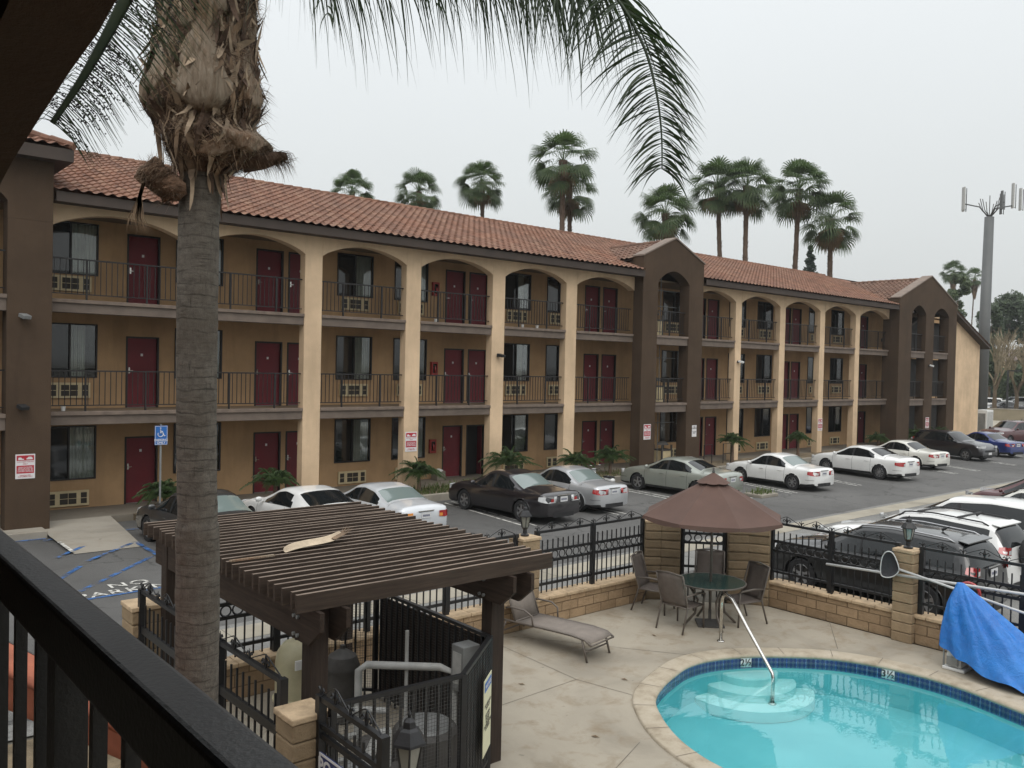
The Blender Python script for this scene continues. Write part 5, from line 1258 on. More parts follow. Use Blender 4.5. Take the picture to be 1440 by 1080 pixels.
# ------------------------------------------------------------------ pergola
r = thing('pergola','dark brown timber pergola with a slatted top over the pool equipment','pergola',(4.6,8.5,0))
for (x,y) in ((3.60,6.78),(3.50,10.12),(5.72,6.9),(5.8,10.12)): MB().box(x-.085,x+.085,y-.085,y+.085,0,2.05).build('post', M['postw'], r, bevel=.006)
for (xa,xb) in ((3.47,3.45),(3.72,3.62),(5.60,5.68),(5.84,5.92)):
    A = [(6.42,1.89),(6.62,1.73),(10.45,1.73),(10.45,2.055),(6.42,2.055)]
    mb = MB().prism(A,'x',-.022,.022)
    mb.v = [(p[0]+xa+(xb-xa)*(p[1]-6.42)/4.03,p[1],p[2]) for p in mb.v]; mb.build('beam', M['beamw'], r, bevel=.004)
bl = MB()
for y,x0_ in ((6.82,3.445),(6.90,5.58)):
    for dz in (1.78,1.94): 
        bl.tube([(x0_,y-.02,dz),(x0_-.02,y-.02,dz)],.018,6); bl.tube([(x0_,y+.05,dz),(x0_-.02,y+.05,dz)],.018,6)
bl.build('bolts', M['grey'], r)
sl2 = random.Random(3)
nS = 27
for i in range(nS):
    t_ = i/(nS-1); y = 6.52+(10.50-6.52)*t_; x0 = 3.29+.03*t_+sl2.uniform(-.02,.02); x1 = 6.18+.06*t_+sl2.uniform(-.03,.03)
    h = .145 if i else .155; dz = sl2.uniform(-.014,.014)
    m_ = MB(); k = 6
    vs = []
    for q in range(k+1):
        x = x0+(x1-x0)*q/k; wy = sl2.uniform(-.009,.009); 
        for (dy,zz) in ((-.018,2.06),(.018,2.06),(.018,2.06+h),(-.018,2.06+h)): vs.append((x,y+dy+wy,zz+dz*(q/k)))
    fs = [(0,1,2,3),(4*k+3,4*k+2,4*k+1,4*k)]
    for q in range(k):
        for e_ in range(4): fs.append((4*q+e_,4*q+4+e_,4*q+4+(e_+1)%4,4*q+(e_+1)%4))
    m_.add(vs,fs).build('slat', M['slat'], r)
MB().box(3.02,3.06,6.44,10.5,1.99,2.03) 
r = thing('palm_sheath','pale curled dead palm sheath lying on the pergola slats','palm debris',(4.3,8.2,2.2)); P = [(3.93,8.10,2.225),(4.1,8.14,2.25),(4.35,8.16,2.255),(4.58,8.24,2.25),(4.72,8.30,2.30)]
mb = MB(); vs=[]
for i,p in enumerate(P):
    w_ = [.03,.065,.07,.05,.03][i]; vs += [(p[0]+.02,p[1]-w_,p[2]-.01),(p[0],p[1],p[2]-.035),(p[0]-.02,p[1]+w_,p[2]+.03)]
mb.add(vs,[(3*i+j,3*i+j+1,3*i+j+4,3*i+j+3) for i in range(4) for j in (0,1)]); so_ = mb.build('sheath', simple('pale_sheath',(.52,.42,.30),.8,.25,6,.3,30), r, smooth=True)
md = so_.modifiers.new('s','SOLIDIFY'); md.thickness = .008; md = so_.modifiers.new('u','SUBSURF'); md.levels = 2; md.render_levels = 2
mb = MB()
for k in range(10): mb.ribbon([(4.55,8.22+.01*k-.05,2.26),(4.72,8.27+.012*k-.05,2.30),(4.78+.02*(k%3),8.28+.02*k-.08,2.34+.01*(k%4))],.012,side=(0,1,0))
mb.build('fibres', M['fibre'], r)
tag(MB().box(3.30,3.75,7.92,7.96,2.225,2.24).build('loose_batten', M['boot']),'thin pale batten lying on the pergola beside the trunk','batten')

# ------------------------------------------------------------------ pool equipment
r = thing('filter_tank','cream domed pool filter tank under the pergola','pool filter',(4.85,9.45,0)); MB().lathe([(.0,0),(.26,0),(.27,.06),(.30,.09),(.30,.12),(.27,.14),(.27,.55),(.25,.66),(.18,.76),(.08,.80),(.0,.80)],(4.78,9.42,.02),28).build('tank', M['tank'], r, smooth=True, auto=35)
MB().lathe([(.05,0),(.05,.06),(.03,.08),(.03,.16),(.05,.17),(.04,.22),(0,.23)],(4.78,9.42,.80),10).build('valve', M['trimblack'], r, smooth=True); MB().box(4.60,4.75,9.13,9.15,.55,.66).build('label_plate', M['whitepaint'], r)
r = thing('filter_tank','dark brown domed filter beside the grey pipes','pool filter',(5.0,8.75,0)); MB().lathe([(.0,0),(.17,0),(.17,.58),(.2,.59),(.2,.63),(.16,.74),(.07,.80),(.03,.82),(.03,.86),(0,.87)],(5.0,8.75,.02),24).build('tank', M['equip'], r, smooth=True, auto=35)
r = thing('heater_drum','dark drum heater with a pale top inside the equipment fence','pool heater',(4.95,6.95,0)); MB().lathe([(0,0),(.33,0),(.33,.5),(.30,.54),(0,.54)],(4.92,6.95,.02),28).build('drum', M['equip'], r, smooth=True, auto=35); MB().lathe([(0,0),(.27,0),(.25,.03),(0,.05)],(4.92,6.95,.562),24).build('drum_top', M['grey'], r, smooth=True, auto=30)
for x,y,s,lb in ((4.35,7.2,.17,'grey pool pump standing left of the drum heater'),(4.25,6.55,.15,'small grey pool pump nearest the gate')):
    r = thing('pool_pump', lb, 'pump', (x,y,0)); MB().tube([(x-.28,y-.1,.2),(x+.02,y,.2)],[s*.75,s*.75],14).build('motor', M['grey'], r, smooth=True, auto=35); MB().lathe([(0,0),(s,0),(s,.28),(s*1.1,.3),(s*.9,.36),(0,.38)],(x+.15,y+.05,.06),16).build('strainer', M['equip'], r, smooth=True, auto=35); MB().box(x-.3,x+.3,y-.18,y+.18,0,.06).build('plinth', M['conc'], r)
tag(MB().tube([(4.26,7.75,.28),(4.62,7.75,.28)],.035,10).tube([(4.62,7.75,.1),(4.62,7.75,.95),(4.7,7.72,1.0),(5.3,7.25,.98),(5.42,7.15,.92),(5.42,7.15,.1)],.04,10).tube([(3.9,7.75,.55),(4.62,7.72,.55),(4.9,7.6,.5)],.035,10).tube([(5.05,7.5,.1),(5.05,7.5,1.35)],.02,8).tube([(3.75,7.4,.3),(4.4,7.6,.12),(5.2,7.1,.12)],.035,8).tube([(4.3,6.7,.4),(4.3,6.7,.75),(4.1,6.5,.85),(3.8,6.4,.5)],.05,10).build('pipework', M['pvc'], smooth=True, auto=45),'grey plastic pool pipes rising and turning inside the equipment fence','pipework')
r = thing('control_box','grey electrical box on the far equipment fence','electrical box',(5.5,7.0,.9)); MB().box(5.36,5.58,6.93,7.13,.78,1.25).build('case', M['grey'], r, bevel=.008); MB().box(5.355,5.36,6.96,7.10,.85,1.18).build('cover', M['pvc'], r); MB().tube([(5.47,7.03,.78),(5.47,7.03,.1)],.02,6).build('conduit', M['grey'], r)

# ------------------------------------------------------------------ pool side furniture
r = thing('parasol','closed weave brown eight panel parasol over the round glass table','parasol',(11.62,8.45,0)); cx,cy = 11.62,8.45
MB().tube([(cx,cy,.05),(cx,cy,2.42)],.022,10).build('pole', M['alu'], r, smooth=True)
n8 = 8; vs=[]; fs=[]; K=8; Rr=1.17; seg=6
for i in range(n8*seg):
    a = 2*pi*i/(n8*seg)+.2; ph = (i%seg)/seg; sag = sin(pi*ph)
    for j in range(K+1):
        t_ = .13+.87*j/K; rad = Rr*t_*(cos(pi/n8)/cos((ph-.5)*2*pi/n8) if True else 1)*(1-.02*sag); z = 2.44-.64*t_-.03*sag*t_*(1 if j<K else .4); vs.append((cx+rad*cos(a),cy+rad*sin(a),z))
    # valance
m_=K+1; NN=n8*seg
for i in range(NN):
    for j in range(K): fs.append((i*m_+j,((i+1)%NN)*m_+j,((i+1)%NN)*m_+j+1,i*m_+j+1))
mb = MB(); mb.add(vs,fs)
val = []
for i in range(NN):
    p = vs[i*m_+K]; ph = (i%seg)/seg; val.append((cx+(p[0]-cx)*1.005,cy+(p[1]-cy)*1.005,p[2]-.05-.03*sin(pi*ph)))
b0 = len(mb.v); mb.v += val; mb.f += [(i*m_+K,((i+1)%NN)*m_+K,b0+(i+1)%NN,b0+i) for i in range(NN)]
mb.build('canopy', M['fabric'], r, smooth=True, auto=22)
vs=[];fs=[]
for i in range(NN):
    a = 2*pi*i/NN+.2; sag = sin(pi*(i%seg)/seg)
    for rad,z in ((.01,2.50),(.14,2.425),(.27,2.345-.012*sag)): vs.append((cx+rad*cos(a),cy+rad*sin(a),z))
for i in range(NN):
    for j in (0,1): fs.append((i*3+j,((i+1)%NN)*3+j,((i+1)%NN)*3+j+1,i*3+j+1))
MB().add(vs,fs).build('vent_cap', M['fabric'], r, smooth=True, auto=22)
MB().lathe([(.0,0),(.02,0),(.025,.03),(.012,.05),(.02,.08),(0,.09)],(cx,cy,2.49),10).build('finial', M['equip'], r, smooth=True)
m_ = MB()
for k in range(8):
    a = 2*pi*k/8+.2; m_.tube([(cx,cy,2.33),(cx+Rr*.98*cos(a),cy+Rr*.98*sin(a),1.79)],.007,5); m_.tube([(cx,cy,1.65),(cx+Rr*.5*cos(a),cy+Rr*.5*sin(a),2.06)],.006,5)
m_.build('ribs', M['alu'], r)
MB().lathe([(.0,0),(.30,0),(.30,.03),(.10,.06),(.03,.08),(.03,.25),(0,.25)],(cx,cy,.008),4).build('base', M['equip'], r)
r = thing('patio_table','round green glass patio table under the parasol','table',(cx,cy,0))
tp = MB(); tp.lathe([(.04,0),(.55,0),(.56,.006),(.55,.012),(.04,.012)],(cx,cy,.705),40,False); tp.build('tabletop', M['tabletop'], r); MB().ring((cx,cy,.71),.56,.014,'z',40,6).build('rim', M['alu'], r, smooth=True)
for k in range(4):
    a = pi/4+k*pi/2+.3; MB().tube([(cx+.40*cos(a),cy+.40*sin(a),.70),(cx+.22*cos(a),cy+.22*sin(a),.42),(cx+.26*cos(a),cy+.26*sin(a),.2),(cx+.46*cos(a),cy+.46*sin(a),.01)],.02,7).build('leg', M['alu'], r, smooth=True)
def chair(label, loc, rz):
    r = thing('patio_chair', label, 'chair', loc, rz, 'patio chairs round the glass table')
    sw = .25
    k = 8; vs=[]
    for i in range(k+1):
        t_ = i/k; 
        for x in (-sw+.02,-.1,.1,sw-.02): vs.append((x,.22-.44*t_,.39+.02*(2*t_-1)**2*.6-.012*(1-(x/sw)**2)))
    o = MB().add(vs,[(4*i+j,4*i+j+1,4*i+j+5,4*i+j+4) for i in range(k) for j in range(3)]).build('seat', M['sling'], r, smooth=True, local=True); o.modifiers.new('s','SOLIDIFY').thickness=.006
    vs=[]
    for i in range(k+1):
        t_ = i/k
        for x in (-sw+.02,-.1,.1,sw-.02): vs.append((x,-.22-.16*t_-.02*sin(pi*t_)+(-.02*(1-(x/sw)**2)),.40+.52*t_+.012*(1-(x/sw)**2)*(t_==1)))
    o = MB().add(vs,[(4*i+j,4*i+j+1,4*i+j+5,4*i+j+4) for i in range(k) for j in range(3)]).build('backrest', M['sling'], r, smooth=True, local=True); o.modifiers.new('s','SOLIDIFY').thickness=.006
    for s_ in (-1,1):
        MB().tube([(s_*sw,.24,.0),(s_*sw,.23,.38),(s_*sw,.22,.565)],.015,6).build('leg', M['alu'], r, smooth=True, local=True)
        MB().tube([(s_*sw,-.36,.0),(s_*sw,-.26,.30),(s_*sw,-.23,.42),(s_*sw,-.32,.72),(s_*sw,-.385,.93)],.015,6).build('leg', M['alu'], r, smooth=True, local=True)
        MB().tube([(s_*(sw),.26,.55),(s_*(sw+.012),.18,.585),(s_*(sw+.012),-.05,.60),(s_*sw,-.28,.58)],[.014,.018,.018,.014],6).build('armrest', M['alu'], r, smooth=True, local=True)
    MB().tube([(-sw,.22,.385),(sw,.22,.385)],.013,6).tube([(-sw,-.23,.39),(sw,-.23,.39)],.013,6).tube([(-sw,-.385,.93),(0,-.40,.955),(sw,-.385,.93)],.014,6).tube([(-sw,-.22,.39),(-sw,.22,.385)],.013,6).tube([(sw,-.22,.39),(sw,.22,.385)],.013,6).build('frame', M['alu'], r, smooth=True, local=True)
    return r
chair('brown sling chair in front of the table with its back to the camera',(11.12,8.62,.006),-1.75+.25)
chair('brown sling chair on the left of the table by the block wall',(11.55,9.52,.006),pi+.35)
chair('brown sling chair behind the table against the corner gate panel',(12.4,9.05,.006),pi-.95)
chair('brown sling chair on the right of the table by the right block wall',(12.13,8.22,.006),.95+.35)
r = thing('chaise_lounge','brown sling chaise lounge with a raised back beside the block wall','lounger',(8.75,9.0,.006)); r.matrix_basis = Matrix.Translation((8.79,9.38,.006)) @ Matrix.Rotation(radians(190),4,'Z')
W2=.29
def sling(pts, nm):
    vs=[]
    for p in pts:
        for x in (-W2+.02,-.12,.12,W2-.02): vs.append((x,p[0],p[1]-.012*(1-(x/W2)**2)))
    o = MB().add(vs,[(4*i+j,4*i+j+1,4*i+j+5,4*i+j+4) for i in range(len(pts)-1) for j in range(3)]).build(nm, M['sling2'], r, smooth=True, local=True); o.modifiers.new('s','SOLIDIFY').thickness=.006
sling([(-.32,.32),(0,.33),(.35,.335),(.7,.34),(.92,.325),(1.02,.28)],'seat'); sling([(-.34,.33),(-.44,.58),(-.56,.88),(-.65,1.17)],'backrest')
for s_ in (-1,1):
    MB().tube([(s_*W2,-.72,.30),(s_*W2,-.3,.31),(s_*W2,.3,.325),(s_*W2,.7,.33),(s_*W2,.93,.31),(s_*W2,1.04,.25)],.017,6).build('side_rail', M['alu'], r, smooth=True, local=True)
    MB().tube([(s_*W2,-.34,.33),(s_*W2,-.44,.58),(s_*W2,-.56,.88),(s_*W2,-.66,1.18)],.015,6).build('back_rail', M['alu'], r, smooth=True, local=True)
    MB().tube([(s_*(W2+.02),.02,.31),(s_*(W2+.03),.0,.47),(s_*(W2+.04),-.12,.53),(s_*(W2+.035),-.38,.53),(s_*(W2+.02),-.5,.50)],.014,6).build('armrest', M['alu'], r, smooth=True, local=True)
    MB().tube([(s_*W2,.88,.31),(s_*W2,.98,0)],.017,6).build('leg', M['alu'], r, smooth=True, local=True); MB().tube([(s_*W2,-.5,.31),(s_*W2,-.66,0)],.017,6).build('leg', M['alu'], r, smooth=True, local=True)
MB().tube([(-W2,1.04,.25),(W2,1.04,.25)],.014,6).tube([(-W2,.94,.14),(W2,.94,.14)],.012,6).tube([(-W2,-.66,1.18),(W2,-.66,1.18)],.014,6).tube([(-W2,-.60,.12),(W2,-.60,.12)],.012,6).tube([(-W2,-.33,.32),(W2,-.33,.32)],.012,6).build('crossbars', M['alu'], r, smooth=True, local=True)
r = thing('pool_handrail','bent stainless steel handrail going down into the pool steps','handrail',(11.04,7.81,0))
MB().tube([(11.02,7.80,0),(11.02,7.80,.60),(11.0,7.76,.72),(10.95,7.66,.77),(10.89,7.52,.74),(10.75,7.15,.42),(10.60,6.70,.03),(10.57,6.61,-.05),(10.56,6.59,-.12),(10.56,6.59,-.46)],.026,12).build('rail', M['steel'], r, smooth=True)
MB().lathe([(0,0),(.06,0),(.055,.015),(0,.02)],(11.02,7.80,.006),14).lathe([(0,0),(.06,0),(.055,.015),(0,.02)],(10.56,6.59,-.47),14).build('escutcheon', M['steel'], r, smooth=True)
# covered pool lift
r = thing('pool_lift','pool lift under a bright blue tarpaulin cover on a white base','pool lift',(12.75,4.95,0))
MB().box(12.58,12.92,4.86,5.16,.006,.05).box(12.62,12.88,4.92,5.12,.05,.35).build('base', M['white'], r, bevel=.012); MB().box(12.60,12.62,5.14,5.16,.05,.3).box(12.58,12.60,4.95,5.1,.08,.2).build('base_bracket', M['grey'], r)
hem = catmull([(12.60,5.16,.30),(12.45,4.85,.24),(12.30,4.4,.12),(12.33,3.95,.06),(12.5,3.55,.05),(12.8,3.45,.12),(13.05,3.8,.2),(13.12,4.4,.25),(13.1,4.95,.28),(12.93,5.2,.32),(12.75,5.24,.33)],8,True)
topc = V((12.78,5.02,1.22)); nH=len(hem); K=30; vs=[]
rr = random.Random(4)
for j in range(K+1):
    t_ = j/K
    for i,h in enumerate(hem):
        a = 2*pi*i/nH; base = topc.lerp(h, t_); 
        rad = (h-topc); hor = V((rad.x,rad.y,0)); hl = hor.length; hd = hor/hl
        # shoulders: the cover bulges over the seat below
        bul = .05*sin(pi*min(1,t_*1.05))*(1.25 if i < nH*.45 or i > nH*.8 else .4)
        wr_ = (.028*sin(a*7+3*t_)+.018*sin(a*13-5*t_+1)+.03*noise.noise(V((cos(a)*2.2,sin(a)*2.2,t_*2.6)))-.03*abs(noise.noise(V((cos(a)*3.5+4,sin(a)*3.5,t_*3.2))))-.012*abs(noise.noise(V((cos(a)*7,sin(a)*7+9,t_*7+a)))))*min(1,t_*2.2)
        top_r = .05*(1-t_)
        p = base+hd*(bul+wr_+top_r)+V((0,0,.05*noise.noise(V((cos(a)*3,sin(a)*3,t_*4+5)))*t_)); vs.append(p)
fs=[(j*nH+i,j*nH+(i+1)%nH,(j+1)*nH+(i+1)%nH,(j+1)*nH+i) for j in range(K) for i in range(nH)]+[tuple(range(nH))]
o = MB().add(vs,fs).build('cover', M['tarp'], r, smooth=True, auto=38); md=o.modifiers.new('s','SUBSURF'); md.levels=1; md.render_levels=1
r2 = thing('life_ring','red rescue tube hanging on the iron fence behind the blue cover','life ring',(13.44,5.0,1.0)); MB().ring((13.42,5.15,.95),.15,.025,'x',24,8).build('ring', M['red'], r2, smooth=True)
# pool poles and net
r = thing('pool_pole','long silver pole lying along the top of the right fence','pole',(13.2,7.3,1)); MB().tube([(13.30,7.36,.98),(13.27,4.3,1.13),(13.25,1.6,1.25)],.021,8).build('pole', M['whitealu'], r, smooth=True)
r = thing('pool_net','pool skimmer net with a dark bag leaning on the lantern pier','pool net',(13.2,6.2,1.2))
fr = catmull([(13.2,6.10,1.15),(13.2,6.15,1.30),(13.2,6.22,1.39),(13.2,6.31,1.38),(13.2,6.37,1.28),(13.2,6.39,1.12),(13.2,6.37,1.0),(13.2,6.26,.99),(13.2,6.15,1.05)],5,True)
MB().tube([tuple(p) for p in fr]+[tuple(fr[0])],.009,6).build('hoop', M['whitealu'], r, smooth=True); MB().tube([(13.2,6.10,1.15),(13.22,4.3,.87),(13.24,3.0,.67)],.019,8).build('handle', M['whitealu'], r, smooth=True)
cN = V((13.17,6.25,1.19)); mb=MB(); mb.add([cN+V((.09,0,0))]+[cN+(p-cN)*.6+V((.06,0,0)) for p in fr]+list(fr),[(0,1+i,1+(i+1)%len(fr)) for i in range(len(fr))]+[(1+i,1+len(fr)+i,1+len(fr)+(i+1)%len(fr),1+(i+1)%len(fr)) for i in range(len(fr))]); mb.build('bag', simple('net_bag',(.035,.035,.04),.8,.2,30,.3,150), r, smooth=True)

RN = random.Random(77)
for k,(x,y,lb) in enumerate(((8.6,7.6,'small dry leaf on the deck left of the pool, nearest the pool edge'),(7.4,8.3,'small dry leaf on the deck below the lounge chair'),(10.4,8.6,'small dry leaf on the deck between lounge chair and table'),(7.0,6.6,'small dry leaf on the deck near the notice gate'))):
    a = RN.uniform(0,6.28); mb = MB(); mb.add([(-.05,0,.004),(0,-.018,.012),(.06,0,.006),(0,.02,.016)],[(0,1,2),(0,2,3)]); o = mb.build('dry_leaf', M['dry']); o.location = (x,y,.008); o.rotation_euler = (0,0,a); tag(o, lb, 'leaf')
# ------------------------------------------------------------------ big palm by the balcony
PB = V((2.23,5.97,0)); r = thing('queen_palm','big ringed palm trunk with a shaggy fibrous crown shaft close to the balcony','palm',(2.23,5.97,0))
RN = random.Random(21)
def axis(z): return V((2.23+.025*sin(z*.9)+.012*z*.25*(z>3.5)*(z-3.5)*0, 5.97, z))+V((.012,-.010,0))*max(0,z-4)
vs=[];fs=[]; nA=64; zs_=[i*.022 for i in range(int(5.6/.022))]
for z in zs_:
    ringp = (z % .062)/.062; R0 = .134+.022*(z<.5)*(1-z/.5)+.012*(z<3)
    for k in range(nA):
        a = 2*pi*k/nA; q = noise.noise(V((cos(a)*2.2,sin(a)*2.2,z*5))); q2 = noise.noise(V((cos(a)*7,sin(a)*7,z*26)))
        rp = ((z+.012*noise.noise(V((cos(a)*1.3,sin(a)*1.3,z*1.5)))) % .062)/.062
        rr = R0+.005*q+.003*q2+.0008*(rp if rp < .85 else (1-rp)*5.6)+.006*noise.noise(V((cos(a)*.8,sin(a)*.8,z*1.1)))
        p = axis(z); vs.append((p.x+rr*cos(a),p.y+rr*sin(a),z))
for i in range(len(zs_)-1):
    for k in range(nA): fs.append((i*nA+k,i*nA+(k+1)%nA,(i+1)*nA+(k+1)%nA,(i+1)*nA+k))
MB().add(vs,fs).build('trunk', M['trunk'], r, smooth=True)
prof = [(5.43,.145),(5.48,.20),(5.56,.27),(5.66,.31),(5.76,.28),(5.86,.34),(6.0,.355),(6.12,.33),(6.3,.295),(6.7,.285),(7.3,.27),(7.7,.15)]
aR = atan2(-.651,.759)
def prad(z, a=None):
    q = interp(prof, z)
    if a is not None and z < 5.8: q *= 1+.30*cos(a-aR)*min(1,(5.8-z)/.15)*min(1,max(0,(z-5.43)/.06))
    return q
vs=[];fs=[]; zz=[5.43+i*.028 for i in range(81)]
for z in zz:
    for k in range(nA):
        a=2*pi*k/nA; ax_=axis(z)
        rr = prad(z,a)*(1+.22*noise.noise(V((cos(a)*2.5,sin(a)*2.5,z*3.3)))+.16*noise.noise(V((cos(a)*7,sin(a)*7,z*5)))+.07*noise.noise(V((cos(a)*18,sin(a)*18,z*9)))) if z>5.44 else .14; vs.append((ax_.x+rr*cos(a),ax_.y+rr*sin(a),z))
for i in range(len(zz)-1):
    for k in range(nA): fs.append((i*nA+k,i*nA+(k+1)%nA,(i+1)*nA+(k+1)%nA,(i+1)*nA+k))
MB().add(vs,fs).build('crown_shaft', M['fibred'], r, smooth=True)
vA = atan2(-5.97,-2.23)   # direction from trunk to camera
def surfp(a,z,off): ax_=axis(z); q=prad(z,a)+off; return V((ax_.x+q*cos(a),ax_.y+q*sin(a),z))
def boot(a, z0, w, h, off, skew=0, cut=.3):
    vs=[]; nu,nv=14,18; sd=a*7+z0*3
    for j in range(nv+1):
        t_=j/nv; z=z0+h*t_; ww = w*(1-.70*t_**.6)
        for i in range(nu+1):
            u=-1+2*i/nu; edge = 1+.22*noise.noise(V((t_*5,u*.2+sd,1.7))); aa=a+skew*t_+u*ww*edge*.5/(prad(z)+.03)
            o_=off*(1-t_)**1.4+.028*(1-abs(u)**3)+.018*noise.noise(V((u*4,t_*2.2,sd)))+.010*noise.noise(V((u*16,t_*2,sd)))
            if j == 0: o_ -= .05
            p=surfp(aa, z+cut*w*u*u*(1-t_)+.03*noise.noise(V((u*5,sd,3)))*(j<3), o_); vs.append(p)
    o=MB().add(vs,[(j*(nu+1)+i,j*(nu+1)+i+1,(j+1)*(nu+1)+i+1,(j+1)*(nu+1)+i) for j in range(nv) for i in range(nu)]).build('leaf_base', M['boot'], r, smooth=True); m_=o.modifiers.new('s','SOLIDIFY'); m_.thickness=.018; m_.offset=-1; return o
for (da,z0,w,h,of,sk) in ((-.04,5.80,.42,.66,.045,.0),(-.95,5.90,.34,.5,.03,.15),(.95,5.86,.30,.42,.05,.0),(.75,5.56,.34,.26,.05,.55),(-.42,6.30,.20,.55,.015,.0),(.12,6.42,.22,.6,.01,.0),(.60,6.22,.20,.6,.012,.0),(-.85,6.35,.2,.6,.02,.0),(1.15,6.35,.2,.5,.02,0),(.38,6.62,.12,.6,.01,0),(1.55,5.6,.30,.35,.06,-.3),(2.3,5.85,.34,.6,.03,0),(3.1,5.8,.34,.6,.03,0),(-1.6,5.85,.34,.6,.03,0),(-2.3,5.85,.34,.6,.03,0),(-.1,6.9,.24,.5,.01,0),(.2,5.50,.26,.16,.03,.4)):
    boot(vA+da,z0,w,h,of,sk)
P0=surfp(vA+1.32,5.56,-.05); dr=V((cos(vA+1.32),sin(vA+1.32),0))
MB().tube([P0,P0+dr*.12+V((0,0,-.01)),P0+dr*.21+V((0,0,.015)),P0+dr*.28+V((0,0,.03))],[.10,.06,.045,.025],9).build('stalk_stub', M['fibred'], r, smooth=True)
def strip(mb, a, z, da, dz, off, lift, w, n=5, curl=0):
    P=[]
    for q in range(n+1):
        t_=q/n; P.append(surfp(a+da*t_+curl*sin(t_*3)*.15, z+dz*t_, off+lift*t_**2.5))
    mb.ribbon(P,[w*(.7+.3*sin(pi*min(1,t/n+.2))) if t < n else w*.12 for t in range(n+1)],side=(-sin(a),cos(a),.15))
sa=MB(); sb_=MB(); sc_=MB()
for k in range(1100):
    a=RN.uniform(0,2*pi); z=RN.uniform(5.5,7.2); mb=(sa,sb_,sc_)[k%3]; up_=RN.choice((1,1,-1)); strip(mb,a,z,RN.uniform(-.5,.5),up_*RN.uniform(.15,.5),RN.uniform(.0,.03),RN.uniform(.0,.10),RN.uniform(.012,.06),6,RN.uniform(-1,1))
sa.build('bark_strips',M['fibre'],r); sb_.build('bark_strips',M['fibred'],r); sc_.build('bark_strips',simple('pale_fibre',(.32,.24,.165),.95,.4,8),r)
fb=MB(); fd=MB()
for k in range(5200):
    a=RN.uniform(0,2*pi); z=5.48+1.75*RN.random()**1.2; s_=RN.choice((-1,1)); strip(fb if k%2 else fd,a,z,s_*RN.uniform(.05,.7),RN.uniform(-.16,.22),RN.uniform(.005,.045),RN.uniform(0,.07)*RN.random(),RN.uniform(.0025,.007),4)
fb.build('shaft_fibres', M['fibre'], r); fd.build('shaft_fibres', M['fibred'], r)
fb=MB()
for k in range(520):
    a=RN.choice((aR,aR,aR+pi,aR-.5,aR+.5,aR+pi-.4))+RN.uniform(-.35,.35); z=RN.choice((5.50,5.54,5.6,5.66,5.9,5.98,6.05,6.6))+RN.uniform(-.05,.05); p=surfp(a,z,.01); out_=V((cos(a),sin(a),0))
    if cos(a-aR) < 0 and z < 5.75: continue
    L_=RN.uniform(.04,.16); d=(out_*.8+V((RN.uniform(-.5,.5),RN.uniform(-.5,.5),RN.uniform(-.9,.6)))).normalized(); fb.ribbon([p,p+d*L_*.5,p+d*L_+V((0,0,-.05))],.006,side=(d.y,-d.x,.2))
tipc=P0+dr*.22+V((0,0,.02))
for k in range(420):
    d=(dr*.8+V((RN.uniform(-.5,.5),RN.uniform(-.5,.5),RN.uniform(-1.1,.3)))).normalized(); L_=RN.uniform(.04,.13); p=tipc+dr*RN.uniform(-.16,.05)+V((RN.uniform(-.04,.04),RN.uniform(-.04,.04),RN.uniform(-.05,.04))); fb.ribbon([p,p+d*L_*.6,p+d*L_+V((0,0,-.05))],.006,side=(d.y,-d.x,.2))
fb.build('loose_tufts', M['fibre'], r)
# hanging fibre clump on a strand
HC = V((1.95,5.92,5.34)); mb=MB(); vs=[]
nu,nv=20,12
for j in range(nv+1):
    for i in range(nu):
        a=2*pi*i/nu; b=pi*j/nv-pi/2; q=noise.noise(V((cos(a)*2,sin(a)*2,b*2+7))); vs.append(HC+V((.145*cos(a)*cos(b)*(1+.35*q),-.05*cos(a)*cos(b)+.08*sin(a)*cos(b),(.10*sin(b)-.04*cos(a))*(1+.4*q))))
fs=[(j*nu+i,j*nu+(i+1)%nu,(j+1)*nu+(i+1)%nu,(j+1)*nu+i) for j in range(nv) for i in range(nu)]
MB().add(vs,fs).build('fibre_clump', simple('clump_fibre',(.15,.088,.055),.95,.5,10,.9,30,bd=.03), r, smooth=True)
fb=MB()
for k in range(1500):
    a=RN.uniform(0,2*pi); b=RN.uniform(-1.5,1.5); p=HC+V((.145*cos(a)*cos(b),.08*sin(a)*cos(b),.11*sin(b)-.03*cos(a))); d=V((RN.uniform(-1,1),RN.uniform(-.4,.4),RN.uniform(-.6,1))).normalized(); L_=RN.uniform(.03,.10); fb.ribbon([p,p+d*L_*.5,p+d*L_+V((0,0,-.01))],.005,side=(0,1,.3))
for k in range(30):
    j=RN.uniform(-.01,.01); x0=HC+V((-.11+j,0,.0)); fb.ribbon([x0,x0+V((-.03,0,-.12)),x0+V((-.05+j*4,0,-.26)),x0+V((-.03+j*8,0,-.36))],.006,side=(1,0,0))
S0=surfp(aR+pi,5.86,0)
for k in range(16):
    j=V((RN.uniform(-.012,.012),0,RN.uniform(-.01,.01))); fb.ribbon([S0+j,S0.lerp(HC+V((0,0,.09)),.5)+j*2+V((.01,0,0)),HC+V((0,0,.08))+j],[.005,.007,.006],side=(1,0,0))
fb.build('clump_strands', M['fibre'], r)
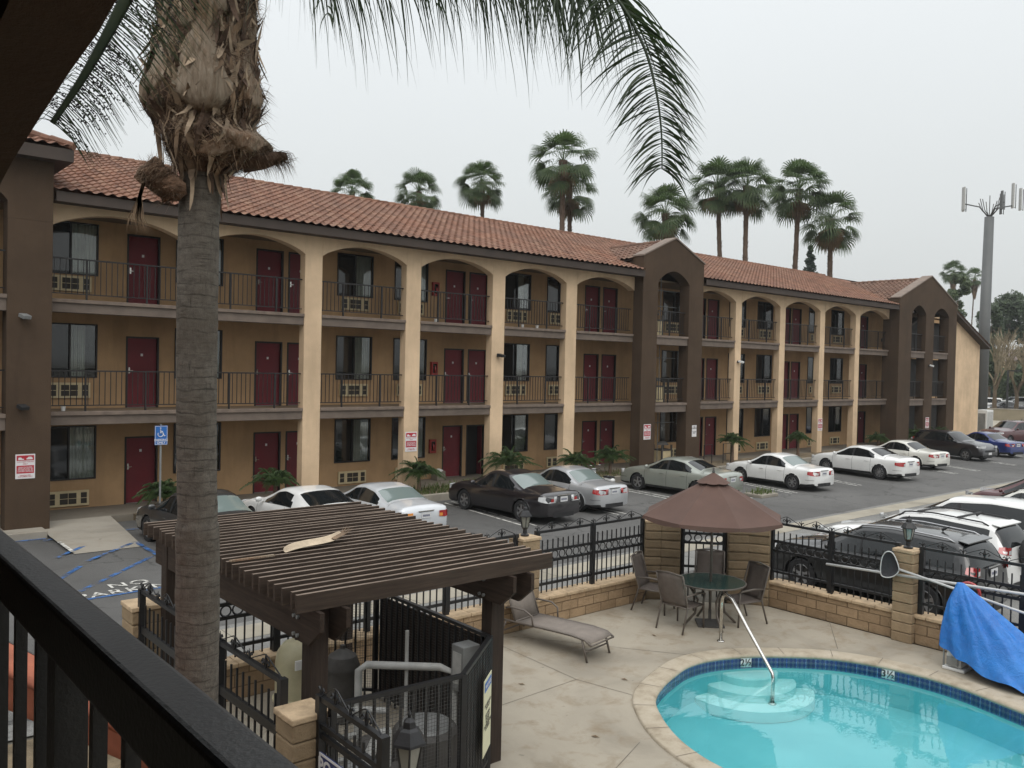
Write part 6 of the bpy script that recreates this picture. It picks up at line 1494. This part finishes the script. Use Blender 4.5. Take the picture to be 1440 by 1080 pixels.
# fronds
def bigfrond(path, nl, lens, wid, name, mat='frond', rw=.02, spread=.55, hang=.30, seed=1, per=2, tw0=0):
    R_=random.Random(seed); pts=catmull(path,10); m=len(pts); fo=MB(); 
    MB().tube([tuple(p) for p in pts],[rw*(1-.85*i/(m-1)) for i in range(m)],6).build('frond_stalk', M['frond'], r, smooth=True)
    for k in range(nl):
        t_=(k+.5)/nl; f=t_*(m-1); i=min(m-2,int(f)); p=pts[i].lerp(pts[i+1],f-i); tg=(pts[i+1]-pts[i]).normalized(); side=tg.cross(V((0,0,1)))
        if side.length<.35: side=V(LASTS) 
        side.normalize(); LASTS=tuple(side); tw=min(1,max(0,(t_-tw0)/.3)) if tw0 else 0; side=(side*(1-tw)+V((.759,-.651,.0))*tw*(1 if side.dot(V((.759,-.651,0)))>=0 else -1)).normalized()
        steep=max(0,-tg.z)
        for s_ in (-1,1):
            for q in range(per//2 if not tw0 or t_ < .5 else (2 if (t_ < .62 or k%2) else 1)):
                ll=interp(lens,t_)*R_.uniform(.65,1.12); down=V((0,0,-1))
                d=(side*s_*R_.uniform(.55,1.0)*(.75+.6*steep)+tg*R_.uniform(.25,.7)*(1-.45*steep)+V((0,0,R_.uniform(-.1,.35)*(1-steep)))+side.cross(tg)*R_.uniform(-.35,.35)).normalized(); n5=8; q_=p.copy(); P=[q_.copy()]
                hg=hang*R_.uniform(.6,1.25)*(1-.45*(t_>.6) if tw0 else 1)
                for w_ in range(n5):
                    d=(d*(1-hg)+down*hg*(1.0 if w_ < 6 else .6)+V((R_.uniform(-.04,.04),R_.uniform(-.04,.04),0))).normalized(); q_=q_+d*ll/n5; P.append(q_.copy())
                ww=wid*R_.uniform(.6,1.15); sd=(side.cross(tg)*R_.uniform(-1,1)+V((R_.uniform(-.7,.7),R_.uniform(-.7,.7),0))).normalized(); fo.ribbon(P,[ww*.5,ww*.9,ww,ww,ww*.9,ww*.7,ww*.45,ww*.22,ww*.05],side=sd)
    fo.build(name, M[mat], r)
def wp(px,py,dep): return tuple(V((0,0,CH))+(fw+Rc*(px-720)/FPX-Uc*(py-540)/FPX)*dep)
FR=[(2.25,5.75,7.5),(2.15,5.0,7.25),wp(425,-120,4.9),wp(560,-120,4.8),wp(690,-100,4.7),wp(790,-65,4.6),wp(862,-8,4.5),wp(903,60,4.45),wp(922,125,4.42),wp(930,185,4.42),wp(931,238,4.42)]
bigfrond(FR,185,[(0,.8),(.15,.95),(.35,.95),(.5,.78),(.62,.50),(.8,.34),(1,.22)],.0125,'leaflets',seed=3,per=8,tw0=.42,hang=.26)
bigfrond([(2.2,5.6,7.7),(1.8,4.9,7.6),(1.6,4.3,7.2),(1.7,3.6,6.9)],50,[(0,.5),(.5,.6),(1,.3)],.017,'leaflets',seed=9)
for k in range(9):
    a=vA+pi+(-1.6+3.2*k/8); d=V((cos(a),sin(a),0)); b0=V((2.27,5.93,7.55))
    bigfrond([tuple(b0),tuple(b0+d*.6+V((0,0,.9))),tuple(b0+d*1.5+V((0,0,1.35))),tuple(b0+d*2.4+V((0,0,1.0))),tuple(b0+d*3.0+V((0,0,.2)))],40,[(0,.4),(.5,.6),(1,.25)],.03,'leaflets',seed=20+k)
# flower stalk frond seen at the upper left, fine leaflets and dark seed clusters
pth=[(1.55,4.9,7.2),(1.36,4.22,6.25),(1.26,4.24,5.92),(1.18,4.3,5.70),(1.08,4.38,5.46),(.97,4.47,5.24)]
pts=catmull(pth,12); m=len(pts); MB().tube([tuple(p) for p in pts],[.045*(1-.75*i/(m-1)) for i in range(m)],6).build('frond_stalk', M['frond'], r, smooth=True)
fo=MB(); sd_=MB(); R_=random.Random(8)
for k in range(150):
    t_=.15+.85*k/150; f=t_*(m-1); i=min(m-2,int(f)); p=pts[i].lerp(pts[i+1],f-i); ll=.50*(1-.5*t_)*R_.uniform(.7,1.05)
    for d0 in (V((.62,-.35,-.62)),V((-.5,.3,.3))):
        d=(d0+V((R_.uniform(-.2,.2),R_.uniform(-.2,.2),R_.uniform(-.2,.2)))).normalized(); l2=ll*(1 if d0.z<0 else .5); P=[p,p+d*l2*.5,p+d*l2+V((0,0,-.06))]; fo.ribbon(P,[.0052,.0042,.001],side=(.759,-.651,0))
for k in range(135):
    t_=.22+.75*R_.random(); f=t_*(m-1); i=min(m-2,int(f)); p=pts[i].lerp(pts[i+1],f-i); d=(V((.62,-.35,-.62))+V((R_.uniform(-.25,.25),R_.uniform(-.25,.25),R_.uniform(-.25,.25)))).normalized(); l=.34*(1-.45*t_)*R_.uniform(.5,1.05)
    if k%3==0: d=-d*.7; l*=.6
    q=0
    while q<l:
        q+=R_.uniform(.008,.02); c=p+d*q+V((R_.uniform(-.008,.008),R_.uniform(-.008,.008),R_.uniform(-.008,.008))); s_=R_.uniform(.003,.0062)
        sd_.add([c+V((s_,0,0)),c+V((-s_,0,0)),c+V((0,s_,0)),c+V((0,-s_,0)),c+V((0,0,s_)),c+V((0,0,-s_))],[(0,2,4),(2,1,4),(1,3,4),(3,0,4),(2,0,5),(1,2,5),(3,1,5),(0,3,5)])
fo.build('fine_leaflets', M['frond'], r); sd_.build('seed_clusters', simple('seed',(.035,.028,.03),.8,.3,20), r)

# ------------------------------------------------------------------ fan palms behind the motel
def fancrown(seed, nl=42, dead=9):
    R_=random.Random(seed); g_=MB(); dd=MB()
    for k in range(nl+dead):
        isd = k>=nl; t_=(k/nl) if not isd else 1
        a=k*2.39996+R_.uniform(-.5,.5); el=radians(84-128*t_**.9+R_.uniform(-15,15)) if not isd else radians(-68+R_.uniform(-10,10))
        d=V((cos(a)*cos(el),sin(a)*cos(el),sin(el))); pl_=(.98 if not isd else .5)*R_.uniform(.85,1.15); side=V((-sin(a),cos(a),0)); base=V((0,0,-.1*t_)); 
        mid=base+d*pl_*.6+V((0,0,.03)); tip=base+d*pl_+V((0,0,-.10*pl_)); mb=g_ if not isd else dd
        mb.ribbon([base,mid,tip],[.04,.03,.025],side=side)
        fd=(tip-mid).normalized(); nrm=side.cross(fd); ns=25; Rf=R_.uniform(.66,.86); roll=R_.uniform(-.5,.5); sd2=(side*cos(roll)+nrm*sin(roll)).normalized(); nm2=sd2.cross(fd)
        for s_ in range(ns):
            b=radians(-78+156*s_/(ns-1)); sdir=(fd*cos(b)+sd2*sin(b)+nm2*(.16 if s_%2 else -.04)-V((0,0,.1))).normalized(); L_=Rf*(.72+.28*cos(b*.8))*R_.uniform(.9,1.08)
            e1=tip+sdir*L_*.62; e2=tip+sdir*L_*.88+V((0,0,-.05*L_)); e3=tip+sdir*L_*1.02+V((0,0,-.26*L_)); perp=sdir.cross(nm2); mb.ribbon([tip,e1,e2,e3],[.018,.062,.036,.006],side=perp)
    return g_,dd
FC=[fancrown(s,n_,d_) for s,n_,d_ in ((1,48,9),(2,40,14),(3,54,6),(4,44,11))]
FM=[]
for gidx,(g_,dd) in enumerate(FC):
    a=g_.build('crown',M['fan']); b=dd.build('dead_leaves',M['dry']); FM.append((a.data,b.data)); bpy.data.objects.remove(a); bpy.data.objects.remove(b)
def fanpalm(label, c, base, s, k, tr=.17, skirt=0, rz=0):
    FL_ = .9 if not skirt else .3
    r_=thing('fan_palm', label, 'palm', (base[0],base[1],0), 0, 'fan palms beyond the motel roof'); c=V(c)
    for me,nm in zip(FM[k],('crown','dead_leaves')):
        o=bpy.data.objects.new(nm,me); COL.objects.link(o); o.parent=r_; o.matrix_parent_inverse=r_.matrix_basis.inverted(); o.matrix_basis=Matrix.Translation(c) @ Matrix.Rotation(rz,4,'Z') @ Matrix.Scale(s,4)
    mb=MB(); N_=46; vs=[]; n_=12; R_=random.Random(k+int(c.x)); x0,y0=base
    for i in range(N_+1):
        t_=i/N_; z=c.z*t_; cx_=x0+(c.x-x0)*t_**1.5; cy_=y0+(c.y-y0)*t_**1.5; flare=.10*max(0,(t_-.88)/.12)
        for q in range(n_):
            a=2*pi*q/n_; rr=(tr*(1.15-.3*t_)+flare*s*FL_)*(1+.10*R_.uniform(-1,1)); vs.append((cx_+rr*cos(a),cy_+rr*sin(a),z))
    mb.add(vs,[(i*n_+q,i*n_+(q+1)%n_,(i+1)*n_+(q+1)%n_,(i+1)*n_+q) for i in range(N_) for q in range(n_)]); mb.build('trunk', M['ftrunk'], r_, smooth=True)
    st=MB()
    for i in range(int(160)):
        z=c.z*(.35+.65*R_.random()); a=R_.uniform(0,6.28); t_=z/c.z; cx_=x0+(c.x-x0)*t_**1.5; cy_=y0+(c.y-y0)*t_**1.5; rr=tr*(1.12-.3*t_); p=V((cx_+rr*cos(a),cy_+rr*sin(a),z)); o_=V((cos(a),sin(a),0)); st.ribbon([p,p+o_*.05+V((0,0,.10)),p+o_*.09+V((0,0,.16))],[.09,.06,.01],side=(-sin(a),cos(a),0))
    st.build('leaf_scars', M['ftrunk'], r_)
    if skirt:
        sk=MB()
        for i in range(260):
            a=R_.uniform(0,6.28); z=c.z-.2*s-R_.random()*skirt; rr=.12*s+.5*s*(1-(c.z-z)/(skirt+.3))*R_.random(); p=V((c.x+rr*cos(a),c.y+rr*sin(a),z)); sk.ribbon([p,p+V((.1*cos(a),.1*sin(a),-.5*s)),p+V((.02,.02,-.9*s))],[.10,.14,.02],side=(-sin(a),cos(a),0))
        sk.build('dead_skirt', M['dry'], r_)
def cpt(px,py,dep):
    d = fw+Rc*(px-720)/FPX-Uc*(py-540)/FPX; return V((0,0,CH))+d*dep
FP=[(495,270,62,62,'leftmost fan palm, only its crown showing over the tiled ridge'),(589,270,60,66,'second fan palm from the left, low over the ridge'),(678,258,60,68,'third fan palm from the left with a short bare trunk'),(792,226,58,92,'tallest left fan palm with a full double crown'),(800,268,61,76,'lower fan palm directly behind the tallest left one'),(936,300,60,82,'fan palm above the brown central tower'),(1009,262,64,80,'left palm of the close pair right of the central tower'),(1050,262,63,84,'right palm of the close pair right of the central tower'),(1124,266,66,84,'tall fan palm with a straight trunk, second from the right of the near row'),(1168,308,66,86,'shaggy fan palm at the right end of the near row')]
for k,(px,py,dep,dia,lb) in enumerate(FP):
    c=cpt(px,py,dep); s_=dia*dep/FPX/3.05; lean={6:(-.0,0),9:(0,0)}.get(k,(0,0)); tb_=cpt({0:497,1:592,2:679,3:790,4:803,5:936,6:1014,7:1047,8:1116,9:1166}[k],py+140,dep)
    bx=c.x+(tb_.x-c.x)*1.6; by=c.y+(tb_.y-c.y)*1.6
    fanpalm(lb,c,(bx,by),s_,(k*3+k//4)%4,.145*(s_*.9),rz=k*1.3)
for k,(px,py,dep,dia,lb) in enumerate(((1341,382,140,31,'distant fan palm left of the two beside the grey mast'),(1371,390,150,29,'distant slim fan palm with a brown dead skirt nearest the grey mast'))):
    c=cpt(px,py,dep); s_=dia*dep/FPX/2.9; tb_=cpt(px-8,py+100,dep); fanpalm(lb,c,(tb_.x,tb_.y),s_,k,.10,2.6,rz=k)
# ------------------------------------------------------------------ leafy trees at the right and far end
def tree(label,px,py,dep,w_px,h_px,mat,seed,n=2600,leaf=.28,trunk=True,kind='blob',name='tree',clumps=16):
    R_=random.Random(seed); c=cpt(px,py,dep); k=dep/FPX; W_=w_px*k/2; H_=h_px*k/2; r_=thing(name,label,'tree',(c.x,c.y,0)); mb=MB(); cl=[]
    for i in range(clumps):
        if kind=='cone':
            t_=i/(clumps-1); z=c.z-H_+2*H_*t_; rad=W_*(1-t_)**.8*.75; a=i*2.4; cl.append((V((c.x+rad*.6*cos(a),c.y+rad*.6*sin(a),z)),max(.25,W_*.5*(1-t_)+.2)))
        else:
            a=R_.uniform(0,6.28); u=R_.uniform(-.85,.95); rad=W_*.72*sqrt(max(0,1-u*u))*R_.uniform(.5,1); cl.append((V((c.x+rad*cos(a),c.y+rad*sin(a),c.z+u*H_*.85)),W_*R_.uniform(.22,.42)))
    for i in range(n):
        q,rd=cl[R_.randrange(len(cl))]; d=V((R_.gauss(0,1),R_.gauss(0,1),R_.gauss(0,1))).normalized(); p=q+d*rd*R_.random()**.4; s_=leaf*R_.uniform(.5,1.2); a=V((R_.uniform(-1,1),R_.uniform(-1,1),R_.uniform(-1,1))).normalized(); b=a.orthogonal().normalized(); 
        mb.add([p-a*s_,p+b*s_*.6,p+a*s_,p-b*s_*.6],[(0,1,2,3)])
    mb.build('crown', M[mat], r_)
    if trunk:
        tb_=MB(); base=V((c.x,c.y,0)); tb_.tube([base,base.lerp(c,.5)+V((.2,0,0)),c],[.05*c.z*.5+.1,.1,.05],8)
        for q,rd in cl[:9]: tb_.tube([base.lerp(c,.45+R_.random()*.3),q],[.07,.02],5)
        tb_.build('trunk', M['wood'], r_, smooth=True)
    return r_
tree('light green leafy tree peeking over the far tower roof',1347,415,105,38,74,'tree2',1,3000,.22)
tree('dark conifer tip showing over the ridge between the two right palms',1139,380,95,34,64,'pine',2,2600,.2,kind='cone',clumps=14)
for i,(px,py,dep,w_,h_,mt,lb) in enumerate(((1392,470,120,44,100,'tree','tall dark tree directly behind the grey mast'),(1418,448,130,60,74,'tree','dark rounded tree right of the grey mast'),(1450,470,125,60,110,'tree','dark tree cut by the right edge of the view'),(1392,515,112,40,60,'tree','low dark tree behind the mast base'),(1432,540,118,70,50,'tree2','bushy olive tree behind the bare tree'),(1480,520,110,90,120,'tree','wide dark tree beyond the right edge'),(1410,545,150,70,40,'pine','dark hedge like tree behind the parked cars'))):
    tree(lb,px,py,dep,w_,h_,mt,30+i,6500,.27,clumps=34)
def baretree(label,px,py_base,dep,h,seed,mat='wood'):
    R_=random.Random(seed); b=cpt(px,py_base,dep); b.z=0; r_=thing('bare_tree',label,'tree',(b.x,b.y,0)); mb=MB(); tw=MB()
    def br(p,d,l,rad,lv):
        q=p+d*l; mid=p.lerp(q,.5)+V((R_.uniform(-.05,.05),R_.uniform(-.05,.05),0))*l; (mb if lv<2 else tw).tube([p,mid,q],[rad,rad*.8,rad*.6],5 if lv<2 else 3,False)
        if lv>=5: return
        for _ in range(3 if lv else 4):
            nd=(d+V((R_.uniform(-.55,.55),R_.uniform(-.55,.55),R_.uniform(-.1,.5)))).normalized(); br(p.lerp(q,R_.uniform(.6,1)),nd,l*R_.uniform(.6,.85),rad*.62,lv+1)
    br(b,V((0,0,1)),h*.26,.28,0); mb.build('trunk',M['wood'],r_,smooth=True); tw.build('twigs',simple('twig_bark',(.23,.19,.125),.9,.3,2),r_)
baretree('pale bare branched tree right of the grey mast',1398,602,92,12.5,3); baretree('pale bare tree behind the street lamp at the right edge',1428,592,98,11.5,4); baretree('bare tree cut by the right edge of the view',1452,596,95,12,5)
# monopole
r=thing('cell_mast','tall tapering grey mast with aerial arms and panels on top','mast',(69.3,26.2,0)); bx,by=69.3,26.2; zt_=16.3; tx,ty=69.75,26.2
MB().tube([(bx,by,0),(tx,ty,zt_)],[.44,.33],24).build('pole', M['pole'], r, smooth=True)
rt=V((.759,-.651,0)); wr=MB()
for k,(sx,fy) in enumerate(((-1,0),(1,.15),(.25,-.8),(.9,.8))):
    tip=V((tx,ty,zt_))+rt*sx*1.9+V((.651,.759,0))*fy*1.4; pts=[V((tx,ty,zt_-.1)),V((tx,ty,zt_))+(tip-V((tx,ty,zt_)))*.4+V((0,0,.75)),tip+V((0,0,.95))]; wr.tube(pts,.05,6)
wr.build('arm', M['pole'], r, smooth=True)
for k,(ox,oy,oz,h_,l_) in enumerate(((-2.0,0,1.35,1.75,.3),(1.85,.2,1.7,1.9,.22),(2.6,.5,1.5,1.7,.22),(1.35,.9,1.2,1.6,.15),(.35,-1,1.1,1.4,.15),(-1.8,.4,1.15,1.4,.2))):
    p=V((tx,ty,zt_+oz))+rt*ox+V((.651,.759,0))*oy; MB().bar(p+V((0,0,-h_/2)),p+V((0,0,h_/2)),l_+.05,.12,up=(rt.x,rt.y,0)).build('antenna_panel', M['pvc'] if k in (0,1,2,5) else M['pole'], r, bevel=.02); q=p+rt*.22; MB().tube([p+V((0,0,-h_*.4)),q+V((0,0,-h_*.5)),q+V((0,0,h_*.45))],.03,5).build('bracket', M['pole'], r)
m_=MB()
for k in range(9):
    a=k*.7; m_.tube([(tx,ty,zt_),(tx+.5*cos(a),ty+.5*sin(a),zt_+.5),(tx+.75*cos(a),ty+.75*sin(a),zt_+1.1+.2*(k%3))],.03,5)
m_.build('cables', M['equip'], r)
r=thing('utility_cabinet','pale grey utility cabinet at the foot of the mast','cabinet',(67.9,25.4,0)); MB().box(67.3,68.5,25.0,25.7,0,1.75).build('case', M['white'], r, bevel=.02)
for xa in (67.38,67.93): MB().box(xa,xa+.48,24.985,24.998,.1,1.6).build('door', M['pvc'], r)
MB().box(67.285,67.298,25.1,25.6,.15,1.5).build('side_panel', M['grey'], r)
r=thing('street_lamp','dark street lamp post with a short arm at the far right','street lamp',(0,0,0)); b=cpt(1415,600,85); r.location=(b.x,b.y,0); r.matrix_basis=Matrix.Translation((b.x,b.y,0)); MB().tube([(b.x,b.y,0),(b.x,b.y,4.9)],[.11,.08],10).build('post', M['iron'], r); MB().bar((b.x,b.y,4.85),(b.x+rt.x*1.0,b.y+rt.y*1.0,4.9),.09,.09).build('arm', M['iron'], r); MB().bar((b.x+rt.x*.5,b.y+rt.y*.5,4.85),(b.x+rt.x*1.2,b.y+rt.y*1.2,4.88),.25,.12).build('lamp_head', M['iron'], r)
r=thing('perimeter_wall','low beige wall along the street beyond the lot','wall',(92,31,0))
a=cpt(1372,600,84); b2=cpt(1500,600,80); a.z=b2.z=0; MB().bar(a+V((0,0,.55)),b2+V((0,0,.55)),.25,1.1).build('wall', simple('beige_wall',(.27,.23,.16),.9,.2,.6), r); MB().bar(a+V((0,0,1.14)),b2+V((0,0,1.14)),.35,.08).build('wall_cap', M['kerb'], r)
r=thing('distant_house','far house with a pinkish hip roof behind the bare trees','house',(0,0,0)); c=cpt(1425,505,165); r.matrix_basis=Matrix.Translation((c.x,c.y,0)); MB().box(-7,7,-5,5,0,c.z-.5).build('wall', M['cream'], r, local=True); z_=c.z-.5; MB().add([(-7.6,-5.6,z_),(7.6,-5.6,z_),(7.6,5.6,z_),(-7.6,5.6,z_),(-3,0,z_+2.4),(3,0,z_+2.4)],[(0,1,5,4),(1,2,5),(2,3,4,5),(3,0,4)]).build('roof', simple('far_roof',(.17,.13,.12),.9,.2,1), r, local=True)
for k,(px,py,dep,kd,pm,lb,rz) in enumerate(((1380,578,104,'suv','p_white','distant white car just right of the end wall',.6),(1402,578,106,'sedan','p_white2','distant white car behind the bare tree trunk',.9),(1424,572,112,'suv','p_silver','distant silver van beyond the street lamp',1.1),(1412,582,100,'sedan','p_black','distant dark car beside the street lamp',.8))):
    b=cpt(px,py,dep); make_car('distant_car',lb,'car',kd,M[pm],(b.x,b.y,0),rz,1.0)
tag_struct(MB().add([(74,-10,.004),(130,-10,.004),(130,60,.004),(74,60,.004)],[(0,1,2,3)]).build('pavement', M['gutter']))

# ------------------------------------------------------------------ the balcony the view is taken from
rz0=3.72
r=thing('balcony_railing','heavy black square balcony railing in the near foreground','railing',(.32,1,2.85))
MB().box(.293,.348,-2,6,3.722,3.80).build('top_rail', M['blackrail'], r, bevel=.008, bseg=3)
m_=MB(); y=.12
ys_=[.33,.44,.55,.66,.77,.92,1.04,1.16,1.28+.09,1.50,1.60+.0,1.70,1.80,1.90,2.0,2.1,2.2,2.3]
for y in (-.5,-.36,-.22,-.08,.06,.20,.34,.48,.62,.76,.905,1.05,1.185,1.50,1.655,1.81,1.965,2.12,2.275,2.43,2.6): m_.box(.3105,.3285,y-.009,y+.009,2.95,3.724)
m_.build('balusters', M['blackrail'], r); MB().box(.298,.342,1.32,1.365,2.85,3.724).build('post', M['blackrail'], r); MB().box(.295,.345,-1.0,-.94,2.85,3.724).build('post', M['blackrail'], r); MB().box(.30,.34,-2,6,2.92,2.95).build('bottom_rail', M['blackrail'], r)
r=thing('near_stucco_arch','dark brown stucco arch of the near balcony filling the upper left corner','arch wall',(.5,2,0))
A=[(-3,5.08),(1.2,5.08),(1.7,5.05),(2.15,4.99),(2.3,4.955),(2.57,4.925),(2.93,4.87),(3.3,4.81),(3.5,4.765),(3.9,4.62),(4.2,4.42),(4.35,4.2),(4.35,-.02),(4.9,-.02),(4.9,6.3),(-3,6.3)]
MB().prism(A,'x',.40,.60).build('arch_wall', M['darkbrown'], r)
MB().box(-1.4,.40,-3,4.9,5.35,5.5).build('balcony_ceiling', M['darkbrown'], r); MB().box(-1.5,-1.4,-3,4.9,-.02,5.5).build('rear_wall', M['darkbrown'], r)
tag_struct(MB().box(-1.39,.30,-3,4.85,2.70,2.85).build('balcony_floor', M['conc']))
MB().box(-1.4,.40,4.7,4.9,-.02,5.4).build('added_end_wall', M['darkbrown'], r); MB().box(-1.4,.40,-3.1,-2.95,-.02,5.4).build('added_end_wall', M['darkbrown'], r)  # unseen end walls, added to keep sky light off the near rail
MB().box(.31,.40,-3,4.69,2.60,2.88).build('floor_edge', M['darkbrown'], r)
r=thing('curved_canopy','orange red rounded canopy seen between the balusters below','canopy',(1,6,2)); vs=[]
c0=V((.30,7.1,1.72)); c1=V((1.32,4.5,1.72)); nn=V((.92,.38,0))
for i in range(15):
    t_=i/14; b=c0.lerp(c1,t_)
    for j in range(15):
        a=radians(0+92*j/14); vs.append(b+nn*(.78-.22*t_)*cos(a)+V((0,0,(.92-.34*t_)*sin(a))))
o=MB().add(vs,[(i*15+j,i*15+j+1,(i+1)*15+j+1,(i+1)*15+j) for i in range(14) for j in range(14)]).build('cover', M['terra'], r, smooth=True); o.modifiers.new('s','SOLIDIFY').thickness=.03
sm_=MB()
for j in (4,9):
    a=radians(92*j/14); sm_.tube([c0+nn*.783*cos(a)+V((0,0,.923*sin(a))),c1+nn*.563*cos(a)+V((0,0,.583*sin(a)))],.008,5)
sm_.build('seam', M['equip'], r)
tag_struct(MB().add([(-1.3,4.9,.012),(3.1,4.9,.012),(3.1,10.3,.012),(-1.3,10.3,.012)],[(0,1,2,3)]).build('planting_bed', M['soil']))
tag_struct(MB().add([(-1.3,-6,.014),(1.2,-6,.014),(1.2,4.88,.014),(-1.3,4.88,.014)],[(0,1,2,3)]).build('near_path', M['conc']))

# ------------------------------------------------------------------ haze
HAZE = True
if HAZE:
    t=bpy.data.materials.new('haze'); t.use_nodes=True; t.node_tree.nodes.clear(); o_=t.node_tree.nodes.new('ShaderNodeOutputMaterial'); v_=t.node_tree.nodes.new('ShaderNodeVolumePrincipled'); v_.inputs['Density'].default_value=.0004; v_.inputs['Color'].default_value=(.93,.96,.97,1); v_.inputs['Anisotropy'].default_value=.2; t.node_tree.links.new(v_.outputs[0],o_.inputs['Volume'])
    hz=MB().box(-1000,1000,-1000,1000,-1.2,40).build('haze', t); tag(hz,'pale even haze over the whole place','haze',kind='stuff')
